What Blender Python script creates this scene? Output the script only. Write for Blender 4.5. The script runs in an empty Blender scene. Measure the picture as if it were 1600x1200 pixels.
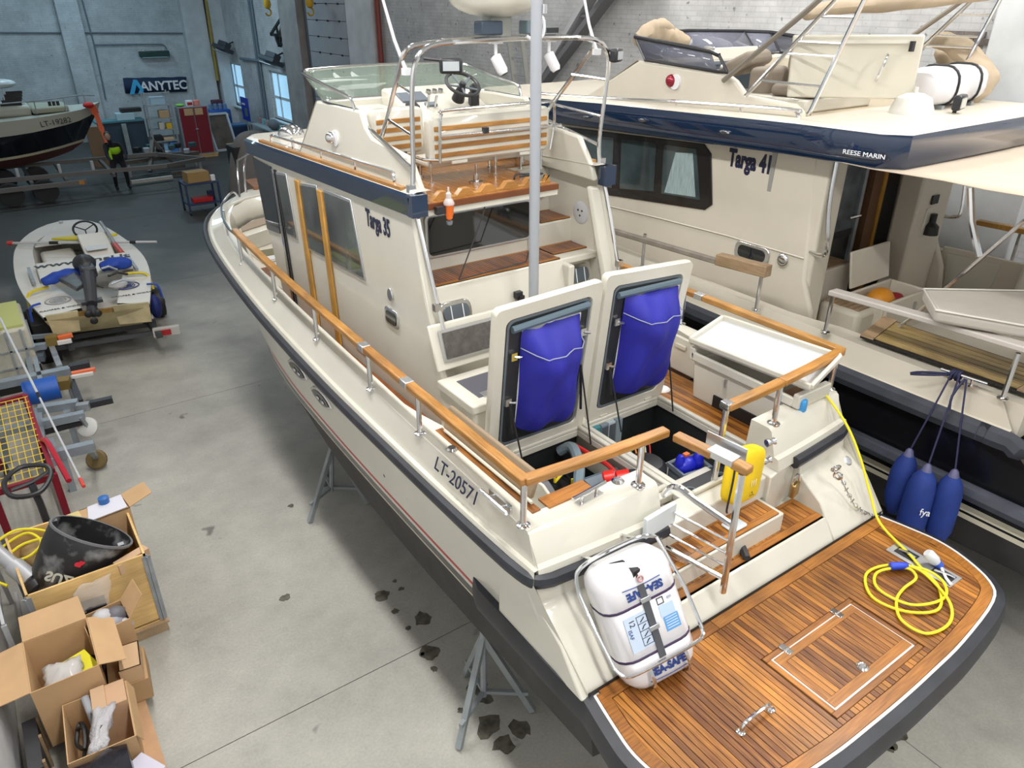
import bpy, bmesh, math, random
import numpy as np
from mathutils import Vector, Matrix
random.seed(7)
PI = math.pi
SC = bpy.context.scene
COL = SC.collection
# ------------------------------------------------------------------ camera
CAM = (1161.01415, -3.76951522, -2.29572366, 5.49921337, 1.09140854, -0.00181923, -0.61261360)
cd = bpy.data.cameras.new('camera'); co = bpy.data.objects.new('camera', cd); COL.objects.link(co)
co.location = CAM[1:4]; co.rotation_euler = CAM[4:7]
cd.sensor_width = 36; cd.lens = 36*CAM[0]/1600; cd.clip_start = .05; cd.clip_end = 200
SC.camera = co
# ------------------------------------------------------------------ light
SC.view_settings.view_transform = 'Standard'; SC.view_settings.look = 'None'
SC.view_settings.gamma = 1; SC.view_settings.use_curve_mapping = False
SC.view_settings.exposure = -0.72
w = bpy.data.worlds.new('world'); SC.world = w; w.use_nodes = True
bg = w.node_tree.nodes['Background']; bg.inputs[0].default_value = (.70, .85, 1, 1); bg.inputs[1].default_value = .5
def area(loc, sx, sy, power, col=(1, .97, .92), rot=(0, 0, 0)):
    l = bpy.data.lights.new('hall_or_fill_lamp', 'AREA'); l.shape = 'RECTANGLE'; l.size = sx; l.size_y = sy
    l.energy = power; l.color = col
    o = bpy.data.objects.new('hall_or_fill_lamp', l); COL.objects.link(o); o.location = loc; o.rotation_euler = rot
    return o
for y, p in ((-7.5, 330), (-3.5, 330), (.5, 330), (4.5, 310), (8.5, 220), (13.5, 60), (20, 45)):
    area((-2.15, y, 8.0), .35, 2.2, p*1.0, (1, .985, .96))
    area((1.2, y, 8.2), .6, 2.0, p*.24, (1, .985, .96))  # middle row: unseen fill, added to brighten the bigger yacht's side and engine bay
    area((4.6, y, 8.0), .6, 2.0, p*.82, (1, .985, .96))
for x, y, p in ((-2.0, 26.5, 260), (3.2, 26.5, 260), (0.5, 31, 200)):
    area((x, y, 8.0), 1.2, 1.6, p, (.58, .84, 1))

# ------------------------------------------------------------------ helpers
_R = Matrix.Rotation(CAM[6], 3, 'Z') @ Matrix.Rotation(CAM[5], 3, 'Y') @ Matrix.Rotation(CAM[4], 3, 'X')
def at(u, v, x=None, y=None, z=None):
    """where the sight line through a point of the photograph meets a real plane of the hall or of a boat"""
    d = _R @ Vector(((u-800)/CAM[0], -(v-600)/CAM[0], -1)); o = Vector(CAM[1:4])
    i, val = (0, x) if x is not None else (1, y) if y is not None else (2, z)
    return o + d*((val-o[i])/d[i])
ORG = {}
class G:
    def __init__(s): s.v = []; s.f = []; s.mi = []; s.m = 0
    def add(s, vs, fs):
        n = len(s.v); s.v += [tuple(p) for p in vs]
        for f in fs: s.f.append(tuple(i+n for i in f)); s.mi.append(s.m)
        return s
    def box(s, c, d, rz=0, M=None):
        x, y, z = d[0]/2, d[1]/2, d[2]/2
        vs = [Vector((a*x, b*y, e*z)) for e in (-1, 1) for b in (-1, 1) for a in (-1, 1)]
        if M is None: M = Matrix.Rotation(rz, 3, 'Z')
        vs = [M @ p + Vector(c) for p in vs]
        return s.add(vs, [(0, 2, 3, 1), (4, 5, 7, 6), (0, 1, 5, 4), (2, 6, 7, 3), (0, 4, 6, 2), (1, 3, 7, 5)])
    def bb(s, x0, x1, y0, y1, z0, z1): return s.box(((x0+x1)/2, (y0+y1)/2, (z0+z1)/2), (abs(x1-x0), abs(y1-y0), abs(z1-z0)))
    def prism(s, poly, off):
        """extrude a 3D polygon by a vector"""
        n = len(poly); o = Vector(off); p = [Vector(q) for q in poly]
        vs = p + [q+o for q in p]
        fs = [tuple(range(n-1, -1, -1)), tuple(range(n, 2*n))] + [(i, (i+1) % n, n+(i+1) % n, n+i) for i in range(n)]
        return s.add(vs, fs)
    def px(s, pts, x0, x1): return s.prism([(x0, a, b) for a, b in pts], (x1-x0, 0, 0))
    def py(s, pts, y0, y1): return s.prism([(a, y0, b) for a, b in pts], (0, y1-y0, 0))
    def pz(s, pts, z0, z1): return s.prism([(a, b, z0) for a, b in pts], (0, 0, z1-z0))
    def bar(s, a, b, w, h, up=(0, 0, 1)):
        a = Vector(a); b = Vector(b); d = (b-a); L = d.length; d.normalize(); u = Vector(up)
        sx = d.cross(u)
        if sx.length < 1e-4: sx = d.cross(Vector((1, 0, 0)))
        sx.normalize(); u = sx.cross(d)
        M = Matrix((sx, d, u)).transposed()
        return s.box((a+b)/2, (w, L, h), M=M)
    def loft(s, rings, closed=True, caps=True):
        n = len(rings[0]); vs = [p for r in rings for p in r]; fs = []
        for i in range(len(rings)-1):
            for j in range(n if closed else n-1):
                k = (j+1) % n; fs.append((i*n+j, i*n+k, (i+1)*n+k, (i+1)*n+j))
        if caps: fs += [tuple(range(n-1, -1, -1)), tuple((len(rings)-1)*n+j for j in range(n))]
        return s.add(vs, fs)
    def tube(s, pts, r, n=8, caps=True, closed=False, rx=None):
        pts = [Vector(p) for p in pts]; rings = []; up = None; m = len(pts)
        for i, p in enumerate(pts):
            if closed: t = pts[(i+1) % m]-pts[i-1]
            else: t = pts[min(i+1, m-1)]-pts[max(i-1, 0)]
            t.normalize()
            if up is None:
                up = Vector((0, 0, 1)) if abs(t.z) < .9 else Vector((1, 0, 0))
            a = t.cross(up)
            if a.length < 1e-5: a = t.cross(Vector((.3, 1, .2)))
            a.normalize(); b = a.cross(t); up = b
            rr = r[i] if isinstance(r, (list, tuple)) else r
            rings.append([p+a*(rr*math.cos(2*PI*k/n))+b*((rx or 1)*rr*math.sin(2*PI*k/n)) for k in range(n)])
        if closed: rings.append(rings[0]); caps = False
        return s.loft(rings, True, caps)
    def lathe(s, prof, c, axis=(0, 0, 1), n=16):
        ax = Vector(axis).normalized(); a = ax.cross(Vector((1, 0, 0)) if abs(ax.x) < .9 else Vector((0, 1, 0))).normalized(); b = ax.cross(a)
        c = Vector(c)
        return s.loft([[c+ax*h+a*(max(r, 1e-4)*math.cos(2*PI*k/n))+b*(max(r, 1e-4)*math.sin(2*PI*k/n)) for k in range(n)] for r, h in prof])
    def cyl(s, a, b, r, n=10): return s.tube([a, b], r, n)
    def ell(s, c, r, n=14, k=8, M=None):
        rings = []
        for i in range(k+1):
            t = PI*i/k; ring = []
            for j in range(n):
                q = Vector((r[0]*max(math.sin(t), .001)*math.cos(2*PI*j/n), r[1]*max(math.sin(t), .001)*math.sin(2*PI*j/n), -r[2]*math.cos(t)))
                ring.append((M @ q if M else q)+Vector(c))
            rings.append(ring)
        return s.loft(rings)
    def torus(s, c, R, r, axis=(0, 0, 1), n=20, k=7):
        ax = Vector(axis).normalized(); a = ax.cross(Vector((1, 0, 0)) if abs(ax.x) < .9 else Vector((0, 1, 0))).normalized(); b = ax.cross(a)
        return s.tube([Vector(c)+a*(R*math.cos(2*PI*i/n))+b*(R*math.sin(2*PI*i/n)) for i in range(n)], r, k, closed=True)
    def build(s, name, mats, parent=None, bevel=0, smooth=35, seg=2, solid=0, sub=0):
        me = bpy.data.meshes.new(name)
        og = ORG.get(parent.name, Vector((0, 0, 0))) if parent else Vector((0, 0, 0))
        me.from_pydata([tuple(Vector(p)-og) for p in s.v], [], s.f)
        if not isinstance(mats, (list, tuple)): mats = [mats]
        for m in mats: me.materials.append(m)
        if len(mats) > 1: me.polygons.foreach_set('material_index', s.mi)
        bm = bmesh.new(); bm.from_mesh(me); bmesh.ops.recalc_face_normals(bm, faces=bm.faces); bm.to_mesh(me); bm.free()
        if smooth:
            me.polygons.foreach_set('use_smooth', [True]*len(me.polygons)); me.set_sharp_from_angle(angle=math.radians(smooth))
        o = bpy.data.objects.new(name, me); COL.objects.link(o)
        if solid:
            m = o.modifiers.new('solid', 'SOLIDIFY'); m.thickness = solid; m.offset = 0
        if bevel:
            m = o.modifiers.new('bevel', 'BEVEL'); m.width = bevel; m.segments = seg; m.limit_method = 'ANGLE'; m.angle_limit = math.radians(40)
        if sub:
            m = o.modifiers.new('sub', 'SUBSURF'); m.levels = sub; m.render_levels = sub
        if parent: o.parent = parent; ORG[o.name] = og
        return o
def thing(name, label, cat, loc=(0, 0, 0), rz=0, group=None, local=False, rot=None):
    o = bpy.data.objects.new(name, None); COL.objects.link(o); o.empty_display_size = .1
    o.location = loc; o.rotation_euler = rot or (0, 0, rz)
    o['label'] = label; o['category'] = cat
    if group: o['group'] = group
    ORG[o.name] = Vector((0, 0, 0)) if local else Vector(loc)
    return o
def tag(o, label, cat, group=None):
    o['label'] = label; o['category'] = cat
    if group: o['group'] = group
    return o
def lab(o, t): o['label'] = t; return o
def struct(o): o['kind'] = 'structure'; return o
def stuff(o): o['kind'] = 'stuff'; return o
def dup(root, loc=None, rz=None, label=None):
    r = root.copy(); COL.objects.link(r)
    if loc is not None: r.location = loc
    if rz is not None: r.rotation_euler = (0, 0, rz)
    if label: r['label'] = label
    for ch in list(root.children):
        c = ch.copy(); COL.objects.link(c); c.parent = r
        for g in ch.children:
            d = g.copy(); COL.objects.link(d); d.parent = c
    return r
def text(s, size, o, xd, yd, mat, parent=None, name='lettering', ext=.002, sx=1, shear=0, bold=0, align='CENTER'):
    cu = bpy.data.curves.new('t', 'FONT'); cu.body = s; cu.size = size; cu.extrude = ext; cu.align_x = align; cu.align_y = 'CENTER'
    cu.offset = bold; cu.shear = shear; cu.resolution_u = 3
    t = bpy.data.objects.new('t', cu); COL.objects.link(t)
    dg = bpy.context.evaluated_depsgraph_get()
    me = bpy.data.meshes.new_from_object(t.evaluated_get(dg)); bpy.data.objects.remove(t); bpy.data.curves.remove(cu)
    x = Vector(xd).normalized(); y = Vector(yd); y = (y-x*y.dot(x)).normalized(); z = x.cross(y)
    og = ORG.get(parent.name, Vector((0, 0, 0))) if parent else Vector((0, 0, 0))
    M = Matrix((x*sx, y, z)).transposed().to_4x4(); M.translation = Vector(o)-og
    me.transform(M); me.materials.clear(); me.materials.append(mat)
    ob = bpy.data.objects.new(name, me); COL.objects.link(ob)
    if parent: ob.parent = parent
    return ob
def interp(tab, t):
    ks = [r[0] for r in tab]
    return tuple(float(np.interp(t, ks, [r[i] for r in tab])) for i in range(1, len(tab[0])))
def smooth(pts, n=4, closed=False):
    """Catmull-Rom through points"""
    P = [Vector(p) for p in pts]; out = []; m = len(P)
    for i in range(m if closed else m-1):
        a = P[i-1] if (i or closed) else P[0]; b = P[i]; c = P[(i+1) % m]; d = P[(i+2) % m] if (closed or i+2 < m) else P[-1]
        for k in range(n):
            t = k/n; out.append(.5*((2*b)+(c-a)*t+(2*a-5*b+4*c-d)*t*t+(3*b-a-3*c+d)*t**3))
    if not closed: out.append(P[-1])
    return out
def rrect(w, h, r, n=4):
    out = []
    for cx, cy, a0 in ((w/2-r, h/2-r, 0), (-w/2+r, h/2-r, 90), (-w/2+r, -h/2+r, 180), (w/2-r, -h/2+r, 270)):
        for k in range(n+1):
            a = math.radians(a0+90*k/n); out.append((cx+r*math.cos(a), cy+r*math.sin(a)))
    return out
# ------------------------------------------------------------------ materials
def nt(name):
    m = bpy.data.materials.new(name); m.use_nodes = True
    return m, m.node_tree.nodes, m.node_tree.links, m.node_tree.nodes['Principled BSDF']
def P(name, col, rough=.5, metal=0, noise=0, scale=8, bump=0, coat=0, alpha=1, trans=0, emit=0, rand=0, stretch=None):
    m, N, L, b = nt(name)
    b.inputs['Base Color'].default_value = (*col, 1); b.inputs['Roughness'].default_value = rough; b.inputs['Metallic'].default_value = metal
    b.inputs['Coat Weight'].default_value = coat; b.inputs['Alpha'].default_value = alpha; b.inputs['Transmission Weight'].default_value = trans
    if emit: b.inputs['Emission Color'].default_value = (*col, 1); b.inputs['Emission Strength'].default_value = emit
    src = None
    if noise or bump:
        tc = N.new('ShaderNodeTexCoord'); mp = N.new('ShaderNodeMapping'); L.new(tc.outputs['Object'], mp.inputs[0])
        if stretch: mp.inputs['Scale'].default_value = stretch
        no = N.new('ShaderNodeTexNoise'); no.inputs['Scale'].default_value = scale; no.inputs['Detail'].default_value = 6
        L.new(mp.outputs[0], no.inputs['Vector'])
        if noise:
            r = N.new('ShaderNodeMapRange'); r.inputs[1].default_value = .3; r.inputs[2].default_value = .7
            r.inputs[3].default_value = 1-noise; r.inputs[4].default_value = 1+noise*.5
            L.new(no.outputs[0], r.inputs[0])
            mx = N.new('ShaderNodeMix'); mx.data_type = 'RGBA'; mx.blend_type = 'MULTIPLY'; mx.inputs[0].default_value = 1
            mx.inputs[6].default_value = (*col, 1); L.new(r.outputs[0], mx.inputs[7]); src = mx.outputs[2]
        if bump:
            bp = N.new('ShaderNodeBump'); bp.inputs['Strength'].default_value = bump; bp.inputs['Distance'].default_value = .02
            L.new(no.outputs[0], bp.inputs['Height']); L.new(bp.outputs[0], b.inputs['Normal'])
    if rand:
        oi = N.new('ShaderNodeObjectInfo'); r = N.new('ShaderNodeMapRange'); r.inputs[3].default_value = 1-rand; r.inputs[4].default_value = 1+rand*.6
        L.new(oi.outputs['Random'], r.inputs[0])
        mx = N.new('ShaderNodeMix'); mx.data_type = 'RGBA'; mx.blend_type = 'MULTIPLY'; mx.inputs[0].default_value = 1
        mx.inputs[6].default_value = (*col, 1)
        if src: L.new(src, mx.inputs[6])
        L.new(r.outputs[0], mx.inputs[7]); src = mx.outputs[2]
    if src: L.new(src, b.inputs['Base Color'])
    return m
def wood(name, c1, c2, rough=.35, axis=1, rand=.35, scale=6, coat=.3, streak=14):
    """c1..c2 with grain stretched along an object axis, tone shifting from plank to plank"""
    m, N, L, b = nt(name)
    tc = N.new('ShaderNodeTexCoord'); mp = N.new('ShaderNodeMapping'); L.new(tc.outputs['Object'], mp.inputs[0])
    sc = [streak]*3; sc[axis] = 1; mp.inputs['Scale'].default_value = sc
    no = N.new('ShaderNodeTexNoise'); no.inputs['Scale'].default_value = scale; no.inputs['Detail'].default_value = 5; L.new(mp.outputs[0], no.inputs['Vector'])
    oi = N.new('ShaderNodeObjectInfo')
    ad = N.new('ShaderNodeMath'); ad.operation = 'MULTIPLY_ADD'; ad.inputs[1].default_value = rand*2; ad.inputs[2].default_value = -rand
    L.new(oi.outputs['Random'], ad.inputs[0])
    ad2 = N.new('ShaderNodeMath'); ad2.operation = 'ADD'; L.new(no.outputs[0], ad2.inputs[0]); L.new(ad.outputs[0], ad2.inputs[1])
    cr = N.new('ShaderNodeValToRGB'); cr.color_ramp.elements[0].position = .25; cr.color_ramp.elements[1].position = .8
    cr.color_ramp.elements[0].color = (*c1, 1); cr.color_ramp.elements[1].color = (*c2, 1); L.new(ad2.outputs[0], cr.inputs[0])
    no2 = N.new('ShaderNodeTexNoise'); no2.inputs['Scale'].default_value = 2.2; L.new(tc.outputs['Object'], no2.inputs['Vector'])
    r = N.new('ShaderNodeMapRange'); r.inputs[1].default_value = .3; r.inputs[2].default_value = .7; r.inputs[3].default_value = .62; r.inputs[4].default_value = 1.12; L.new(no2.outputs[0], r.inputs[0])
    mx = N.new('ShaderNodeMix'); mx.data_type = 'RGBA'; mx.blend_type = 'MULTIPLY'; mx.inputs[0].default_value = 1
    L.new(cr.outputs[0], mx.inputs[6]); L.new(r.outputs[0], mx.inputs[7]); L.new(mx.outputs[2], b.inputs['Base Color'])
    b.inputs['Roughness'].default_value = rough; b.inputs['Coat Weight'].default_value = coat; b.inputs['Coat Roughness'].default_value = .2
    return m
GEL = P('cream_gelcoat', (.63, .605, .525), .28, coat=.5, noise=.05, scale=1.5)
GELB = P('deeper_cream_gelcoat', (.63, .58, .485), .42, coat=.12, noise=.06, scale=1.5)
NAVY = P('navy_gelcoat', (.006, .021, .058), .1, coat=1)
RUB = P('black_rubber_fender', (.022, .024, .032), .45, noise=.35, scale=5)
BLACK = P('black_hull', (.006, .006, .008), .25, coat=.3)
ANTI = P('black_antifouling', (.035, .033, .032), .65, noise=.4, scale=4)
CHR = P('polished_steel', (.72, .72, .73), .13, 1)
DULL = P('brushed_aluminium', (.62, .63, .65), .38, 1)
ALU = P('satin_grey_tube', (.42, .44, .48), .4, .35)
DARK = P('dark_interior', (.012, .012, .013), .5)
FOAM = P('charcoal_insulation', (.02, .022, .024), .4, bump=.15, scale=12)
PLB = P('black_plastic', (.02, .02, .024), .4)
PLG = P('grey_plastic', (.15, .18, .21), .4)
WHT = P('white_plastic', (.78, .78, .80), .35)
RED = P('red_paint', (.45, .012, .012), .35)
ORG_ = P('orange_plastic', (.8, .16, .02), .35)
BLUEP = P('blue_plastic', (.01, .03, .45), .35)
YEL = P('yellow_cable', (.80, .68, .02), .45)
YELF = P('yellow_fabric', (.80, .55, .005), .6, noise=.12, scale=5, bump=.3)
BLUEF = P('royal_blue_fabric', (.018, .018, .32), .62, noise=.25, scale=3, bump=.25)
TEAK = wood('oiled_teak_planks', (.15, .045, .006), (.50, .20, .03), .42, 1, .24, coat=.12)
TEAKX = wood('oiled_teak_across', (.20, .065, .008), (.48, .19, .03), .42, 0, .14, coat=.12)
TEAKD = wood('dark_wet_teak', (.10, .025, .006), (.30, .09, .02), .3, 1, .2)
RAILW = wood('varnished_handrail_wood', (.34, .14, .025), (.60, .31, .08), .38, 1, .12)
RAILX = wood('varnished_handrail_across', (.34, .14, .025), (.58, .29, .07), .38, 0, .12)
OAK = wood('golden_door_strip', (.42, .2, .03), (.6, .32, .06), .4, 2, .05)
PALE = wood('pale_weathered_teak', (.34, .22, .12), (.52, .37, .22), .6, 1, .12)
CAULK = P('black_caulking', (.012, .010, .010), .6)
WCAULK = P('white_sealant', (.72, .70, .66), .5)
DGLASS = P('dark_tinted_glass', (.012, .014, .016), .06, coat=.5)
GLASS = P('smoky_clear_glass', (.55, .66, .60), .04, trans=1)
NAVYT = P('navy_lettering', (.012, .014, .05), .4)
BLKT = P('black_lettering', (.012, .012, .014), .5)
WHTT = P('white_lettering', (.85, .85, .86), .5)
REDST = P('red_boot_stripe', (.42, .018, .022), .35)
CRST = P('cream_boot_stripe', (.66, .61, .48), .35)
STEEL = P('galvanised_steel', (.36, .39, .42), .5, .45, noise=.2, scale=6)
GREYP = P('grey_paint', (.27, .30, .31), .55, noise=.2, scale=5)
CARD = P('brown_cardboard', (.52, .33, .17), .75, noise=.08, scale=4)
PLY = wood('spruce_plywood', (.68, .43, .15), (.86, .60, .28), .6, 0, .05, coat=0, scale=3)
CLEAR = P('clear_plastic_film', (.75, .74, .72), .12, alpha=.3)
TARP = P('tan_canvas', (.42, .335, .235), .8, noise=.15, scale=4, bump=.4)
# ------------------------------------------------------------------ hall
def concrete():
    m, N, L, b = nt('stained_concrete')
    ge = N.new('ShaderNodeNewGeometry')
    def noise(s, d, lo, hi, o0, o1):
        n = N.new('ShaderNodeTexNoise'); n.inputs['Scale'].default_value = s; n.inputs['Detail'].default_value = d; n.inputs['Roughness'].default_value = .65
        L.new(ge.outputs['Position'], n.inputs['Vector'])
        r = N.new('ShaderNodeMapRange'); r.inputs[1].default_value = lo; r.inputs[2].default_value = hi; r.inputs[3].default_value = o0; r.inputs[4].default_value = o1
        L.new(n.outputs[0], r.inputs[0]); return r.outputs[0], n
    a, _ = noise(.55, 8, .3, .7, .72, 1.12); c, _ = noise(2.4, 8, .3, .75, .86, 1.08); s, _ = noise(1.6, 3, .68, .72, 1, .42); g, gn = noise(40, 3, .3, .7, .9, 1.08)
    last = None
    for f in (a, c, s, g):
        if last is None: last = f; continue
        q = N.new('ShaderNodeMath'); q.operation = 'MULTIPLY'; L.new(last, q.inputs[0]); L.new(f, q.inputs[1]); last = q.outputs[0]
    # the floor colour darkens unevenly towards the far end
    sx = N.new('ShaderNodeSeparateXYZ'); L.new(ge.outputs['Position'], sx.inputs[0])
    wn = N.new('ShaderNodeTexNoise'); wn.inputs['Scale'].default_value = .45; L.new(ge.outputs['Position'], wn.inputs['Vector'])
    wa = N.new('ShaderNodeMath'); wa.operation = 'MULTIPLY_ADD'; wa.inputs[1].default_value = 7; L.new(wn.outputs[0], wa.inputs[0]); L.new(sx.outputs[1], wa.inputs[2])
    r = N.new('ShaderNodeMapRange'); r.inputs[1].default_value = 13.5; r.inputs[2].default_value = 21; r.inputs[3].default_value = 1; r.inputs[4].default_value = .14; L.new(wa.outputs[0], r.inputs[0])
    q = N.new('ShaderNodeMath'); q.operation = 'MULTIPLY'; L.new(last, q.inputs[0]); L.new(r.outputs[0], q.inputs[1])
    mx = N.new('ShaderNodeMix'); mx.data_type = 'RGBA'; mx.blend_type = 'MULTIPLY'; mx.inputs[0].default_value = 1; mx.inputs[6].default_value = (.44, .425, .38, 1)
    L.new(q.outputs[0], mx.inputs[7]); L.new(mx.outputs[2], b.inputs['Base Color'])
    b.inputs['Roughness'].default_value = .5
    bp = N.new('ShaderNodeBump'); bp.inputs['Strength'].default_value = .12; bp.inputs['Distance'].default_value = .01; L.new(gn.outputs[0], bp.inputs['Height']); L.new(bp.outputs[0], b.inputs['Normal'])
    return m
def brickpaint(name, col, swap):
    m, N, L, b = nt(name)
    ge = N.new('ShaderNodeNewGeometry'); sx = N.new('ShaderNodeSeparateXYZ'); L.new(ge.outputs['Position'], sx.inputs[0])
    cb = N.new('ShaderNodeCombineXYZ'); L.new(sx.outputs[1 if swap else 0], cb.inputs[0]); L.new(sx.outputs[2], cb.inputs[1])
    br = N.new('ShaderNodeTexBrick'); br.inputs['Scale'].default_value = 1; br.inputs['Brick Width'].default_value = .26; br.inputs['Row Height'].default_value = .077
    br.inputs['Mortar Size'].default_value = .008; br.inputs['Color1'].default_value = (*col, 1); br.inputs['Color2'].default_value = tuple(c*.92 for c in col)+(1,)
    br.inputs['Mortar'].default_value = tuple(c*.84 for c in col)+(1,); L.new(cb.outputs[0], br.inputs['Vector'])
    n = N.new('ShaderNodeTexNoise'); n.inputs['Scale'].default_value = 1.3; n.inputs['Detail'].default_value = 9; n.inputs['Roughness'].default_value = .7; L.new(ge.outputs['Position'], n.inputs['Vector'])
    r = N.new('ShaderNodeMapRange'); r.inputs[1].default_value = .3; r.inputs[2].default_value = .62; r.inputs[3].default_value = .7; r.inputs[4].default_value = 1.05; L.new(n.outputs[0], r.inputs[0])
    n2 = N.new('ShaderNodeTexNoise'); n2.inputs['Scale'].default_value = 9; n2.inputs['Detail'].default_value = 4; L.new(ge.outputs['Position'], n2.inputs['Vector'])
    r2 = N.new('ShaderNodeMapRange'); r2.inputs[1].default_value = .66; r2.inputs[2].default_value = .72; r2.inputs[3].default_value = 1; r2.inputs[4].default_value = .45; L.new(n2.outputs[0], r2.inputs[0])
    q = N.new('ShaderNodeMath'); q.operation = 'MULTIPLY'; L.new(r.outputs[0], q.inputs[0]); L.new(r2.outputs[0], q.inputs[1])
    mx = N.new('ShaderNodeMix'); mx.data_type = 'RGBA'; mx.blend_type = 'MULTIPLY'; mx.inputs[0].default_value = 1
    L.new(br.outputs['Color'], mx.inputs[6]); L.new(q.outputs[0], mx.inputs[7]); L.new(mx.outputs[2], b.inputs['Base Color'])
    bp = N.new('ShaderNodeBump'); bp.inputs['Strength'].default_value = .3; bp.inputs['Distance'].default_value = .006; bp.invert = True
    L.new(br.outputs['Fac'], bp.inputs['Height']); L.new(bp.outputs[0], b.inputs['Normal']); b.inputs['Roughness'].default_value = .6
    return m
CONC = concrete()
WALLB = brickpaint('painted_brick_back', (.56, .60, .62), False)
WALLR = brickpaint('painted_brick_side', (.58, .58, .58), True)
PLAS = P('painted_render', (.58, .60, .61), .6, noise=.15, scale=2, bump=.1)
XL, XR, YB, YF, ZC = -4.75, 6.6, 35.0, -9.5, 8.6
fl = struct(G().bb(XL, XR, YF, YB, -.12, -.02).build('floor', P('dark_joint', (.05, .05, .05), .8)))  # dark base that shows in the joints between slabs
ys = [YF, -3.8, 2.4, 8.75, 14.6, 20.8, 27, YB]; xs = [XL, 1.3, XR]
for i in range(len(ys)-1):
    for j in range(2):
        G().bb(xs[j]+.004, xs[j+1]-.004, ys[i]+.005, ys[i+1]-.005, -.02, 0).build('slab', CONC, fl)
OILM = P('oil_stain', (.12, .11, .085), .5, noise=.6, scale=14)
for k, (u, v, r) in enumerate(((597, 930, .10), (617, 908, .035), (627, 920, .04), (618, 955, .05), (660, 966, .12), (638, 982, .04), (671, 1020, .12), (660, 1022, .03), (678, 1045, .05), (745, 1072, .12), (760, 1092, .07), (765, 1135, .15), (812, 1140, .13), (786, 1162, .12), (720, 1110, .04), (1405, 1145, .10), (1395, 1165, .06), (445, 934, .07), (455, 790, .05), (1390, 1170, .05))):
    c = at(u, v, z=0); rn = random.Random(k); n_ = 14
    G().pz([(c.x+r*rn.uniform(.5, 1.0)*math.cos(2*PI*j/n_), c.y+r*rn.uniform(.5, 1.0)*math.sin(2*PI*j/n_)) for j in range(n_)], 0, .0015).build('oil_stain', OILM, fl, smooth=0)
struct(G().bb(XL, XR, YB, YB+.3, -.1, ZC).build('wall_back', WALLB))
struct(G().bb(XL, XR, YF-.3, YF, -.1, ZC).build('wall_front', WALLB))
struct(G().bb(XL-.3, XL, YF, YB, -.1, ZC).build('wall_left', P('left_render', (.64, .65, .66), .6, noise=.12, scale=2, bump=.1)))
struct(G().bb(XL, XR, YF, YB, ZC, ZC+.2).build('ceiling', P('ceiling_paint', (.55, .57, .58), .7)))
# right wall with two window openings
def wall_openings(name, x0, x1, ops, mat):
    g = G(); y = YF
    for a, b_, z0, z1 in ops:
        g.bb(x0, x1, y, a, -.1, ZC); g.bb(x0, x1, a, b_, -.1, z0); g.bb(x0, x1, a, b_, z1, ZC); y = b_
    g.bb(x0, x1, y, YB, -.1, ZC); return struct(g.build(name, mat, smooth=0))
OPS = [(26.95, 29.2, 1.15, 2.95), (32.75, 34.5, 1.15, 2.95)]
wall_openings('wall_right', XR, XR+.35, OPS, WALLR)
SKYG = P('daylight_pane', (.42, .72, .95), .2, emit=1.1)
FRW = P('white_window_frame', (.66, .70, .72), .4)
for k, (a, b_, z0, z1) in enumerate(OPS):
    w_ = struct(G().bb(XR+.1, XR+.18, a, a+.1, z0, z1).bb(XR+.1, XR+.18, b_-.1, b_, z0, z1).bb(XR+.1, XR+.18, a+.1, b_-.1, z0, z0+.1).bb(XR+.1, XR+.18, a+.1, b_-.1, z1-.1, z1).build('window_%d' % (k+1), FRW, bevel=.01))
    m_ = (a+b_)/2+.35
    G().bb(XR+.08, XR+.17, m_-.05, m_+.05, z0+.1, z1-.1).build('mullion', FRW, w_)
    G().bb(XR+.08, XR+.17, a+.1, b_-.1, z0+.78, z0+.88).build('transom', FRW, w_)
    for c0, c1 in ((a+.1, m_-.05), (m_+.05, b_-.1)):
        for d0, d1 in ((z0+.1, z0+.78), (z0+.88, z1-.1)):
            G().bb(XR+.12, XR+.14, c0, c1, d0, d1).build('pane', SKYG, w_)
    G().bb(XR-.16, XR+.1, a-.05, b_+.05, z0-.06, z0).build('window_sill', FRW, w_, bevel=.01)
# sectional door in the right wall: one panel per leaf section
d_ = struct(G().bb(XR-.06, XR, 24.2, 24.55, 0, 6.2).bb(XR-.06, XR, 20.75, 21.05, 0, 6.2).bb(XR-.06, XR, 21.05, 24.2, 5.85, 6.2).build('door_1', P('door_track', (.10, .10, .11), .5)))
DP = P('door_panel_grey', (.34, .34, .36), .5, noise=.08, scale=3)
for k in range(12):
    p_ = G().bb(XR-.10, XR-.03, 21.05, 24.2, .05+k*.48, .05+k*.48+.465).build('panel', DP, d_, bevel=.008)
    if k > 5:
        g = G()
        for yy in (21.5, 22.4, 23.3): g.bb(XR-.13, XR-.1, yy, yy+.08, .02+k*.48, .07+k*.48)
        g.build('hinge', DARK, p_)
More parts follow.
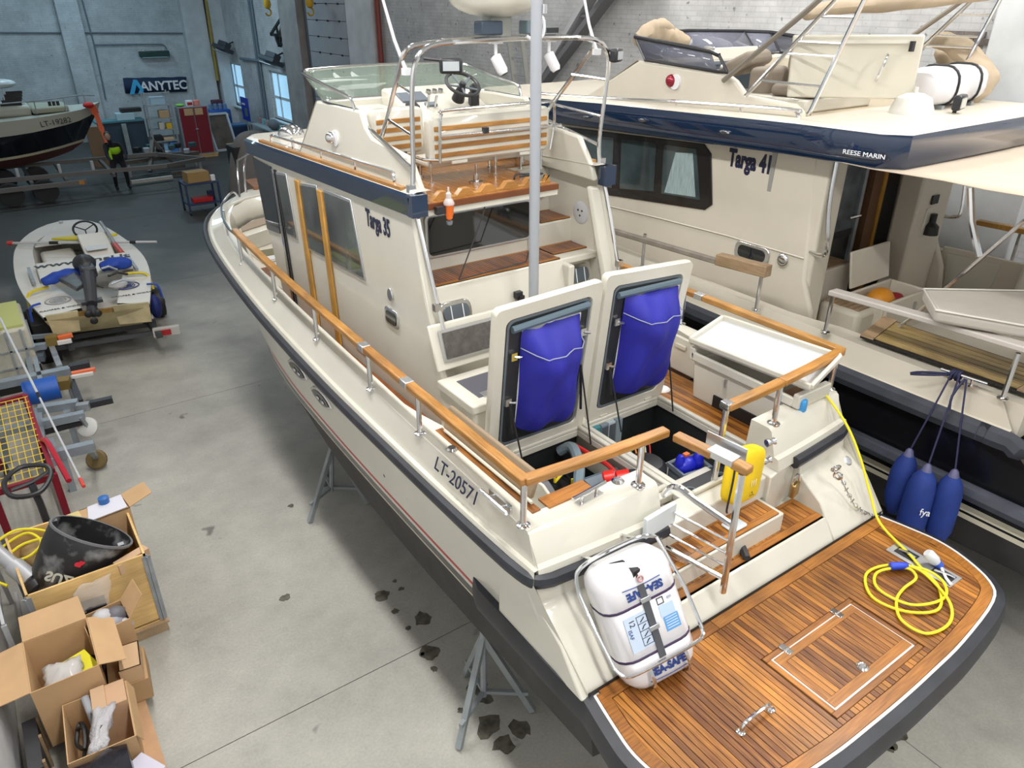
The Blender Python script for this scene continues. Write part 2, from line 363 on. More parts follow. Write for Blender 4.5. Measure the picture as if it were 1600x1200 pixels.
# piers and pipes, all fixed to the building
struct(G().bb(XR-.22, XR, 19.0, 20.75, 0, ZC).build('trim_1', PLAS))
struct(G().bb(XR-.3, XR, 24.6, 26.3, 0, ZC).build('trim_2', P('bare_render', (.30, .28, .27), .7, noise=.2, scale=2)))
struct(G().bb(XR-.5, XR, 34.2, YB, 0, ZC).build('trim_3', PLAS))
struct(G().px([(34.55, 0), (34.95, 0), (34.95, 6.5), (34.55, 6.5)], .35, 1.15).build('trim_4', WALLB))
struct(G().bb(5.0, 5.95, 34.5, YB, 0, ZC).build('trim_5', PLAS))
struct(G().bb(XR-.26, XR, 1.45, 2.35, 0, ZC).build('trim_6', PLAS, bevel=.02))
struct(G().cyl((XR-.12, 18.8, 0), (XR-.12, 18.8, ZC), .075).build('trim_7', P('red_oxide_pipe', (.22, .04, .03), .5)))
struct(G().cyl((6.0, 34.4, 2.2), (6.15, 34.4, ZC), .075).build('trim_8', P('ochre_pipe', (.34, .24, .05), .5)))
CND = P('grey_conduit', (.16, .20, .24), .5)
struct(G().tube([at(0, 51, y=34.93), at(110, 51, y=34.93)], .03, 6).tube([at(128, 51, y=34.93), at(310, 52, y=34.93)], .03, 6).build('trim_9', CND))
struct(G().tube([at(128, 0, y=34.93), at(147, 70, y=34.93), at(160, 130, y=34.93), at(165, 155, y=34.93)], .03, 6).tube(smooth([at(147, 70, y=34.93), at(235, 69, y=34.93), at(255, 70, y=34.93), at(260, 77, y=34.93)]), .025, 6).build('trim_10', CND))
struct(G().tube([(XR-.06, 30.2, 0), (XR-.06, 30.2, ZC)], .05, 6).tube([(XR-.06, 29.9, 0), (XR-.06, 29.9, ZC)], .05, 6).tube([(XR-.08, 27, 3.3), (XR-.08, 32.3, 3.2)], .06, 6).build('trim_11', CND))
# bricks laid bare beside the near pier
BRK = P('bare_brick', (.20, .17, .15), .8, noise=.3, scale=20, rand=.5)
wr = bpy.data.objects['wall_right']
for r in range(28):
    for c in range(3):
        y0 = 2.38+c*.26+(.13 if r % 2 else 0)
        z0 = 3.0+r*.077
        if y0 > 3.0-.01*r and c == 2: continue
        G().bb(XR-random.uniform(.005, .03), XR+.02, y0, y0+.25, z0, z0+.067).build('brick', BRK, wr, smooth=0)

# ------------------------------------------------------------------ far end of the hall
bn = thing('banner', 'dark blue ANYTEC banner with light blue emblem on back wall', 'banner', (3.5, 34.9, 2.1))
p0 = at(192, 122, y=34.9); p1 = at(291, 120, y=34.9); q0 = at(196, 146, y=34.9); q1 = at(292, 143, y=34.9)
g = G(); n = 16; rings = []
for k in range(n+1):
    t = k/n; a = p0.lerp(p1, t); b_ = q0.lerp(q1, t); o = .02*math.sin(t*17)
    rings.append([a+Vector((0, o, .01*math.sin(t*23))), a.lerp(b_, .5)+Vector((0, -o, 0)), b_+Vector((0, o, 0))])
g.loft(rings, False, False); g.build('cloth', P('banner_navy', (.012, .028, .075), .7), bn, solid=.01)
text('ANYTEC', .50, (3.80, 34.84, 2.06), (1, 0, -.01), (0, 0, 1), WHTT, bn, sx=1.0, bold=.014)
EB = P('emblem_blue', (.05, .42, .75), .6)
g = G().py([(2.36, 1.80), (2.54, 1.80), (2.70, 2.16), (2.80, 1.98), (2.68, 1.80), (2.88, 1.80), (2.95, 1.95), (2.76, 2.36), (2.62, 2.38)], 34.83, 34.85); g.build('emblem', EB, bn)

lf = thing('strip_light', 'dark green unlit strip light high on the back wall', 'lamp', (3.65, 34.8, 3.4))
g = G().bb(3.05, 4.25, 34.66, 34.9, 3.24, 3.46); g.build('housing', P('dark_green', (.012, .05, .045), .4), lf, bevel=.02)
G().bb(3.15, 4.15, 34.67, 34.85, 3.2, 3.24).build('diffuser', P('milky_cover', (.25, .38, .38), .3), lf)
for xx in (3.25, 4.05): G().bb(xx-.03, xx+.03, 34.85, 35, 3.44, 3.54).build('bracket', DULL, lf)

def floodlamp(c, lb):
    t = thing('wall_heater', lb, 'heater', c); c = Vector(c)
    M = Matrix.Rotation(.5, 3, 'Y') @ Matrix.Rotation(.3, 3, 'Z')
    g = G().box(c, (.5, .9, .16), M=M).box(c+Vector((.1, 0, .16)), (.3, .55, .2), M=M); g.build('housing', P('dull_dark_metal', (.08, .09, .10), .5, .5), t, bevel=.02)
    G().bar(c+Vector((.1, 0, .1)), (XR-.02, c.y, c.z+.25), .05, .05).build('bracket', DARK, t)
    G().box(c+Vector((-.12, 0, -.13)), (.34, .7, .02), M=M).build('grille', DULL, t)
floodlamp((XR-.5, 33.2, 3.55), 'grey wall heater beside the ochre pipe near back corner')
floodlamp((XR-.5, 27.2, 3.42), 'grey wall heater above the wider lit window')
def hook(c, lb):
    t = thing('crane_hook', lb, 'hook', c); c = Vector(c)
    G().cyl(c+Vector((0, 0, .2)), (c.x, c.y, ZC-.01), .012, 5).build('chain', DARK, t)
    G().lathe([(.02, .24), (.11, .2), (.13, .05), (.09, -.05), (.03, -.08)], c, n=10).build('hook_block', P('hook_yellow', (.6, .36, .02), .4), t)
    G().tube(smooth([c+Vector(p) for p in ((0, 0, -.05), (.09, 0, -.14), (.07, 0, -.26), (-.04, 0, -.28), (-.10, 0, -.2))]), .028, 6).build('hook', P('hook_yellow_dark', (.5, .3, .02), .4), t)
hook(at(418, 10, x=6.0), 'yellow crane hook hanging left of the dark triangular rack')
hook(at(484, 8, x=6.0), 'yellow crane hook hanging before the sectional door')
rk = thing('wall_rack', 'black triangular folded rack hung high on right wall', 'rack', at(436, 50, x=6.5))
ctr = at(436, 50, x=6.45); a = at(440, 27, x=6.45); b_ = at(423, 54, x=6.45); c_ = at(447, 56, x=6.45); dd = at(438, 72, x=6.45)
g = G()
for p, q in ((a, b_), (b_, c_), (a, c_), (a, dd), (dd, c_), (a.lerp(c_, .5), b_.lerp(c_, .5)), (a.lerp(b_, .5), b_.lerp(c_, .5))): g.bar(p, q, .05, .10)
g.build('frame', DARK, rk); G().bar(b_.lerp(c_, .4), dd, .16, .12).build('bracket', DARK, rk)
G().cyl(a+Vector((.15, 0, .25)), a, .015, 5).build('cord', DARK, rk)

# red double cabinet on its pallet
cb = thing('steel_cabinet', 'red two-door steel cabinet on a pale pallet by back wall', 'cabinet', (3.4, 29, 0))
X0, X1 = 2.86, 3.94
G().bb(X0, X1, 28.72, 29.2, .14, 1.86).build('body', P('cabinet_grey', (.24, .26, .28), .5), cb, bevel=.01)
RC = P('cabinet_red', (.20, .008, .02), .4)
for a, b_ in ((X0+.04, 3.395), (3.425, X1-.05)):
    d = G().bb(a, b_, 28.69, 28.72, .18, 1.83).build('door', RC, cb, bevel=.006)
    G().bb(a+.16 if a < 3 else a+.02, b_-.02 if a < 3 else b_-.16, 28.675, 28.69, 1.56, 1.80).build('card', CARD, d)
G().lathe([(.001, 0), (.05, .01), (.05, .04), (.02, .06)], (3.41, 28.72, 1.05), (0, -1, 0), 10).build('lock', CHR, cb)
for yy in (28.75, 29.0, 29.2): G().bb(X0-.08, X1+.08, yy-.05, yy+.05, 0, .09).build('block', PLY, cb)
G().bb(X0-.1, X1+.1, 28.66, 29.26, .09, .14).build('pallet_deck', PALE, cb)
def simple_box(name, label, cat, c, d, mat, rz=0, group=None, bevel=.01):
    o = G().box(c, d, rz).build(name, mat, bevel=bevel); return tag(o, label, cat, group)
bk = simple_box('paint_bucket', 'white and red tub on top of the red cabinet', 'tub', (3.35, 28.95, 1.96), (.22, .22, .2), WHT)
G().bb(3.26, 3.44, 28.83, 28.84, 1.9, 2.0).build('label_band', RED, bk)
tag(G().lathe([(.10, 0), (.12, .02), (.12, .18), (.1, .2)], (3.62, 28.95, 1.86)).build('canister', P('red_white_tin', (.7, .22, .18), .4)), 'red tin standing at right on the red cabinet', 'tin')
tag(G().ell((3.02, 28.95, 1.915), (.16, .14, .055)).build('cloth_heap', P('lime_cloth', (.2, .5, .08), .8)), 'lime green cloth lying on the red cabinet', 'cloth')
# metal shelving
sh = thing('shelving_unit', 'galvanised shelving unit left of the red cabinet', 'shelf', (2.3, 29.2, 0))
SX0, SX1, SY0, SY1 = 1.86, 2.72, 29.0, 29.5
for xx in (SX0, SX1):
    for yy in (SY0, SY1): G().bb(xx-.025, xx+.025, yy-.025, yy+.025, 0, 2.42).build('upright', STEEL, sh)
SZ = (.25, .68, 1.08, 1.48, 1.95, 2.38)
for z in SZ[:-1]: G().bb(SX0, SX1, SY0, SY1, z-.02, z+.02).build('shelf_board', STEEL, sh)
G().bb(SX0, SX1, SY0-.02, SY0+.02, 2.36, 2.40).build('top_bar', STEEL, sh)
for nm, lb, c, d, m in (
    ('carton', 'brown carton on the second highest shelf of the shelving unit', (2.42, 29.15, 1.63), (.34, .3, .26), CARD),
    ('carton', 'narrow pale carton left of the yellow case on the shelving', (2.25, 29.15, 1.22), (.16, .3, .24), P('pale_carton', (.6, .52, .42), .7)),
    ('tool_case', 'yellow plastic case on the middle shelf of the shelving', (2.52, 29.15, 1.2), (.2, .25, .2), P('case_yellow', (.75, .42, .02), .5)),
    ('carton', 'flat pale carton on the lower shelf of the shelving', (2.42, 29.15, .75), (.36, .3, .1), P('tan_carton', (.62, .42, .26), .7)),
    ('oil_drum', 'blue and white tub on the lowest shelf, right of another', (2.55, 29.15, .44), (.26, .26, .34), P('tub_blue', (.06, .22, .6), .4)),
    ('oil_drum', 'slim pale blue tub on the lowest shelf, the left one', (2.26, 29.15, .43), (.14, .22, .32), P('tub_pale', (.3, .5, .72), .4)),
    ('tool_case', 'black case on the lowest shelf of the shelving', (2.0, 29.15, .42), (.26, .3, .3), DARK),
    ('tool_case', 'dark box on the lower shelf at left of the shelving', (2.05, 29.15, .8), (.3, .3, .2), DARK),
    ('instrument_box', 'pale blue box on the top shelf of the shelving', (2.3, 29.2, 2.1), (.5, .3, .26), P('box_greyblue', (.38, .5, .58), .5))):
    simple_box(nm, lb, 'box' if nm != 'oil_drum' else 'tub', c, d, m)
# workbench left of the shelving with a laptop-like box and brown panel
wb = thing('workbench', 'dark blue workbench left of the shelving unit', 'workbench', (1.1, 29.6, 0))
G().bb(.1, 1.75, 29.3, 30.0, 1.42, 1.48).build('worktop', P('bench_teal', (.06, .20, .24), .5), wb)
G().bb(.35, 1.75, 29.35, 29.9, .1, 1.42).build('cupboard', P('bench_navy', (.02, .045, .07), .5), wb)
for xx in (.15, .3): G().bb(xx, xx+.05, 29.35, 29.4, 0, 1.42).build('leg', DARK, wb)
simple_box('printer', 'pale boxy printer on the dark blue workbench', 'printer', (1.15, 29.55, 1.6), (.6, .4, .24), P('printer_blue', (.4, .55, .6), .5))
simple_box('instrument_box', 'black flat box on a shelf above the workbench', 'box', (1.4, 29.6, 1.80), (.7, .35, .14), DARK)
simple_box('wooden_panel', 'brown board leaning before the workbench', 'board', (.0, 28.9, .70), (.6, .05, 1.4), P('board_brown', (.22, .12, .06), .7), .1)
simple_box('steel_plate', 'grey slanted plate leaning on the workbench', 'plate', (1.0, 29.2, .69), (.16, .05, 1.38), GREYP, .0)
# framed panel and blue machines by the windows
fp = thing('framed_panel', 'clear wrapped wood panel in a white frame right of red cabinet', 'panel', (4.55, 29.5, 0))
def lean(pts, th=.05):
    return G().prism(pts, (0, th, 0))
a, b_, c_, dd = (4.15, 29.3, .1), (4.95, 29.3, .1), (4.85, 29.7, 1.42), (4.02, 29.7, 1.42)
lean((a, b_, c_, dd)).build('board', P('brown_board_film', (.10, .08, .065), .25, noise=.4, scale=3), fp)
g = G()
for p, q in ((a, b_), (b_, c_), (c_, dd), (dd, a)): g.bar(Vector(p)+Vector((0, -.03, 0)), Vector(q)+Vector((0, -.03, 0)), .06, .08)
g.build('frame', P('frame_paint', (.5, .55, .6), .5), fp)
tag(G().bb(4.5, 4.95, 28.9, 29.15, .02, .36).build('carton', CARD, bevel=.01), 'small brown carton before the framed panel', 'carton')
for k, (c, d, m, nm, lb, ct) in enumerate((
    ((5.3, 32.6, .95), (.9, .8, .6), P('engine_blue', (.02, .09, .40), .4), 'marine_engine', 'blue marine engine standing near the corner window', 'engine'),
    ((5.9, 30.6, 1.4), (.05, .9, .9), P('panel_blue', (.01, .03, .35), .4), 'pegboard', 'royal blue pegboard with tools standing between the two windows', 'pegboard'),
    ((5.5, 31.4, .35), (1.2, .8, .7), P('bin_darkblue', (.01, .03, .08), .5), 'storage_bin', 'dark blue storage bin below the blue engine', 'bin'))):
    t = thing(nm, lb, ct, (c[0], c[1], 0)); c = Vector(c)
    if nm == 'marine_engine':
        G().box(c, d).build('engine_block', m, t, bevel=.06)
        for q in range(4): G().lathe([(.09, 0), (.09, .18), (.05, .22)], c+Vector((-.3+q*.2, -.1, .3)), n=8).build('injector', P('alloy_blue', (.25, .4, .6), .3, .5), t)
        G().box(c+Vector((.05, .1, .52)), (.45, .3, .26)).build('air_box', P('maroon', (.09, .03, .06), .5), t, bevel=.03)
        G().tube(smooth([c+Vector(p) for p in ((-.4, -.3, .2), (-.5, -.5, 0), (-.1, -.55, -.2), (.3, -.5, .1))]), .05, 7).build('hose', P('ochre_hose', (.3, .22, .04), .5), t)
        G().box(c-Vector((0, 0, .62)), (.7, .6, .66)).build('engine_stand', DARK, t)
    elif nm == 'pegboard':
        G().box(c, d).build('board', m, t, bevel=.01); G().box(c+Vector((-.04, .05, .2)), (.02, .35, .06)).build('label_band', WHT, t)
        for q in range(3): G().box(c+Vector((-.05, -.3+.1*q, -.1)), (.03, .03, .3)).build('tool', P('green_tool', (.12, .2, .15), .5), t)
        G().bb(c.x-.03, c.x+.03, c.y-.03, c.y+.03, 0, .95).build('post', STEEL, t)
    else:
        G().box(c, d).build('body', m, t, bevel=.04); G().box(c+Vector((0, 0, .37)), (1.1, .7, .05)).build('lid', P('lid_blue', (.03, .12, .3), .4), t)
for k in range(7):
    simple_box('bottle', ['grey green', 'dark green', 'light grey', 'petrol blue', 'brown', 'blue grey', 'red'][k]+' bottle in the row below the wider window', 'bottle', (6.25, 27.4+.42*k, 1.0), (.14, .16, .22), [P('bt%d' % k, c, .4) for c in ((.3, .45, .5), (.1, .3, .2), (.5, .5, .5), (.05, .2, .3), (.35, .3, .25), (.2, .4, .45), (.4, .2, .2))][k], group='bottles below the wider window')
wt = thing('bench', 'narrow wall bench below the wider lit window', 'bench', (6.2, 28.6, 0))
G().bb(5.9, 6.5, 26.6, 30.6, .84, .89).build('worktop', P('bench_pale', (.35, .4, .42), .5), wt)
for yy in (26.8, 28.6, 30.4): G().bb(5.95, 6.02, yy, yy+.07, 0, .84).build('leg', STEEL, wt)
tag(G().ell((6.1, 27.9, 1.10), (.22, .26, .2)).build('grey_sack', P('sack_grey', (.14, .15, .17), .7)), 'dark round sack on the bench below the wider window', 'sack')
# ------------------------------------------------------------------ the near motor yacht
def resample(pts, n):
    P_ = smooth(pts, 8); d = [0]
    for a, b in zip(P_, P_[1:]): d.append(d[-1]+(b-a).length)
    out = []
    for i in range(n):
        t = d[-1]*i/(n-1); out.append(Vector([float(np.interp(t, d, [p[k] for p in P_])) for k in range(3)]))
    return out
def mir(pts): return [Vector((-p[0], p[1], p[2])) for p in pts]
NS = 44
def line(tab): return resample([(-x, y, z) for y, x, z in tab], NS)
YT = thing('motor_yacht', 'cream motor yacht on stands with open engine hatches and wooden handrails', 'boat', (0, 4.5, .5))
l_top = line([(.62, 1.60, 2.59), (2, 1.59, 2.60), (2.9, 1.57, 2.61), (4.1, 1.54, 2.62), (5.3, 1.50, 2.63), (6.9, 1.42, 2.66), (8.1, 1.25, 2.70), (8.9, 1.0, 2.73), (9.5, .70, 2.75), (9.9, .36, 2.76), (10.05, 0, 2.77)])
l_shl = line([(.50, 1.63, 2.365), (1, 1.655, 2.37), (2, 1.68, 2.385), (3.77, 1.68, 2.42), (5.8, 1.62, 2.47), (7.7, 1.47, 2.53), (8.7, 1.30, 2.58), (9.3, 1.08, 2.62), (9.8, .76, 2.64), (10.2, .40, 2.65), (10.33, 0, 2.66)])
l_rub = line([(.48, 1.65, 2.285), (1, 1.68, 2.295), (2, 1.70, 2.31), (3.77, 1.71, 2.34), (5.8, 1.65, 2.39), (7.7, 1.51, 2.45), (8.7, 1.36, 2.51), (9.3, 1.15, 2.56), (9.8, .82, 2.58), (10.25, .44, 2.60), (10.4, 0, 2.61)])
l_mid = line([(.0, 1.585, 1.75), (1.3, 1.60, 1.76), (2.9, 1.60, 1.77), (4.3, 1.585, 1.79), (5.4, 1.54, 1.80), (6.5, 1.43, 1.84), (7.6, 1.18, 1.92), (8.6, .80, 2.06), (9.3, .42, 2.18), (9.98, 0, 2.27)])
l_st0 = line([(.0, 1.575, 1.66), (1.3, 1.585, 1.66), (2.9, 1.585, 1.665), (4.3, 1.56, 1.67), (5.4, 1.505, 1.665), (6.5, 1.37, 1.68), (7.6, 1.06, 1.73), (8.6, .62, 1.83), (9.2, .28, 1.91), (9.65, 0, 1.98)])
def off(l, dz, k): return [Vector((p.x*k, p.y-.0*dz, p.z-dz)) for p in l]
l_st1 = off(l_st0, .035, .998); l_st2 = off(l_st0, .075, .995); l_st3 = off(l_st0, .155, .99); l_st4 = off(l_st0, .185, .985)
l_chn = line([(.0, 1.50, 1.10), (1.3, 1.49, 1.05), (2.5, 1.47, 1.0), (4, 1.42, 1.0), (5.5, 1.28, 1.06), (7, .92, 1.22), (8.2, .50, 1.42), (8.9, .22, 1.56), (9.15, .1, 1.62), (9.4, 0, 1.68)])
l_kel = line([(.0, .03, .72), (2, .03, .62), (4, .03, .58), (6, .03, .60), (7.5, .03, .74), (8.4, .02, .98), (8.8, .01, 1.25), (9.0, 0, 1.4), (9.05, 0, 1.44), (9.1, 0, 1.48)])
# flare: a slightly hollow line between the stripe and the rub rail
l_fl = [a.lerp(b, .45)+Vector((.05*math.sin(PI*i/(NS-1))**2, 0, 0)) for i, (a, b) in enumerate(zip(l_rub, l_mid))]
g = G()
for sgn in (1, -1):
    f = (lambda l: l) if sgn > 0 else mir
    def strip(*ls): g.loft([f(l) for l in ls], False, False)
    g.m = 0; strip(l_rub, l_fl, l_mid, l_st0)
    g.m = 1; strip(l_st0, l_st1)
    g.m = 0; strip(l_st1, l_st2)
    g.m = 2; strip(l_st2, l_st3)
    g.m = 3; strip(l_st3, l_st4)
    g.m = 4; strip(l_st4, l_chn, l_kel)
# stern: black lower transom, sloping cream transom either side of the steps
g.m = 4
st = [l[0] for l in (l_mid, l_st4, l_chn, l_kel)]
g.add(st+mir(st)[::-1], [tuple(range(8))])
HULL = g.build('hull', [GEL, REDST, BLACK, CRST, ANTI], YT, smooth=40)
# bulwark: outer face, ledge, cap, inner face as one moulding with the stern returns
def stern_arc(x, y0, z): return Vector((x, y0-.10*(1-(x/1.6)**2), z))
g = G()
CW = .20
inn = [Vector((p.x+min(CW, abs(p.x)), p.y-.0, p.z)) for p in l_top]
def inset(l, d):
    out = []
    for i, p in enumerate(l):
        t = (l[min(i+1, NS-1)]-l[max(i-1, 0)]); t.z = 0; t.normalize(); nrm = Vector((t.y, -t.x, 0))
        q = p+nrm*(d if d is not None else float(np.interp(p.y, [2.0, 2.4, 7, 9], [.20, .11, .11, .08])))
        if q.x > 0: q.x = 0
        out.append(q)
    return out
inn = inset(l_top, None); deckl = [Vector((p.x, p.y, 2.2+max(0, p.y-6)*.03)) for p in inset(l_top, None)]
for f in (lambda l: l, mir):
    g.loft([f(l_rub), f(l_shl), f(inset(l_shl, .035)), f(l_top), f(inn), f(deckl)], False, False)
# stern bulwark, cut by the gate
def stern_block(x0, x1):
    n = 8; rings = []
    for i in range(n+1):
        x = x0+(x1-x0)*i/n; k = .08*(1-(x/1.6)**2)
        rings.append([(x, .48-k, 2.27), (x, .50-k, 2.365), (x, .54-k, 2.375), (x, .60-k, 2.57), (x, .63-k, 2.59), (x, .76-k*.5, 2.59), (x, .78-k*.5, 2.25)])
    g.loft(rings, True, True)
stern_block(-1.6, -.57); stern_block(.64, 1.6)
BUL = g.build('bulwark', GEL, YT, smooth=40)
# transom below the bulwark with its two moulded steps
g = G()
def tr(x0, x1, a0=0., a1=0.):
    n = 6; rings = []
    for i in range(n+1):
        x = x0+(x1-x0)*i/n; k = .08*(1-(x/1.6)**2)
        rings.append([(x, .49-k, 2.27), (x, .46-k, 2.12), (x, .22-k*.5, 1.98), (x, .0, 1.70), (x, .9, 1.70), (x, .9, 2.26)])
    g.loft(rings, True, True)
tr(-1.63, -.74); tr(.95, 1.63)
for sx_ in (-1, 1): g.loft([[(sx_*1.63, .50, 2.27), (sx_*1.60, .02, 1.70), (sx_*1.60, .02, 1.55)], [(sx_*1.655, .60, 2.27), (sx_*1.61, .3, 1.75), (sx_*1.60, .3, 1.55)]], False, False)
g.bb(-.74, .95, .12, 1.0, 1.5, 1.885)
g.prism([(-.74, .0, 1.70), (.95, .0, 1.70), (.95, .12, 1.885), (-.74, .12, 1.885)], (0, .1, 0))
g.bb(-.74, .52, .22, 1.0, 1.88, 2.055); g.prism([(.54, .40, 1.885), (.95, .47, 1.885), (.95, .6, 1.885), (.54, .6, 1.885)], (0, 0, .38))
g.bb(-.74, .6, .44, .64, 2.05, 2.25)
TRN = g.build('transom', GEL, YT, bevel=.012)
# rub rail with a worn face, stern lengths and the collar round the swimming platform
def rail(l, name, r=.042, n=8, mat=RUB, parent=YT):
    return G().tube(l, r, n, rx=1.25).build(name, mat, parent)
arcp = [Vector((x, .47-.08*(1-(x/1.6)**2), 2.28)) for x in np.linspace(-.58, -1.52, 8)]
rail(arcp+smooth([arcp[-1], (-1.63, .52, 2.285), l_rub[1]], 4)[1:]+[Vector(p) for p in l_rub[2:]]+mir(l_rub[2:-1])[::-1]+smooth([mir([l_rub[1]])[0], (1.63, .52, 2.285), (1.50, .455, 2.28)], 4)+[Vector((x, .47-.08*(1-(x/1.6)**2), 2.28)) for x in np.linspace(1.4, .84, 6)], 'rub_rail')
# ------------------------------------------------------------------ swimming platform
half = [(1.53, -.02), (1.58, -.25), (1.61, -.45), (1.58, -.66), (1.47, -.90), (1.28, -1.01), (.74, -1.075), (.35, -1.09)]
outl = [(-x, y) for x, y in half]+[(0, -1.095)]+[(x, y) for x, y in half[::-1]]
outl = [tuple(p[:2]) for p in smooth([(a, b, 0) for a, b in outl], 4)]
def shrink(pl, d):
    out = []; n = len(pl)
    for i in range(n):
        a = Vector(pl[max(i-1, 0)]); b = Vector(pl[min(i+1, n-1)]); t = (b-a).normalized(); nr = Vector((-t.y, t.x))
        p = Vector(pl[i])+nr*d; out.append((p.x, min(p.y, -.0)))
    return out
PLT = G().pz(shrink(outl, -.02)+[(1.5, .3), (-1.5, .3)], 1.55, 1.705).build('swim_platform', GEL, YT, bevel=.01)
g = G(); n_ = len(outl); rings = []
for i in range(n_):
    a = Vector(shrink(outl, -.02)[i]); b = Vector(shrink(outl, -.085)[i])
    rings.append([(a.x, a.y, 1.722), (b.x, b.y-.0, 1.70), (b.x*1.01, b.y*1.01-.01, 1.60), (b.x*1.01, b.y*1.01-.01, 1.54), (a.x, a.y, 1.50)])
# the collar runs forward along the topsides as a fender strake
for sgn in (-1, 1):
    ex = []
    for y in (.25, .7, 1.15, 1.28):
        k = 1.0 if y < 1.2 else .3
        ex.append([(sgn*1.575, y, 1.74+.02*y), (sgn*(1.575+.065*k), y, 1.72+.02*y), (sgn*(1.585+.075*k), y, 1.63), (sgn*(1.585+.065*k), y, 1.56), (sgn*1.575, y, 1.53)])
    if sgn < 0: rings = ex[::-1]+rings
    else: rings = rings+ex
g.loft(rings, True, True); g.build('platform_fender', RUB, YT, smooth=30)
ring_o = shrink(outl, .0); ring_i = shrink(outl, .075)
gs = G().loft([[(p[0], p[1], 1.705), (p[0], p[1], 1.724), (q[0], q[1], 1.724), (q[0], q[1], 1.705)] for p, q in zip(shrink(outl, -.022), shrink(outl, -.004))])
gs.build('sealant_line', WCAULK, PLT)
seg = [0, 14, 22, 32, 42, 50, n_-1]
for a, b in zip(seg, seg[1:]):
    G().loft([[(ring_o[i][0], ring_o[i][1], 1.705), (ring_o[i][0], ring_o[i][1], 1.724), (ring_i[i][0], ring_i[i][1], 1.724), (ring_i[i][0], ring_i[i][1], 1.705)] for i in range(a, b+1)]).build('margin_board', TEAKX if 20 < a < 42 or True else TEAK, PLT, smooth=20)
for a, b in ((-1.5, -.5), (-.495, .5), (.505, 1.5)):
    G().bb(a, b, -.09, -.005, 1.705, 1.726).build('margin_board', TEAKX, PLT)
G().pz(shrink(outl, .03)+[], 1.7055, 1.711).build('caulking', CAULK, PLT)
inner = [p for p in shrink(outl, .079)]
def yaft(x):
    best = -.1
    for a, b in zip(inner, inner[1:]):
        if (a[0]-x)*(b[0]-x) <= 0 and a[0] != b[0]:
            t = (x-a[0])/(b[0]-a[0]); best = min(best, a[1]+t*(b[1]-a[1]))
    return best
PW = .0425
HX0, HX1, HY0, HY1 = -.475, .475, -.965, -.42
def span(x):
    ys = []
    for a, b in zip(inner, inner[1:]):
        if (a[0]-x)*(b[0]-x) <= 0 and a[0] != b[0]: ys.append(a[1]+(x-a[0])/(b[0]-a[0])*(b[1]-a[1]))
    if not ys: return (-.45, -.45)
    lo, hi = min(ys), max(ys)
    return (lo, -.094 if hi-lo < .12 else min(hi, -.094))
def plank(x, y0, y1, z1=1.724, par=PLT, mat=None):
    xa, xb = x-PW/2+.0026, x+PW/2-.0026
    if not isinstance(y0, tuple): y0 = (y0, y0)
    if not isinstance(y1, tuple): y1 = (y1, y1)
    if max(y1[0]-y0[0], y1[1]-y0[1]) < .012: return
    G().pz([(xa, y0[0]), (xb, y0[1]), (xb, y1[1]), (xa, y1[0])], 1.69, z1).build('plank', mat or TEAK, par, smooth=0)
for k in range(-37, 38):
    x = k*PW
    if abs(x) > 1.53: continue
    e0, e1 = span(x-PW/2), span(x+PW/2)
    if abs(x) < .475: plank(x, HY1+.003, -.094); plank(x, (e0[0], e1[0]), HY0-.003)
    else: plank(x, (e0[0], e1[0]), (e0[1], e1[1]))
# hatch in the platform
HX0, HX1, HY0, HY1 = -.475, .475, -.965, -.42
for (a, b, c, d) in ((HX0, HX1, HY1-.04, HY1), (HX0, HX1, HY0, HY0+.04)): G().bb(a, b, c, d, 1.705, 1.726).build('hatch_frame', TEAKX, PLT, bevel=.004)
for (a, b, c, d) in ((HX0, HX0+.04, HY0+.04, HY1-.04), (HX1-.04, HX1, HY0+.04, HY1-.04)): G().bb(a, b, c, d, 1.705, 1.726).build('hatch_frame', TEAK, PLT, bevel=.004)
PH = G().bb(HX0+.04, HX1-.04, HY0+.04, HY1-.04, 1.70, 1.727).build('platform_hatch', WCAULK, YT)
a0, a1, b0, b1 = HX0+.05, HX1-.05, HY0+.052, HY1-.05
G().bb(a0, a1, b0, b0+.06, 1.72, 1.732).build('border_board', TEAKX, PH); G().bb(a0, a1, b1-.055, b1, 1.72, 1.732).build('border_board', TEAKX, PH)
for xx in (a0, a1-.055): G().bb(xx, xx+.055, b0+.06, b1-.055, 1.72, 1.732).build('border_board', TEAK, PH)
G().bb(a0+.055, a1-.055, b0+.06, b1-.055, 1.71, 1.7285).build('caulking', CAULK, PH)
npl = round((a1-a0-.11)/PW); PW0 = PW; PW = (a1-a0-.114)/npl; x = a0+.057+PW/2
for _k in range(npl): plank(x, b0+.062, b1-.057, 1.731, PH); x += PW
PW = PW0
for xx in (-.29, .27):
    h = G().box((xx, -.462, 1.732), (.05, .09, .012)).cyl((xx-.025, -.465, 1.738), (xx+.025, -.465, 1.738), .009).build('hinge', CHR, PH, bevel=.004)
G().lathe([(.001, .012), (.03, .012), (.04, .004), (.04, 0)], (-.01, -.83, 1.731), n=16).torus((-.01, -.83, 1.744), .022, .005).build('flush_ring', CHR, PH)
G().tube(smooth([(-1.02, -.70, 1.725), (-1.0, -.70, 1.785), (-.88, -.70, 1.80), (-.77, -.70, 1.785), (-.75, -.70, 1.725)], 5), .013, 8).lathe([(.028, 0), (.028, .008), (.013, .012)], (-1.02, -.70, 1.724), n=10).lathe([(.028, 0), (.028, .008), (.013, .012)], (-.75, -.70, 1.724), n=10).build('grab_handle', CHR, YT)
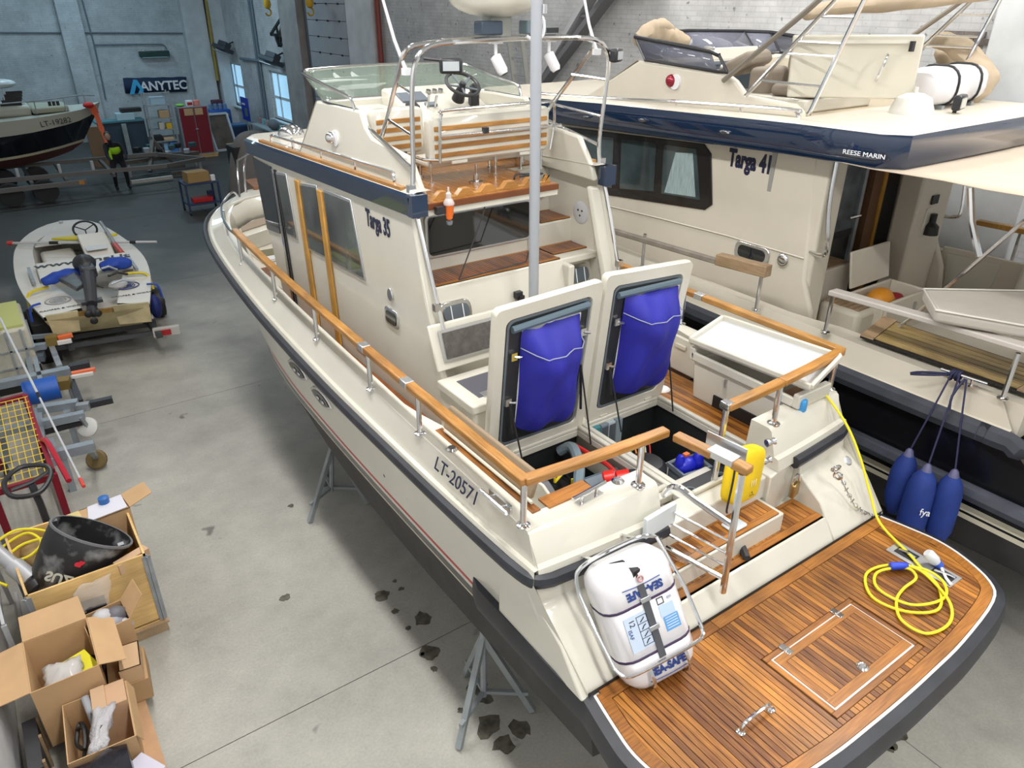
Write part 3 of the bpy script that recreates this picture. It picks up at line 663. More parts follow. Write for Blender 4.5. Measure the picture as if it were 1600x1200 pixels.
# recessed pop-up cleat plate on the platform
cp = G().box((1.26, -.53, 1.727), (.17, .50, .008), -.02).build('cleat_plate', DULL, YT, bevel=.003)
for yy in (-.40, -.68): G().box((1.26, yy, 1.7325), (.10, .15, .004)).build('cleat_well', DARK, cp)
G().tube([(1.26, -.34, 1.735), (1.25, -.42, 1.76), (1.27, -.46, 1.735)], .01, 6).build('cleat_arm', CHR, cp); G().tube([(1.25, -.62, 1.735), (1.27, -.72, 1.75), (1.29, -.75, 1.735)], .01, 6).build('cleat_arm', CHR, cp)
# teak on the two steps
def tread(name, x0, x1, y0, y1, z, fr=.055, slat=.042):
    t = G().bb(x0, x1, y0, y1, z-.02, z+.004).build(name, CAULK, YT)
    G().bb(x0, x1, y0, y0+fr, z, z+.012).build('border_board', TEAKX, t); G().bb(x0, x1, y1-fr*.6, y1, z, z+.012).build('border_board', TEAKX, t)
    for a in (x0, x1-fr): G().bb(a, a+fr, y0+fr+.002, y1-fr*.6-.002, z, z+.012).build('border_board', TEAK, t)
    nsl = round((x1-x0-2*fr-.004)/slat); slat = (x1-x0-2*fr-.004)/nsl; x = x0+fr+.002
    for _k in range(nsl):
        G().bb(x, x+slat-.004, y0+fr+.003, y1-fr*.6-.003, z, z+.011).build('slat', TEAK, t, smooth=0); x += slat
    return t
tread('lower_step', -.73, .93, .145, .42, 1.887); tread('upper_step', -.72, .47, .235, .455, 2.057)
G().bb(-.02, .14, .26, .38, 2.073, 2.10).build('step_light', P('pale_blue_plastic', (.6, .66, .72), .4), YT, bevel=.02)
# stern details
G().box((-.66, .40, 2.40), (.30, .035, .16), .08).build('gate_pad', P('white_board', (.66, .71, .73), .45), YT, bevel=.006)
for sx in (-.62, -1.05):
    pass
# ------------------------------------------------------------------ handrail
def hz(y): return 2.945+.006*(y-.6)
def wood_run(pts, name='handrail', w=.075, h=.055, parent=YT, mat=RAILW):
    P_ = [Vector(p) for p in pts]; rings = []
    for i, p in enumerate(P_):
        t = (P_[min(i+1, len(P_)-1)]-P_[max(i-1, 0)]).normalized(); s = t.cross(Vector((0, 0, 1))).normalized()
        rings.append([p+s*(w/2)+Vector((0, 0, -h/2)), p+s*(w/2)+Vector((0, 0, h/2)), p-s*(w/2)+Vector((0, 0, h/2)), p-s*(w/2)+Vector((0, 0, -h/2))])
    return G().loft(rings).build(name, mat, parent, bevel=.010, smooth=50)
def rx(y): return float(np.interp(y, [.6, 2, 2.9, 4.1, 5.3, 6.6, 7.2], [1.60, 1.585, 1.575, 1.55, 1.51, 1.44, 1.40]))
for s in (-1, 1):
    wood_run([(s*rx(y), y, hz(y)) for y in (2.12, 1.7, 1.2, .64)])
    wood_run([(s*rx(y), y, hz(y)) for y in (2.22, 2.6, 2.88)]); wood_run([(s*rx(y), y, hz(y)) for y in (2.98, 3.6, 4.3, 5, 5.8, 6.4, 6.9)])
    for y in (2.17, 2.93):
        G().box((s*rx(y), y, hz(y)), (.078, .10, .058)).build('rail_joiner', DULL, YT, bevel=.006)
    for y in (2.0, 2.86, 4.08, 5.35, 6.75) if s < 0 else (2.36, 3.6, 5.0, 6.75):
        x = s*rx(y)
        G().tube([(x, y, 2.585), (x, y, hz(y)-.02)], .02, 10).lathe([(.045, 0), (.045, .008), (.02, .02)], (x, y, 2.60), n=12).build('stanchion', CHR, YT)
    x, y = s*1.585, .68
    G().tube([(x, y, 2.585), (x, y, 2.93)], .022, 10).lathe([(.045, 0), (.045, .008), (.022, .02)], (x, y, 2.59), n=12).build('stanchion', CHR, YT)
    # fore rail: steel pipe from the wooden rail to the stem
    fp_ = smooth([(s*1.42, 6.9, 2.93), (s*1.36, 7.4, 2.88), (s*1.24, 8.1, 2.85), (s*1.03, 8.85, 2.86), (s*.72, 9.4, 2.88), (s*.62, 9.5, 2.78)], 5)
    G().tube(fp_, .016, 8).build('fore_rail', CHR, YT)
    for p in ((s*1.30, 7.75), (s*1.12, 8.5)): G().tube([(p[0], p[1], 2.70), (p[0], p[1], 2.85)], .013, 6).build('stanchion', CHR, YT)
def sy(x): return .66-.09*(1-(x/1.6)**2)
wood_run([(x, sy(x), 2.945) for x in (-1.6, -1.3, -1.0, -.75, -.49)], mat=RAILX)
wood_run([(x, sy(x), 2.945) for x in (.1, .4, .73)], mat=RAILX); wood_run([(x, sy(x), 2.945) for x in (.74, 1.1, 1.4, 1.6)], mat=RAILX)
G().box((.12, .585, 2.945), (.07, .082, .06)).build('rail_end', CHR, YT, bevel=.006)
for x in (-.70, .73): G().tube([(x, sy(x), 2.58), (x, sy(x), 2.93)], .022, 10).lathe([(.05, 0), (.05, .01), (.022, .02)], (x, sy(x), 2.585), n=12).build('stanchion', CHR, YT)
G().tube([(.12, .585, 2.92), (.15, .62, 2.26)], .022, 10).build('gate_post', CHR, YT)
# the gate, swung out over the steps
GT = thing('x', '', '') if False else G().tube(smooth([(-.57, .47, 2.52), (-.56, .43, 2.60), (-.54, .37, 2.625), (-.50, .28, 2.58), (-.42, .02, 2.50)], 5), .022, 9).build('gate', CHR, YT)
G().tube([(-.42, 0, 2.90), (-.45, -.03, 1.98)], .023, 9).build('gate_post', CHR, GT)
for k, z in enumerate((2.42, 2.32, 2.22)): G().tube([(-.55, .42, z+.0), (-.44, -.02, z-.03)], .009, 6).build('gate_bar', CHR, GT)
G().tube([(-.56, .40, 2.12), (-.445, -.02, 2.09)], .02, 9).build('gate_bar', CHR, GT)
wood_run([(-.485, .50, 2.945), (-.46, .3, 2.945), (-.45, .21, 2.945)], 'gate_rail', parent=GT); wood_run([(-.425, .07, 2.945), (-.41, -.05, 2.945)], 'gate_rail', parent=GT)
G().box((-.425, .15, 2.955), (.10, .19, .05), .1).box((-.345, .20, 2.97), (.01, .30, .10), .1).build('gate_latch', DULL, GT, bevel=.004)
# teak cap strips and fittings on the bulwark
G().bb(-1.47, -1.405, .74, 1.98, 2.585, 2.60).build('cap_board', TEAK, YT); G().bb(-1.35, -.98, .72, .84, 2.585, 2.602).build('cap_board', TEAKX, YT)
G().prism([(-1.40, .86, 2.60), (-1.40, 1.98, 2.60), (-1.34, 1.98, 2.77), (-1.34, .86, 2.77)], (.03, 0, 0)).build('lining_board', P('beige_lining', (.30, .22, .14), .6), YT, bevel=.01)
G().prism([(-1.14, .84, 2.26), (-1.14, 1.84, 2.26), (-1.12, 1.84, 2.44), (-1.12, 1.1, 2.46), (-1.12, .84, 2.34)], (.025, 0, 0)).build('coaming_board', GEL, YT, bevel=.008)
tag(G().tube([(-1.43, 1.9, 2.625), (-1.43, .80, 2.625)], .012, 7).build('boat_hook', P('cream_rod', (.6, .56, .45), .4)), 'cream rod lying along the port bulwark under the wooden handrail', 'rod')
def cleat(c, rz, name='mooring_cleat', par=YT, L=.30):
    M = Matrix.Rotation(rz, 3, 'Z'); c = Vector(c)
    g = G().tube([c+M @ Vector((-L/2, 0, .06)), c+M @ Vector((L/2, 0, .06))], .014, 8)
    for a in (-.07, .07): g.tube([c+M @ Vector((a, 0, 0)), c+M @ Vector((a, 0, .055))], .014, 8)
    g.box(c, (.22, .05, .012), rz); return g.build(name, CHR, par)
cleat((-1.07, .66, 2.595), .09); cleat((1.32, .69, 2.595), -.06)
q = at(780, 784, x=-1.615); r_ = .0
g = G().tube([q+Vector((-.045, .15, .02)), q+Vector((-.045, -.15, .02))], .016, 8)
for a in (-.09, .08): g.tube([q+Vector((.02, a*.8, .0)), q+Vector((-.045, a*.8, .02))], .014, 8)
g.box(q+Vector((.01, 0, 0)), (.02, .24, .06)); g.build('mooring_cleat', CHR, YT)
for c in ((-.78, .70, 2.595), (-1.5, 1.68, 2.602)): G().lathe([(.001, .012), (.03, .012), (.045, 0)], c, n=14).build('deck_filler', CHR, YT)
for y in (1.25, 1.9):
    pp = at(*{1.25: (638, 778), 1.9: (602, 742)}[y], x=-1.60)
    G().ell(pp, (.015, .03, .03), 8, 5).build('drain', DARK, YT)
G().box(at(806, 912, x=-1.585), (.02, .05, .03)).build('drain', DARK, YT)
# almond-shaped hull windows
for u, v in ((465, 578), (502, 622)):
    c = at(u, v, x=-1.625); pts = []
    W_ = [(.27, -.0), (.18, .06), (.06, .085), (-.1, .08), (-.22, .045), (-.27, 0), (-.18, -.05), (-.04, -.08), (.1, -.07), (.2, -.04)]
    f = G().prism([(c.x-.012, c.y+a, c.z+b) for a, b in W_], (.05, 0, 0)).build('hull_window', CHR, YT, bevel=.006)
    G().prism([(c.x-.016, c.y+a*.8, c.z+b*.7) for a, b in W_], (.03, 0, 0)).build('pane', DGLASS, f)
    for a in (-.07, .05): G().ell((c.x-.02, c.y+a, c.z-.01), (.012, .05, .02), 8, 5).build('hinge', CHR, f)
text('LT-20571', .14, at(712, 752, x=-1.634), (0, -1, .0), (.35, 0, 1), NAVYT, YT, sx=1.05)
# pedestal of wedges under the keel, stands at the bilge
KB = PALE
def keel_block(y, lb):
    o = G().box((0, y, .14), (.9, .22, .28)).box((0, y, .42), (.35, .22, .28)).build('keel_block', KB, bevel=.01)
    tag(o, lb, 'block')
keel_block(1.2, 'timber keel block under the stern of the stand-borne motor yacht'); keel_block(6.0, 'timber keel block under the fore body of the stand-borne motor yacht')
def stand(c, lb, top):
    t = thing('boat_stand', lb, 'stand', c); c = Vector(c)
    T = Vector(top)
    feet = [c+Vector((math.cos(a)*.42, math.sin(a)*.42, .02)) for a in (PI*1.15, PI*.45, -PI*.2)]
    for f in feet:
        G().bar(T+Vector((0, 0, -.16)), f, .05, .05).build('leg', GREYP, t); G().bar(f+(c-f)*.1+Vector((0, 0, .22)), c+Vector((0, 0, .25)), .035, .035).build('brace', GREYP, t)
    G().cyl(c+Vector((0, 0, .2)), T, .028, 8).build('screw', STEEL, t); G().box(T, (.09, .16, .02)).build('pad', GREYP, t)
stand((-1.42, 1.45, 0), 'grey steel boat stand under the near quarter of the cream yacht', (-1.40, 1.47, 1.02))
stand((-1.30, 5.0, 0), 'grey steel boat stand farther forward under the cream yacht', (-1.24, 4.9, 1.06))
# ------------------------------------------------------------------ cockpit sole, hatches and what they uncover
ZS = 2.25
OP = ((-1.06, -.20, .80, 1.80), (-.10, .74, .62, 1.80))
g = G()
g.bb(-1.40, OP[0][0], .74, 2.55, ZS-.06, ZS); g.bb(OP[0][0], OP[0][1], .7, OP[0][2], ZS-.06, ZS); g.bb(OP[0][1], OP[1][0], .62, 2.55, ZS-.06, ZS)
g.bb(OP[0][0], OP[0][1], 1.80, 2.55, ZS-.06, ZS); g.bb(OP[1][0], OP[1][1], 1.80, 2.55, ZS-.06, ZS); g.bb(OP[1][1], OP[1][1]+.06, .56, 2.55, ZS-.06, ZS)
g.build('cockpit_sole', GEL, YT, bevel=.008)
g = G()
for a, b, c, d in OP:
    for (p, q, r, s) in ((a-.045, a, c-.04, d+.02), (b, b+.045, c-.04, d+.02), (a, b, c-.04, c), (a, b, d, d+.02)): g.bb(p, q, r, s, ZS, ZS+.035)
g.build('hatch_coaming', GEL, YT, bevel=.01)
# engine room: charcoal lined box below
g = G().bb(-1.1, .76, .6, 1.86, 1.50, 1.53)
for (a, b, c, d) in ((-1.12, -1.1, .6, 1.86), (.76, .78, .6, 1.86), (-1.1, .76, .58, .6), (-1.1, .76, 1.86, 1.88)): g.bb(a, b, c, d, 1.5, ZS-.06)
g.build('engine_bay', FOAM, YT)
G().bb(-.16, -.13, .75, 1.86, 1.9, ZS-.06).build('bay_divider', GELB, YT); G().bb(-1.09, -.2, .80, .82, 1.75, ZS-.05).build('bay_divider', GELB, YT)
G().bb(-.12, .75, .62, 1.42, 1.84, 1.86).build('bay_shelf', P('grey_shelf', (.38, .38, .36), .5), YT); G().bb(-.72, -.18, .83, 1.30, 1.86, 1.88).build('bay_shelf', P('grey_shelf_b', (.38, .38, .36), .5), YT)
def open_hatch(bl, br, tr_, tl, bag):
    bl, br, tr_, tl = map(Vector, (bl, br, tr_, tl)); nrm = (br-bl).cross(tl-bl).normalized()   # faces aft
    def S(u, v, w=0): return bl.lerp(br, u).lerp(tl.lerp(tr_, u), v)+nrm*w
    def ringp(u0, u1, v0, v1, r, w, n=4):
        out = []
        for cx, cy, a0 in ((u1-r, v1-r*.7, 0), (u0+r, v1-r*.7, 90), (u0+r, v0+r*.7, 180), (u1-r, v0+r*.7, 270)):
            for k in range(n+1):
                a = math.radians(a0+90*k/n); out.append(S(cx+r*math.cos(a), cy+r*.7*math.sin(a), w))
        return out
    sh_ = G().loft([ringp(0, 1, 0, 1, .05, -.035), ringp(-.005, 1.005, -.005, 1.005, .05, 0), ringp(0, 1, 0, 1, .05, .03), ringp(.09, .91, .07, .93, .06, .03), ringp(.10, .90, .08, .92, .06, .005)]).build('engine_hatch', GEL, YT, smooth=40)
    G().loft([ringp(.10, .90, .08, .92, .055, .004), ringp(.10, .90, .08, .92, .055, .02), ringp(.13, .87, .10, .90, .05, .022)]).build('insulation', FOAM, sh_)
    G().loft([ringp(.105, .895, .075, .925, .06, .008), ringp(.105, .895, .075, .925, .06, .026), ringp(.125, .875, .092, .908, .055, .026), ringp(.125, .875, .092, .908, .055, .008)]).build('seal', P('grey_seal', (.12, .14, .16), .5), sh_)
    G().cyl(S(.14, .87, .04), S(.86, .885, .04), .028, 8).build('lamp_tube', P('blue_grey_tube', (.09, .13, .16), .4), sh_)
    for u, v in ((.17, .70), (.15, .40), (.84, .72)):
        G().box(S(u, v, .04), (.05, .03, .06)).tube([S(u, v, .05), S(u+.06, v-.01, .06)], .012, 6).build('latch', CHR, sh_)
    for u in (.16, .86): G().tube([S(u, .40 if u < .5 else .50, .05), (S(u, 0).x+.02, S(u, 0).y-.28, ZS+.0)], .007, 6).tube([S(u, .40 if u < .5 else .50, .05), S(u, .22, .12)], .011, 6).build('gas_strut', DARK, sh_)
    for u in (.2, .8): G().box(S(u, .0, .03), (.08, .03, .05)).build('hinge', GEL, sh_)
    # the blue storage bag: a sagging pouch on a white edged back
    u0, u1, v0, v1 = bag
    G().loft([ringp(u0, u1, v0, v1, .01, .028), ringp(u0, u1, v0, v1, .01, .034)]).build('bag_edging', WHT, sh_)
    nu, nv = 10, 12; rings = []
    for j in range(nv+1):
        t = j/nv; row = []
        depth = .03+.17*math.sin(PI*min(1, (1-t)*1.15)**.8)*.9 if t < .86 else .03+.19*(1-(t-.86)/.14*.2)
        depth = float(np.interp(t, [0, .1, .3, .6, .80, .9, 1], [.10, .15, .18, .20, .22, .13, .012]))
        for i in range(nu+1):
            s = i/nu
            e = min(1, 5*min(s, 1-s)); cr = .018*math.sin(9*s+6*t)+.014*math.sin(17*s-11*t+2)
            uu = u0+(u1-u0)*(s*(1-.0)+.0)+.01*math.sin(5*t+s); vv = v0-.03*(1-t)+(v1-v0)*t-.045*math.sin(PI*s)*max(0, 1-abs(t-.72)*3.2)
            row.append(S(uu, vv, .034+(depth*e**.6+cr*e)*(1 if 0 < i < nu else 0)))
        rings.append(row)
    bg_ = G().loft(rings, False, False).build('storage_bag', BLUEF, sh_, sub=1, smooth=180)
    p_ = [rings[10][i]+nrm*.006 for i in range(nu+1)]
    G().tube(p_, .0045, 5).build('bag_piping', P('pale_piping', (.30, .32, .42), .6), sh_)
    return sh_
open_hatch((-1.10, 1.85, 2.27), (-.14, 1.85, 2.25), (-.17, 1.65, 3.63), (-1.14, 1.65, 3.60), (.24, .80, .22, .85))
open_hatch((-.08, 1.85, 2.28), (.80, 1.85, 2.28), (.80, 1.65, 3.60), (-.14, 1.65, 3.66), (.24, .88, .22, .86))
# things lying in the engine bay
def bin_(name, label, c, d, mat, rz=0, cat='crate'):
    t = thing(name, label, cat, c, rz, local=True); x, y, z = d[0]/2, d[1]/2, d[2]; th = .012
    g = G().bb(-x, x, -y, y, 0, th)
    for a in ((-x, -x+th, -y, y), (x-th, x, -y, y), (-x+th, x-th, -y, -y+th), (-x+th, x-th, y-th, y)): g.bb(*a, th, z)
    g.build('body', mat, t, bevel=.006)
    r = G()
    for a in ((-x-.012, -x, -y-.012, y+.012), (x, x+.012, -y-.012, y+.012), (-x, x, -y-.012, -y), (-x, x, y, y+.012)): r.bb(*a, z-.04, z)
    r.build('rim', mat, t); return t
def on_shelf(u, v, z): return at(u, v, z=z)
GB = P('grey_blue_crate', (.12, .16, .20), .35)
p = on_shelf(958, 758, 1.90)
t = bin_('battery_crate', 'large grey plastic crate in the port engine bay', (-.40, 1.17, 1.885), (.34, .30, .26), GB, -.1)
G().bb(-.15, .15, -.13, .13, .25, .27).build('lid', P('grey_lid', (.22, .26, .30), .3), t)
q = thing('battery_switch', 'red cylindrical cap with black top above the grey crate', 'canister', (-.4, 1.12, 2.16))
G().lathe([(.05, 0), (.065, .01), (.065, .1), (.05, .11)], (-.40, 1.10, 2.225), (.8, -.5, .2), 14).lathe([(.05, 0), (.06, .01), (.06, .09)], (-.48, 1.16, 2.225), (.8, -.5, .2), 12).build('cap', P('bright_red', (.75, .02, .012), .35), q)
G().lathe([(.052, .1), (.058, .12), (.05, .16)], (-.40, 1.10, 2.225), (.8, -.5, .2), 12).build('plug', PLB, q)
t = bin_('battery_box', 'dark grey tub with royal blue pump in starboard engine bay', (.44, 1.10, 1.865), (.28, .20, .18), PLG, -.15, 'tub')
q = thing('bilge_pump', 'royal blue pump housing sitting in the dark grey tub', 'pump', (.44, 1.1, 1.90))
G().ell((.42, 1.11, 2.03), (.11, .07, .08), 14, 8).ell((.51, 1.08, 2.05), (.055, .05, .11), 12, 8).ell((.35, 1.13, 2.07), (.045, .045, .09), 10, 6).bb(.34, .52, 1.06, 1.15, 1.88, 2.0).build('housing', P('royal_blue_plastic', (.012, .02, .50), .3), q)
G().box((.44, 1.15, 2.11), (.05, .04, .03)).build('connector', ORG_, q)
q = thing('fuel_tank', 'flat black moulded tank lid at the aft end of the engine bay', 'tank', (.30, .80, 1.865))
G().pz([(.0+a*1, .80+b) for a, b in [(x_+.3, y_) for x_, y_ in rrect(.74, .28, .08)]], 1.862, 2.06).build('body', PLB, q, bevel=.02)
for xx in (.12, .48): G().lathe([(.055, 0), (.06, .02), (.04, .025), (.038, -.0)], (xx, .80, 2.06), n=14).build('cap', PLG, q)
tag(G().lathe([(.16, 0), (.18, .02), (.18, .14), (.14, .18), (.05, .19)], (.17, 1.34, 1.865), n=18).build('filter_drum', PLB), 'round black drum beside the blue pump in the engine bay', 'drum')
for k in range(4):
    G_ = G().bb(-.05+k*.085, .025+k*.085, 1.76, 1.84, 1.86, 2.23).build('fuse_unit', P('unit%d' % k, [(.05, .22, .26), (.16, .20, .24), (.42, .48, .52), (.20, .26, .30)][k], .4), bevel=.006)
    tag(G_, ['teal', 'dark grey', 'pale', 'slate'][k]+' charger unit on the forward wall of the engine bay', 'charger')
    if k in (1, 2):
        for j in range(5): G().bb(-.045+k*.085+j*.014, -.037+k*.085+j*.014, 1.75, 1.76, 1.9, 2.21).build('fin', P('fin', (.1, .12, .14), .5), G_)
WC = [('yellow', (.75, .6, .03)), ('white', (.6, .6, .58)), ('red', (.6, .03, .02)), ('green', (.2, .4, .1)), ('orange', (.7, .25, .03))]
for k in range(8):
    nm, c = WC[k % 5]; x0 = .0+k*.055
    o = G().tube(smooth([(x0, 1.74, 1.98), (x0+.03, 1.66, 2.06), (x0+.06, 1.58, 2.0), (x0+.03, 1.52, 1.9), (x0, 1.46, 1.875)], 4), .008, 5).build('wire', P('wire_%d' % k, c, .5))
    tag(o, nm+' wire looping below the charger units, %s in the row' % ('first', 'second', 'third', 'fourth', 'fifth', 'sixth', 'seventh', 'last')[k], 'wire')
hs = G().tube(smooth([(-.40, 1.79, 2.12), (-.36, 1.68, 2.20), (-.45, 1.48, 2.17), (-.62, 1.28, 2.14), (-.72, 1.1, 2.10), (-.82, 1.0, 2.0)], 5), .045, 9).build('exhaust_hose', P('grey_hose', (.20, .26, .30), .45))
tag(hs, 'thick grey hose winding through the port engine bay', 'hose')
q = thing('diesel_engine', 'black diesel engine with yellow fittings down in the port bay', 'engine', (-.75, 1.45, 1.53))
G().bb(-1.02, -.45, 1.32, 1.8, 1.53, 1.98).bb(-1.02, -.74, .9, 1.32, 1.53, 1.9).build('block', DARK, q, bevel=.04)
G().prism([(-1.0, 1.25, 1.92), (-.72, 1.2, 1.92), (-.78, 1.45, 2.16), (-.92, 1.45, 2.18)], (0, .02, 0)).build('cover', P('grey_cover', (.14, .14, .15), .5), q)
for c in ((-.68, 1.5, 2.08), (-.60, 1.38, 2.06)): G().tube([c, (c[0]+.07, c[1], c[2]+.05)], .012, 6).tube([c, (c[0], c[1], c[2]+.09)], .01, 6).build('lever', P('yellow_tap', (.8, .6, .02), .4), q)
for k in range(5): G().tube(smooth([(-1.0+.1*k, 1.74, 2.0), (-.95+.1*k, 1.62, 2.13), (-.9+.1*k, 1.5, 2.0)], 4), .012, 6).build('cable', DARK, q)
tag(G().tube(smooth([(-.30, 1.72, 2.18), (-.26, 1.5, 2.16), (-.25, 1.3, 2.15), (-.24, .9, 2.0)], 5), .02, 7).build('red_hose', P('red_hose', (.55, .02, .015), .4)), 'red hose along the middle divider of the engine bay', 'hose')
# teak sole to starboard with a round filler, side deck teak, locker along the starboard bulwark
for k in range(9):
    x = .81+k*.052
    G().bb(x, x+.047, .62, 2.75, ZS-.05, ZS-.004).build('plank', TEAK, BUL, smooth=0)
G().bb(.80, 1.30, .6, 2.75, ZS-.07, ZS-.01).build('caulking', CAULK, BUL)
G().lathe([(.001, .012), (.06, .012), (.075, 0)], (.93, 1.93, ZS-.004), n=18).build('deck_plate', WHT, YT)
for s in (-1, 1):
    for k in range(4):
        x0 = s*(1.10+k*.075)
        G().bb(min(x0, x0+s*.07), max(x0, x0+s*.07), 1.98, 6.9, 2.16, 2.205).build('plank', TEAKD, BUL, smooth=0)
G().pz([(-1.42, 2.5), (-1.42, 6.9), (-1.22, 8.2), (-.95, 8.95), (-.6, 9.5), (0, 9.75), (.6, 9.5), (.95, 8.95), (1.22, 8.2), (1.42, 6.9), (1.42, 2.5)], 2.10, 2.165).build('side_deck', GELB, YT)
# locker
LK = G().px([(.70, 2.22), (1.68, 2.22), (1.72, 2.62), (.66, 2.62)], 1.07, 1.10).bb(1.10, 1.44, .62, .68, 2.22, 2.62).bb(1.10, 1.44, 1.66, 1.70, 2.22, 2.62).bb(1.10, 1.44, .68, 1.66, 2.38, 2.40).build('locker', GEL, YT, bevel=.012)
G().px([(.66, 2.60), (1.72, 2.60), (1.74, 2.68), (.64, 2.68)], 1.04, 1.075).bb(1.04, 1.46, .60, .66, 2.6, 2.72).bb(1.04, 1.46, 1.70, 1.76, 2.6, 2.72).build('locker_rim', GEL, LK, bevel=.01)
G().px([(.70, 2.24), (1.44, 2.24), (1.44, 2.36), (.70, 2.36)], 1.055, 1.075).build('kick_recess', DARK, LK)
G().box((1.062, 1.33, 2.52), (.02, .025, .07)).tube([(1.06, 1.33, 2.50), (1.045, 1.31, 2.42)], .006, 5).build('lock', DULL, LK)
ld = G().prism([(1.03, .52, 2.80), (1.03, 1.76, 2.745), (1.50, 1.80, 2.835), (1.50, .60, 2.90)], (0, 0, .03)).build('locker_lid', P('white_tray', (.58, .59, .59), .35), YT, bevel=.01)
g = G()
cs = [Vector(p) for p in ((1.03, .52, 2.845), (1.03, 1.76, 2.79), (1.50, 1.80, 2.88), (1.50, .60, 2.945))]
for a, b in zip(cs, cs[1:]+cs[:1]): g.bar(a, b, .035, .05)
g.build('lid_rim', GEL, ld, bevel=.01)
tag(G().tube([(1.12, 1.30, 2.63), (1.12, .92, 2.63)], .012, 6).tube([(1.12, .92, 2.63), (1.12, .80, 2.63)], .02, 6).build('scrub_brush', P('grey_handle', (.35, .35, .36), .4)), 'grey handled brush lying in the starboard locker', 'brush')
tag(G().torus((1.2, .95, 2.415), .09, .012, n=16, k=6).build('yellow_hose', YEL), 'yellow hose coil lying in the starboard locker', 'hose')
tag(G().box((1.25, .8, 2.44), (.2, .18, .07), .3).build('cloth', P('pink_cloth', (.7, .42, .55), .8), bevel=.03), 'pink cloth folded in the starboard locker', 'cloth')
tag(G().box((1.1, .60, 2.62), (.07, .06, .12), .2).build('spray_can', P('sky_blue', (.05, .3, .65), .4), bevel=.02), 'light blue bottle behind the starboard corner stanchion', 'bottle')
G().prism([(1.06, .72, 2.605), (1.30, .72, 2.605), (1.36, .84, 2.605), (1.10, .84, 2.605)], (0, 0, .015)).build('cap_board', P('dull_brown_lid', (.22, .11, .05), .5), YT)
G().px([(1.80, 2.25), (2.55, 2.25), (2.55, 2.62), (1.85, 2.60)], 1.32, 1.36).build('lining_board', GEL, YT, bevel=.01)
G().box((1.31, 2.1, 2.52), (.02, .14, .05)).build('lining_handle', GELB, YT, bevel=.01)
# wet unit to port, its lid open against the bulkhead
WU = G().pz([(-1.12, 1.98), (-.62, 1.98), (-.62, 2.52), (-1.12, 2.52)], 2.25, 2.62).build('wet_unit', GEL, YT, bevel=.02)
G().pz([(-1.14, 1.96), (-.60, 1.96), (-.60, 2.52), (-1.14, 2.52)], 2.62, 2.70).build('unit_rim', GEL, WU, bevel=.015)
G().bb(-1.02, -.66, 2.06, 2.40, 2.69, 2.705).build('tray', P('dark_tray', (.10, .10, .12), .3), WU); G().bb(-.98, -.7, 2.04, 2.12, 2.70, 2.71).build('tray_steel', DULL, WU)
UL = G().prism([(-1.12, 2.52, 2.76), (-.28, 2.52, 2.76), (-.28, 2.66, 3.12), (-1.12, 2.66, 3.12)], (0, .03, .0)).build('unit_lid', GEL, YT, bevel=.012)
def facing(pts, o): return G().prism([Vector(p)+Vector(o) for p in pts], (0, .012, 0))
facing([(-1.05, 2.545, 2.82), (-.34, 2.545, 2.82), (-.34, 2.635, 3.07), (-1.05, 2.635, 3.07)], (0, -.02, .01)).build('lid_window_frame', DULL, UL)
facing([(-1.02, 2.549, 2.845), (-.37, 2.549, 2.845), (-.37, 2.628, 3.05), (-1.02, 2.628, 3.05)], (0, -.03, .01)).build('lid_window', P('brown_film_glass', (.10, .09, .085), .25, noise=.3, scale=20), UL)

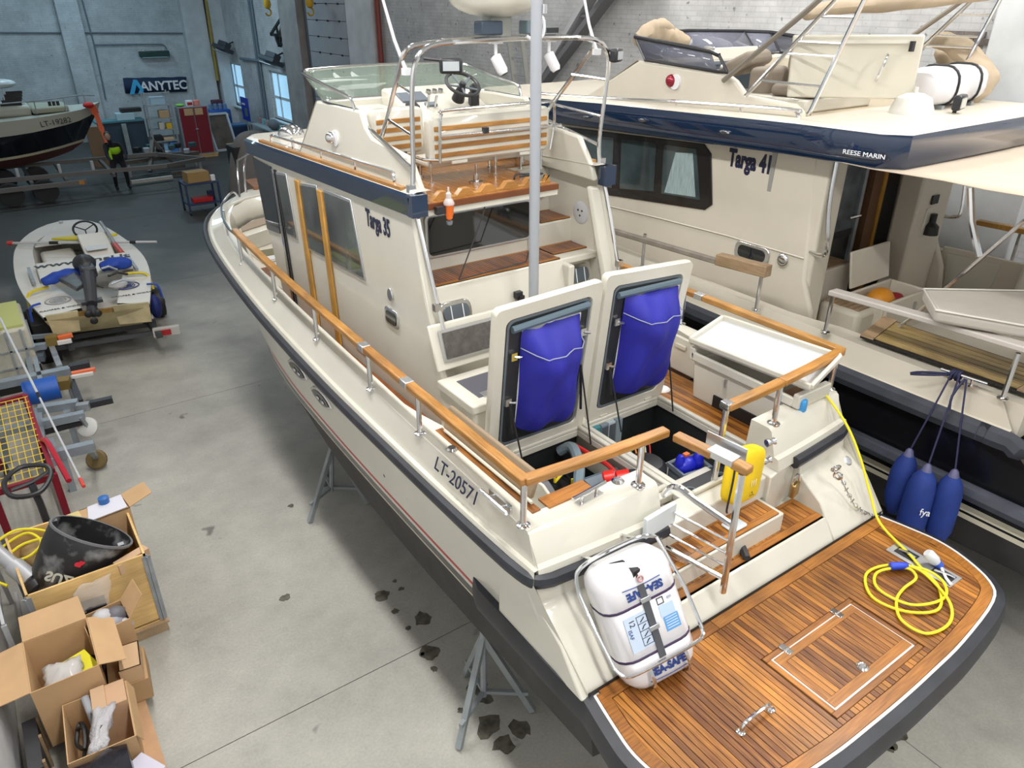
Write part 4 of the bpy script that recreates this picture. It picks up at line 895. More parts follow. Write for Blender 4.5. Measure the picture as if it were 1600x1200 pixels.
# ------------------------------------------------------------------ wheelhouse
side = [(2.97, 4.0), (2.97, 3.90), (2.80, 3.29), (2.50, 2.55), (2.46, 2.17), (6.45, 2.17), (6.78, 3.0), (7.0, 3.86)]
CGL = P('cabin_side_glass', (.075, .088, .084), .06, coat=.6, noise=.85, scale=1.8)  # lighter mottling in the colour stands in for reflections and the interior
def side_panel(s):
    xb, xt = 1.08, 1.035
    def X(z): return s*(xb+(xt-xb)*(z-2.2)/1.7)
    g = G(); ring_o = [(X(z), y, z) for y, z in side]; ring_i = [(X(z)-s*.06, y, z) for y, z in side]
    return g.loft([ring_o, ring_i]).build('cabin_side', GEL, YT, bevel=.02), X
for s in (-1, 1):
    cs_, X = side_panel(s)
    def plate(name, pts, mat, par, o=.006, th=.012, bev=0):
        return G().prism([(X(z)+s*o, y, z) for y, z in pts], (s*th, 0, 0)).build(name, mat, par, bevel=bev)
    # windows: frame and tinted pane
    for pts in ([(6.16, 3.74), (5.86, 3.77), (5.72, 3.12), (6.02, 3.10)], [(5.58, 3.73), (5.0, 3.80), (4.90, 3.12), (5.42, 3.09)], [(4.78, 3.80), (4.18, 3.82), (3.98, 3.15), (4.72, 3.12)]):
        c = Vector((sum(p[0] for p in pts)/4, sum(p[1] for p in pts)/4))
        f = plate('side_window', [tuple(c+(Vector(p)-c)*1.08) for p in pts], DULL, YT, .0, .014, .01)
        plate('pane', pts, CGL, f, .008, .01)
    for a, b in (((5.50, 3.79), (5.30, 2.22)), ((4.88, 3.80), (4.70, 2.20))):
        plate('door_strip', [(a[0]-.05, a[1]), (a[0]+.06, a[1]), (b[0]+.07, b[1]), (b[0]-.04, b[1])], OAK, YT, .004, .03, .008)
    plate('door_post', [(6.22, 3.78), (6.27, 3.78), (6.06, 2.2), (6.01, 2.2)], CHR, YT, .004, .03)
    plate('door_seal', [(6.18, 3.78), (6.205, 3.78), (5.98, 2.2), (5.955, 2.2)], DARK, YT, .004, .012)
    plate('windscreen_side', [(6.96, 3.80), (6.34, 3.79), (6.28, 3.03), (6.75, 2.98)], DGLASS, YT, .004, .01)
    c = (3.43, 3.15); plate('round_lamp', [(c[0]+.05*math.cos(k*.5236), c[1]+.06*math.sin(k*.5236)) for k in range(12)], CHR, YT, .0, .02, .006)
    f = plate('side_porthole', [(3.43+a, 2.93+b) for a, b in rrect(.27, .17, .05)], CHR, YT, .0, .015, .006); plate('pane', [(3.43+a, 2.93+b) for a, b in rrect(.2, .115, .04)], DGLASS, f, .012, .008)
    plate('vent_slot', [(4.3, 2.33), (4.02, 2.33), (4.02, 2.38), (4.3, 2.38)], GELB, YT, .0, .012)
text('Targa 35', .215, (-1.043, 3.62, 3.745), (0, -1, -.02), (0, 0, 1), NAVYT, YT, sx=.62, bold=.006)
# aft wing faces, inner faces and the bulkhead between them
g = G()
for s in (-1, 1):
    G().prism([(s*1.03, 2.99, 3.92), (s*1.07, 2.52, 2.56), (s*1.07, 2.5, 2.2), (s*.90, 2.60, 2.2), (s*.90, 2.62, 2.56), (s*.90, 3.08, 3.92)], (0, .06, 0)).build('wing', GEL, YT, bevel=.03)
g = G().bb(-.95, .45, 3.40, 3.45, 3.25, 4.0).bb(-.95, 1.0, 3.02, 3.45, 3.22, 3.29).prism([(-.97, 3.02, 3.29), (.56, 3.02, 3.29), (.56, 2.72, 2.2), (-.97, 2.72, 2.2)], (0, .05, 0)).prism([(.56, 3.15, 3.29), (1.0, 3.15, 3.29), (1.0, 2.85, 2.2), (.56, 2.85, 2.2)], (0, .05, 0)).bb(.55, .62, 2.9, 3.2, 2.2, 3.25)
g.bb(.50, 1.0, 3.42, 3.82, 3.25, 3.53).bb(.42, .50, 3.38, 3.9, 3.25, 4.0).bb(.55, 1.0, 3.80, 3.86, 3.2, 3.98)
g.build('aft_bulkhead', GEL, YT, bevel=.015)
G().bb(.985, 1.025, 3.06, 3.95, 3.2, 4.115).build('stair_side', GEL, YT)
AW = G().py([(-.13+a, 3.62+b) for a, b in rrect(1.16, .40, .05)], 3.375, 3.40).build('aft_window', DULL, YT, bevel=.006)
G().py([(-.13+a, 3.62+b) for a, b in rrect(1.10, .345, .04)], 3.362, 3.38).build('pane', DGLASS, AW)
def slats(name, poly_x0, x1, y0, y1, z, mat=TEAKD, w=.03, gap=.004, along='y'):
    t = G().bb(poly_x0, x1, y0, y1, z-.01, z+.004).build(name, CAULK, YT)
    fr = .03
    for q in ((poly_x0, x1, y0, y0+fr), (poly_x0, x1, y1-fr, y1)): G().bb(*q, z, z+.012).build('border_board', TEAKX, t)
    x = poly_x0+.004
    n_s = round((x1-poly_x0-.008)/w); w = (x1-poly_x0-.008)/n_s
    for _k in range(n_s): G().bb(x, x+w-gap, y0+fr+.003, y1-fr-.003, z, z+.011).build('slat', mat, t, smooth=0); x += w
    return t
slats('bench_tread', -.84, .54, 3.03, 3.40, 3.292); slats('bench_tread', .56, .98, 3.16, 3.42, 3.292)
slats('stair_tread', .62, .98, 3.44, 3.80, 3.532)
# portholes, speaker, plug on the bulkhead
def bulk(x, z): return Vector((x, 3.02-(3.29-z)*.30/1.09, z))
for cx, cz, w_, h_, yo in ((-.68, 3.06, .32, .19, 0), (.82, 3.07, .28, .20, .125)):
    c = bulk(cx, cz)+Vector((0, yo, 0))
    f = G().prism([(c.x+a, c.y-.02+b*.275, c.z+b) for a, b in rrect(w_, h_, .07)], (0, .03, 0)).build('porthole', CHR, YT, bevel=.006)
    G().prism([(c.x+a, c.y-.03+b*.275, c.z+b) for a, b in rrect(w_*.8, h_*.68, .05)], (0, .02, 0)).build('pane', P('porthole_glass%d' % (cx > 0), (.10, .12, .14), .15, coat=.5), f)
    for k in (-.17, .2): G().prism([(c.x+k*w_-.004, c.y-.036-h_*.09, c.z-h_*.34), (c.x+k*w_+.004, c.y-.036-h_*.09, c.z-h_*.34), (c.x+k*w_+.004, c.y-.036+h_*.09, c.z+h_*.34), (c.x+k*w_-.004, c.y-.036+h_*.09, c.z+h_*.34)], (0, .006, 0)).build('bar', WHT, f)
c = Vector((.82, 3.785, 3.77)); f = G().py([(c.x+a, c.z+b) for a, b in rrect(.22, .20, .06)], 3.78, 3.80).build('porthole', CHR, YT, bevel=.006); G().py([(c.x+a, c.z+b) for a, b in rrect(.15, .14, .04)], 3.772, 3.785).build('pane', DGLASS, f)
sp = G().lathe([(.001, .012), (.10, .012), (.115, .004), (.115, 0)], (.985, 3.28, 3.62), (-1, 0, 0), 22).build('speaker', P('speaker_grey', (.55, .56, .58), .5), YT)
for a, b in ((.03, .02), (-.03, .02), (0, -.03)): G().lathe([(.001, .004), (.011, .002), (.011, 0)], (.972, 3.28+a, 3.62+b), (-1, 0, 0), 8).build('speaker_screw', DARK, sp)
pg = bulk(-.02, 3.08); q = G().box(pg+Vector((0, -.03, 0)), (.07, .05, .06)).box(pg+Vector((.02, -.05, -.05)), (.05, .04, .09)).tube(smooth([pg+Vector((.02, -.05, -.09)), pg+Vector((.03, -.06, -.16)), pg+Vector((.0, -.06, -.25))], 4), .009, 6).build('power_plug', PLB)
tag(q, 'black shore plug fixed to the bulkhead beside the grey pole', 'plug')
# ------------------------------------------------------------------ wheelhouse roof and flybridge
def roofz(y): return float(np.interp(y, [2.95, 7.2], [4.12, 3.99]))
RB = [(-1.06, 2.96), (-1.06, 4.8), (-1.06, 6.5), (-1.055, 7.15), (-.90, 7.40), (.90, 7.40), (1.055, 7.15), (1.06, 6.5), (1.06, 4.8), (1.06, 2.96)]
g = G()
r0 = [(x, y, roofz(y)-.17) for x, y in RB]; r1 = [(x*1.015, y+.01*(y > 7), roofz(y)-.02) for x, y in RB]; r2 = [(x*.985, y, roofz(y)) for x, y in RB]; r3 = [(x*.93, y-.05*(y > 7)+.0, roofz(y)+.015) for x, y in RB]
g.m = 0; g.loft([r0, r1, r2], False, False); ru = [p for p in r0 if p[1] > 3.9]+[(1.06, 3.86, 3.92), (-1.06, 3.86, 3.92)]; g.add(ru, [tuple(range(len(ru)))])
g.m = 1; g.loft([r2, r3], False, False)
top = [(x, y, z) for x, y, z in r3]
g.add([p for p in top if p[1] > 4.55]+[(.98, 4.55, roofz(4.55)+.015), (-.98, 4.55, roofz(4.55)+.015)], [tuple(range(8+0))]) if False else None
g.add([(x, y, z) for x, y, z in r3 if y > 4.6]+[(.99, 4.6, 4.07), (-.99, 4.6, 4.07)], [tuple(range(len([1 for q in r3 if q[1] > 4.6])+2))])
for s in (-1, 1):
    g.add([(s*.99, 4.6, 4.07), (s*.985, 2.96, 4.135), (s*.86, 2.96, 4.135), (s*.86, 4.6, 4.07)], [(0, 1, 2, 3)])
    g.m = 0; g.bb(s*.93 if s > 0 else -1.07, 1.07 if s > 0 else -.93, 2.90, 2.99, 3.95, 4.125); g.m = 1
RF = g.build('roof', [NAVY, GEL], YT, smooth=30)
for s in (-1, 1):
    o = G().loft([[(s*1.035, y, roofz(y)), (s*1.035, y, roofz(y)+.03), (s*.985, y, roofz(y)+.032), (s*.985, y, roofz(y))] for y in (3.15, 4, 5, 6, 6.7)]).build('roof_trim', RAILW, YT)
    G().tube(smooth([(s*.95, 3.42, 4.11), (s*.95, 3.44, 4.19), (s*.95, 3.6, 4.20), (s*.95, 5, 4.16), (s*.94, 6.35, 4.11), (s*.94, 6.5, 4.08), (s*.94, 6.52, 4.02)], 4), .016, 8).build('roof_rail', CHR, YT)
    for y in (4.2, 5.0, 5.8): G().cyl((s*.95, y, 4.04), (s*.95, y, 4.17), .012, 6).build('rail_post', CHR, YT)
    # flybridge coaming
    pr = [(3.0, 3.98), (3.02, 4.10), (3.22, 4.36), (3.88, 4.42), (4.0, 4.50), (4.07, 4.62), (4.6, 4.62), (5.06, 4.61), (5.62, 4.03)]
    g = G().loft([[(s*.96, y, z) if z < 4.1 else (s*.92, y, z) for y, z in pr], [(s*.88, y, z) if z < 4.1 else (s*.86, y, z) for y, z in pr]])
    g.build('flybridge_coaming', GEL, YT, bevel=.02)
    c = at(520, 215, x=-.945); c.x = s*.95
    G().ell((c.x, c.y, c.z), (.07, .06, .06), 12, 8).build('nav_lamp', CHR, YT); G().lathe([(.075, 0), (.075, .02)], (s*.93, c.y-.05, c.z), (s, 0, 0), 14).build('lamp_base', WHT, YT)
G().loft([[(-.96, 5.62, 4.03), (.96, 5.62, 4.03)], [(-.92, 5.06, 4.61), (.92, 5.06, 4.61)], [(-.86, 4.9, 4.61), (.86, 4.9, 4.61)], [(-.86, 4.88, 4.05), (.86, 4.88, 4.05)]], False, False).build('dash_front', GEL, YT)
# teak floor and its wavy end grain trim
FB = G().bb(-.88, .46, 3.0, 4.9, 3.92, 4.01).bb(.46, .88, 3.82, 4.9, 3.92, 4.01).build('flybridge_floor', GEL, YT)
FT = wood('flybridge_teak', (.24, .085, .015), (.46, .20, .05), .25, 1, .1)
x = -.88
while x < .86:
    y0 = 3.0 if x < .43 else 3.84
    G().bb(x, x+.056, y0, 4.88, 4.0, 4.022).build('plank', FT, FB, smooth=0); x += .058
G().bb(-.88, .46, 2.985, 3.0, 3.97, 4.018).build('edge_board', P('dark_edge_teak', (.16, .05, .015), .4), FB)
wv = [(-.80, 4.02)]
for k in range(5):
    a = -.72+k*.23; wv += [(a, 4.085), (a+.05, 4.085), (a+.10, 4.035), (a+.16, 4.035), (a+.21, 4.085)]
wv += [(.40, 4.085), (.42, 4.02)]
G().prism([(x_, 3.06, z_) for x_, z_ in wv], (0, .06, 0)).build('bottle_rack', RAILX, YT, bevel=.008)
G().tube(smooth([(.05, 3.1, 4.09), (.12, 3.16, 4.11), (.25, 3.16, 4.10), (.36, 3.1, 4.10), (.2, 3.04, 4.12), (.08, 3.06, 4.11)], 4), .01, 5).build('rack_cord', DARK, YT)
ck = G().tube(smooth([(-.30, 3.04, 4.02), (-.33, 3.02, 3.86), (-.62, 2.98, 3.33)], 3), .006, 5).tube([(-.62, 2.98, 3.33), (.10, 2.98, 3.36), (.24, 3.0, 3.7), (.26, 3.03, 4.02)], .006, 5).build('bungee_cord', DARK)
tag(ck, 'thin black cord stretched below the flybridge across the aft window', 'cord')
# helm: console, dash, wheel
HC = G().px([(4.30, 4.02), (4.30, 4.42), (4.42, 4.56), (4.78, 4.70), (4.92, 4.70), (4.92, 4.02)], -.30, .62).px([(4.5, 4.02), (4.5, 4.50), (4.6, 4.55), (4.92, 4.56), (4.92, 4.02)], -.86, -.30).px([(4.2, 4.02), (4.2, 4.46), (4.92, 4.50), (4.92, 4.02)], .62, .86).build('helm_console', GEL, YT, bevel=.03)
def dash(u, v, w_, h_, name, mat):
    c = Vector((u, 4.42+v, 4.56+v*.39)); sl = math.atan2(.14, .36); M = Matrix.Rotation(sl, 3, 'X')
    return G().box(c+Vector((0, 0, .008)), (w_, h_, .03), M=M).build(name, mat, HC, bevel=.006)
dash(-.12, .17, .28, .17, 'chart_display', P('display_grey', (.14, .16, .19), .25)); dash(-.20, .02, .12, .08, 'switch_panel', PLB); dash(.0, .02, .12, .06, 'switch_panel', PLG)
for x in (.10, .17, .24): G().lathe([(.001, .02), (.025, .02), (.03, 0)], (x, 4.66, 4.665), (0, -.36, .93), 12).build('gauge', CHR, HC)
G().tube([(-.06, 4.40, 4.56), (-.06, 4.36, 4.68)], .012, 6).tube([(.02, 4.40, 4.56), (.03, 4.37, 4.66)], .012, 6).build('throttle_lever', CHR, HC)
G().box((.47, 4.40, 4.60), (.10, .08, .14)).ell((.47, 4.38, 4.70), (.06, .05, .05), 10, 6).build('throttle_unit', PLB, HC, bevel=.02)
wc = Vector((.26, 4.26, 4.76)); ax = Vector((0, -.55, .83)).normalized()
SW = G().torus(wc, .165, .017, ax, 26, 8).build('steering_wheel', PLB, YT)
a = ax.cross(Vector((1, 0, 0))).normalized(); b = ax.cross(a)
for k in range(5):
    t_ = k*2*PI/5+.3; G().tube([wc-ax*.03, wc+a*(.16*math.cos(t_))+b*(.16*math.sin(t_))], .011, 6).build('spoke', PLG, SW)
G().lathe([(.001, .03), (.03, .02), (.035, -.03), (.05, -.08), (.065, -.18)], wc, ax, 14).build('wheel_hub', PLB, SW)
# windscreen with its steel rail
def wrail(z0): return
tp = smooth([(-.90, 4.16, 4.50), (-.91, 4.22, 4.66), (-.92, 4.30, 4.72), (-.93, 4.8, 4.78), (-.94, 5.22, 4.835), (-.90, 5.36, 4.85), (-.75, 5.43, 4.86), (0, 5.50, 4.87), (.75, 5.43, 4.86), (.90, 5.36, 4.85), (.94, 5.22, 4.835), (.93, 4.8, 4.78), (.92, 4.30, 4.72), (.91, 4.22, 4.66), (.90, 4.16, 4.50)], 4)
bt = []
for p in tp:
    y = max(4.12, min(5.02, 4.12+(p.y-4.16)*.70)); bt.append(Vector((p.x*.97, y, 4.615 if y > 4.15 else 4.5)))
G().loft([tp, bt], False, False).build('windscreen', P('windscreen_glass', (.30, .38, .30), .03, trans=.0, alpha=.26, coat=.4), YT, solid=.008)
G().tube(tp, .014, 8).tube(bt[4:-4], .012, 6).build('windscreen_rail', CHR, YT)
# seats: slatted backs
def seat(x0, x1, y, z0, z1, name, rail_=False):
    t = G().loft([[(x, yy, z) for x, z in [((x0+x1)/2+a, (z0+z1)/2+b) for a, b in rrect(x1-x0-o, z1-z0-o, .06)]] for yy, o in ((y-.0, .04), (y+.02, 0), (y+.10, 0), (y+.13, .05))]).build(name, GEL, YT, smooth=40)
    n = 4; h = (z1-z0-.10)/n
    for k in range(n):
        z = z0+.05+k*h; o = G().bb(x0+.04, x1-.04, y-.012, y+.01, z, z+h*.52).build('slat', RAILX, t, bevel=.004)
    G().bb(x0+.02, x1-.02, y+.1, y+.42, z0-.06, z0+.02).build('seat_base', GEL, t, bevel=.03)
    G().bb(x0+.2, x0+.36, y-.02, y, z0-.01, z0+.015).build('foot_cover', GEL, t); G().bb(x1-.36, x1-.2, y-.02, y, z0-.01, z0+.015).build('foot_cover', GEL, t)
    return t
ss = seat(-.52, .78, 3.55, 4.20, 4.60, 'helm_seat')
G().tube(smooth([(-.46, 3.50, 4.22), (-.46, 3.48, 4.50), (-.44, 3.48, 4.62), (-.36, 3.48, 4.65), (.66, 3.48, 4.65), (.74, 3.5, 4.64), (.82, 3.54, 4.60), (.84, 3.56, 4.4), (.80, 3.56, 4.2)], 4), .014, 8).tube([(-.46, 3.48, 4.44), (.86, 3.48, 4.43)], .014, 8).tube([(-.46, 3.50, 4.24), (-.56, 3.6, 4.24), (-.56, 3.9, 4.24)], .014, 8).build('seat_rail', CHR, ss)
G().box((.0, 3.475, 4.455), (.05, .04, .05)).build('rail_clamp', PLB, ss)
for x, y in ((-.50, 3.6), (-.42, 3.95), (.2, 3.62), (.35, 3.95), (.55, 3.7), (.75, 3.95), (.72, 3.6)): G().cyl((x, y, 4.02), (x, y, 4.2), .014, 8).lathe([(.03, 0), (.03, .01)], (x, y, 4.022), n=10).build('seat_leg', CHR, ss)
G().lathe([(.07, 0), (.07, .012), (.03, .02), (.025, .07), (.012, .08), (.012, .16)], (-.12, 3.45, 4.022), n=14).build('table_socket', CHR, YT)
seat(-.82, -.30, 4.05, 4.22, 4.62, 'companion_seat')
# radar arch
g = G()
AR = {}
for s in (-1, 1):
    rear = smooth([(s*.985, 2.62, 3.06), (s*.985, 2.66, 3.13), (s*.995, 2.93, 3.85), (s*.985, 3.03, 4.1), (s*.965, 3.04, 4.35), (s*.97, 3.0, 4.75), (s*.96, 2.97, 5.0), (s*.90, 2.97, 5.13), (s*.78, 2.97, 5.19), (s*.6, 2.97, 5.205)], 4)
    fore = smooth([(s*.86, 3.78, 4.45), (s*.88, 3.58, 4.66), (s*.93, 3.24, 5.02), (s*.935, 3.15, 5.12), (s*.86, 3.12, 5.18), (s*.6, 3.12, 5.20)], 4)
    for pth, nm in ((rear, 'arch_leg'), (fore, 'arch_leg')): G().tube(pth, .019, 8).build(nm, CHR, YT)
    for y0, z0, y1, z1 in ((3.62, 4.60, 3.02, 4.55), (3.36, 4.88, 3.0, 4.86)): G().tube([(s*.875, y0, z0), (s*.965, y1, z1)], .012, 6).build('arch_rung', CHR, YT)
    G().tube([(s*.88, 4.0, 4.49), (s*.965, 3.06, 4.30)], .016, 8).build('arch_brace', CHR, YT)
    for z, y in ((3.25, 2.705), (4.15, 3.035)): G().box((s*1.0, y, z), (.06, .05, .06)).build('rail_bracket', CHR, YT)
for y in (2.97, 3.12): G().tube([(-.62, y, 5.205), (0, y, 5.215), (.62, y, 5.205)], .019, 8).build('arch_bar', CHR, YT)
G().ell((-.1, 3.15, 5.49), (.38, .33, .13), 24, 10).build('radar_dome', P('dome_cream', (.68, .66, .58), .3, coat=.3), YT)
G().bb(-.2, .0, 3.07, 3.2, 5.22, 5.37).build('radar_bracket', P('bracket_grey', (.34, .36, .33), .5), YT, bevel=.01)
for x, m_ in ((-.33, P('horn_dark', (.04, .06, .09), .4)), (.10, P('horn_slate', (.16, .22, .25), .4))): G().bb(x, x+.2, 3.0, 3.12, 5.24, 5.34).build('loud_hailer', m_, YT, bevel=.012)
G().tube(smooth([(.12, 3.0, 5.42), (.20, 2.93, 5.36), (.20, 2.92, 5.24), (.12, 2.93, 5.20), (.06, 2.95, 5.23)], 4), .014, 6).build('radar_cable', WHT, YT)
G().bb(.24, .50, 3.1, 3.16, 5.24, 5.28).cyl((.34, 3.13, 5.28), (.36, 3.13, 5.33), .02).build('antenna_bracket', PLB, YT)
for x in (-.19, .34):
    o = G().cyl((x, 3.02, 5.18), (x, 3.02, 5.10), .014, 6).box((x, 3.02, 5.185), (.1, .06, .012)).build('deck_lamp', WHT, YT)
    G().lathe([(.02, .1), (.045, .09), (.045, -.03), (.03, -.06)], (x+.02, 2.98, 5.01), (-.25, .45, .85), 12).build('lamp_body', WHT, o); G().lathe([(.001, -.065), (.034, -.06)], (x+.02, 2.98, 5.01), (-.25, .45, .85), 12).build('lens', DARK, o)
for c, s in (((-.70, 2.86, 5.05), -1), ((1.0, 2.92, 5.06), 1)):
    o = G().box(c, (.17, .07, .11), s*.5).build('floodlight', PLB, YT, bevel=.02); cc = Vector(c)
    M = Matrix.Rotation(s*.5, 3, 'Z'); G().box(cc+M @ Vector((0, -.037, 0)), (.12, .008, .065), M=M).build('lens', P('lens_grey', (.45, .48, .5), .2), o)
    G().tube([cc+Vector((0, .03, .03)), (s*.86 if s < 0 else .95, 2.98, 5.10)], .012, 6).build('lamp_arm', PLB, o)
for s, c in ((-1, (-.915, 3.16, 5.0)), (1, (.93, 3.1, 5.08))):
    c = Vector(c); G().tube([c, c+Vector((-.06, .05, .22)), c+Vector((-.19, .18, .95))], [.016, .013, .006], 6).box(c, (.06, .05, .05)).build('whip_antenna', P('antenna_white', (.75, .75, .78), .4), YT)
# nav buoy light in its clamp
q = thing('light_buoy', 'orange light buoy with clear top clamped under the flybridge edge', 'buoy', (-.70, 2.95, 3.95))
G().lathe([(r_*.78, h_*.74) for r_, h_ in [(.02, -.14), (.035, -.12), (.035, -.10), (.045, -.08), (.05, .02), (.055, .03)]], (-.72, 2.93, 3.985), n=14).build('body', ORG_, q); G().lathe([(r_*.78, h_*.74) for r_, h_ in [(.035, -.15), (.03, -.19), (.012, -.2)]], (-.72, 2.93, 3.985), n=12).build('foot', PLG, q)
G().lathe([(r_*.78, h_*.74) for r_, h_ in [(.058, .03), (.06, .05), (.045, .08), (.03, .10), (.03, .15), (.012, .17), (.01, .22)]], (-.72, 2.93, 3.985), n=14).build('lens', P('pale_lens', (.7, .6, .58), .2, alpha=.8), q); G().box((-.80, 2.94, 3.97), (.08, .05, .06)).build('clamp', PLB, q)
# bow: seat, hatch, samson post and boards
G().pz([(-.92, 8.6), (-.2, 8.95), (.2, 8.95), (.92, 8.6), (.86, 9.0), (.5, 9.42), (0, 9.55), (-.5, 9.42), (-.86, 9.0)], 2.15, 2.42).build('bow_seat', GEL, YT, bevel=.03)
G().pz([(-.84, 8.78), (-.3, 9.06), (.3, 9.06), (.84, 8.78), (.78, 9.02), (.45, 9.34), (0, 9.45), (-.45, 9.34), (-.78, 9.02)], 2.42, 2.44).build('seat_pad', P('taupe_pad', (.30, .24, .18), .7), YT)
G().loft([[(-1.1, 8.75, 2.2), (-.92, 9.1, 2.2), (-.6, 9.45, 2.2), (0, 9.68, 2.2), (.6, 9.45, 2.2), (.92, 9.1, 2.2), (1.1, 8.75, 2.2)], [(-1.0, 8.75, 2.72), (-.84, 9.05, 2.73), (-.54, 9.38, 2.74), (0, 9.6, 2.75), (.54, 9.38, 2.74), (.84, 9.05, 2.73), (1.0, 8.75, 2.72)]], False, False).build('bow_lining', GEL, YT, solid=.03)
G().pz([(-.9, 9.12), (-.52, 9.44), (0, 9.64), (.52, 9.44), (.9, 9.12), (.66, 9.58), (.33, 9.95), (0, 10.02), (-.33, 9.95), (-.66, 9.58)], 2.72, 2.765).build('foredeck', GEL, YT, bevel=.01)
G().pz([(-.26, 9.85), (.26, 9.85), (.2, 10.5), (-.2, 10.5)], 2.77, 2.81).build('bow_board', P('brown_bow_board', (.20, .09, .04), .5), YT)
for s in (-1, 1):
    G().tube(smooth([(s*.42, 9.75, 2.76), (s*.36, 9.9, 3.0), (s*.20, 10.25, 3.22), (0, 10.5, 3.26)], 4), .018, 8).tube([(s*.60, 9.5, 2.76), (s*.38, 10.1, 3.2), (0, 10.32, 3.30)], .016, 8).build('pulpit', CHR, YT)
FH = G().bb(-.85, -.25, 7.95, 8.55, 2.165, 2.19).build('fore_hatch', GEL, YT, bevel=.02); G().bb(-.75, -.35, 8.2, 8.5, 2.19, 2.196).build('hatch_pane', P('olive_glass', (.16, .15, .08), .2), FH); G().bb(-.75, -.35, 7.98, 8.15, 2.19, 2.2).build('hatch_board', WHT, FH)
G().bb(-1.22, -1.0, 6.75, 7.3, 2.165, 2.19).build('deck_board', TEAKD, YT); G().bb(-.95, -.70, 7.35, 7.75, 2.165, 2.18).build('deck_board', TEAKD, YT)
G().px([(7.3, 2.16), (8.9, 2.16), (8.9, 2.62), (7.6, 2.60)], -1.14, -1.10).build('fore_locker', GEL, YT, bevel=.02)
G().tube([(-.45, 7.7, 2.19), (-.28, 7.35, 2.30)], .012, 6).ell((-.47, 7.74, 2.22), (.06, .06, .03), 10, 5).build('windlass_handle', STEEL, YT)
G().prism([(-.98, 6.42, 2.17), (.98, 6.42, 2.17), (.98, 6.8, 3.0), (-.98, 6.8, 3.0)], (0, .05, 0)).build('cabin_front', GEL, YT); G().prism([(-.97, 6.82, 3.0), (.97, 6.82, 3.0), (.97, 7.08, 3.8), (-.97, 7.08, 3.8)], (0, .02, 0)).build('windscreen_front', DGLASS, YT)
G().bb(-.3, .1, 6.6, 6.8, 4.0, 4.1).build('searchlight_base', WHT, YT); G().ell((-.62, 6.75, 4.05), (.16, .14, .12), 14, 8).build('searchlight', CHR, YT)
# grey pole standing between bench and hatches
t = thing('pole', 'tall grey steel pole rising past the flybridge from the cockpit', 'pole', (-.20, 2.45, 2.25))
G().tube([(-.20, 2.45, 2.25), (-.225, 2.45, 6.2)], .042, 14).build('tube', ALU, t); G().lathe([(.09, 0), (.09, .02), (.05, .03)], (-.20, 2.45, 2.25), n=14).build('foot', STEEL, t)
G().cyl((-.18, 2.41, 5.40), (-.18, 2.41, 5.46), .02).build('clip', CHR, t)
# ------------------------------------------------------------------ the bigger yacht alongside
Y2 = thing('motor_yacht', 'bigger motor yacht with black topsides and tan awning standing alongside', 'boat', (4.25, 4, .5))
def T2(l): return [Vector((4.25+p.x*1.13, p.y*1.15-1.0, p.z+.07)) for p in l]
def M2(l): return [Vector((8.5-p.x, p.y, p.z)) for p in l]
g = G()
for s in (0, 1):
    f = (lambda l: T2(l)) if s == 0 else (lambda l: M2(T2(l)))
    def strip(*ls): g.loft([f(l) for l in ls], False, False)
    g.m = 0; strip(l_rub, l_fl, l_mid); strip(l_mid, l_st0)
    b1, b2, b3, b4 = [off(l_st0, dz, 1-.05*dz) for dz in (.13, .20, .225, .275)]
    g.m = 0; strip(l_st0, b1); g.m = 1; strip(b1, b2); g.m = 0; strip(b2, b3); g.m = 1; strip(b3, b4)
    g.m = 2; strip(b4, l_chn, l_kel)
st2 = T2([l[0] for l in (l_rub, l_mid, l_st4, l_chn, l_kel)]); g.m = 0
g.add(st2+M2(st2)[::-1], [tuple(range(10))])
g.build('hull', [BLACK, CRST, ANTI], Y2, smooth=40)
g = G()
for f in (T2, lambda l: M2(T2(l))):
    g.loft([f(l_rub), f([p+Vector((0, 0, .06)) for p in l_rub]), f(l_shl), f(inset(l_shl, .03)), f(l_top), f(inn), f(deckl)], False, False)
def x2(x): return 4.25+x*1.13
g.bb(x2(-1.58), x2(1.58), -.46, -.12, 2.32, 2.66)
g.build('bulwark', GELB, Y2, smooth=40)
G().pz([(x2(-1.42), 0), (x2(-1.42), 6.9), (x2(-1.22), 8.4), (x2(-.6), 9.9), (x2(.6), 9.9), (x2(1.22), 8.4), (x2(1.42), 6.9), (x2(1.42), 0)], 2.18, 2.24).build('side_deck', GELB, Y2)
G().pz([(x2(-1.46), .55), (x2(1.46), .55), (x2(1.46), -.2), (x2(-1.46), -.2)], 2.16, 2.2).build('cockpit_sole', PALE, Y2)
rl = T2(l_rub); rr = M2(rl)
st_ = smooth([rl[1], rl[0], (x2(-1.5), -.56, 2.31), (4.25, -.66, 2.31), (x2(1.5), -.56, 2.31), rr[0], rr[1]], 4)
G().tube(rl[::-1]+st_[1:-1]+rr, .075, 8, rx=1.2).build('rub_rail', P('slate_fender', (.045, .05, .065), .4, noise=.3, scale=6), Y2)
for l in (T2([p for p in l_mid if p.y < 5.8]), M2(T2([p for p in l_mid if p.y < 5.8]))):
    dx = -.03 if l[0].x < 4.25 else .03
    q = [Vector((p.x+dx, p.y, p.z-.06)) for p in l]; q[-1].x -= dx*2
    G().tube(q, .075, 8, rx=1.1).build('strake_fender', P('strake_grey%d' % (dx > 0), (.06, .065, .085), .4, noise=.3, scale=6), Y2)
p2 = [(x2(-1.53), -1.0), (x2(-1.6), -1.5), (x2(-1.55), -1.85), (x2(-1.2), -2.15), (4.25, -2.25), (x2(1.2), -2.15), (x2(1.55), -1.85), (x2(1.6), -1.5), (x2(1.53), -1.0)]
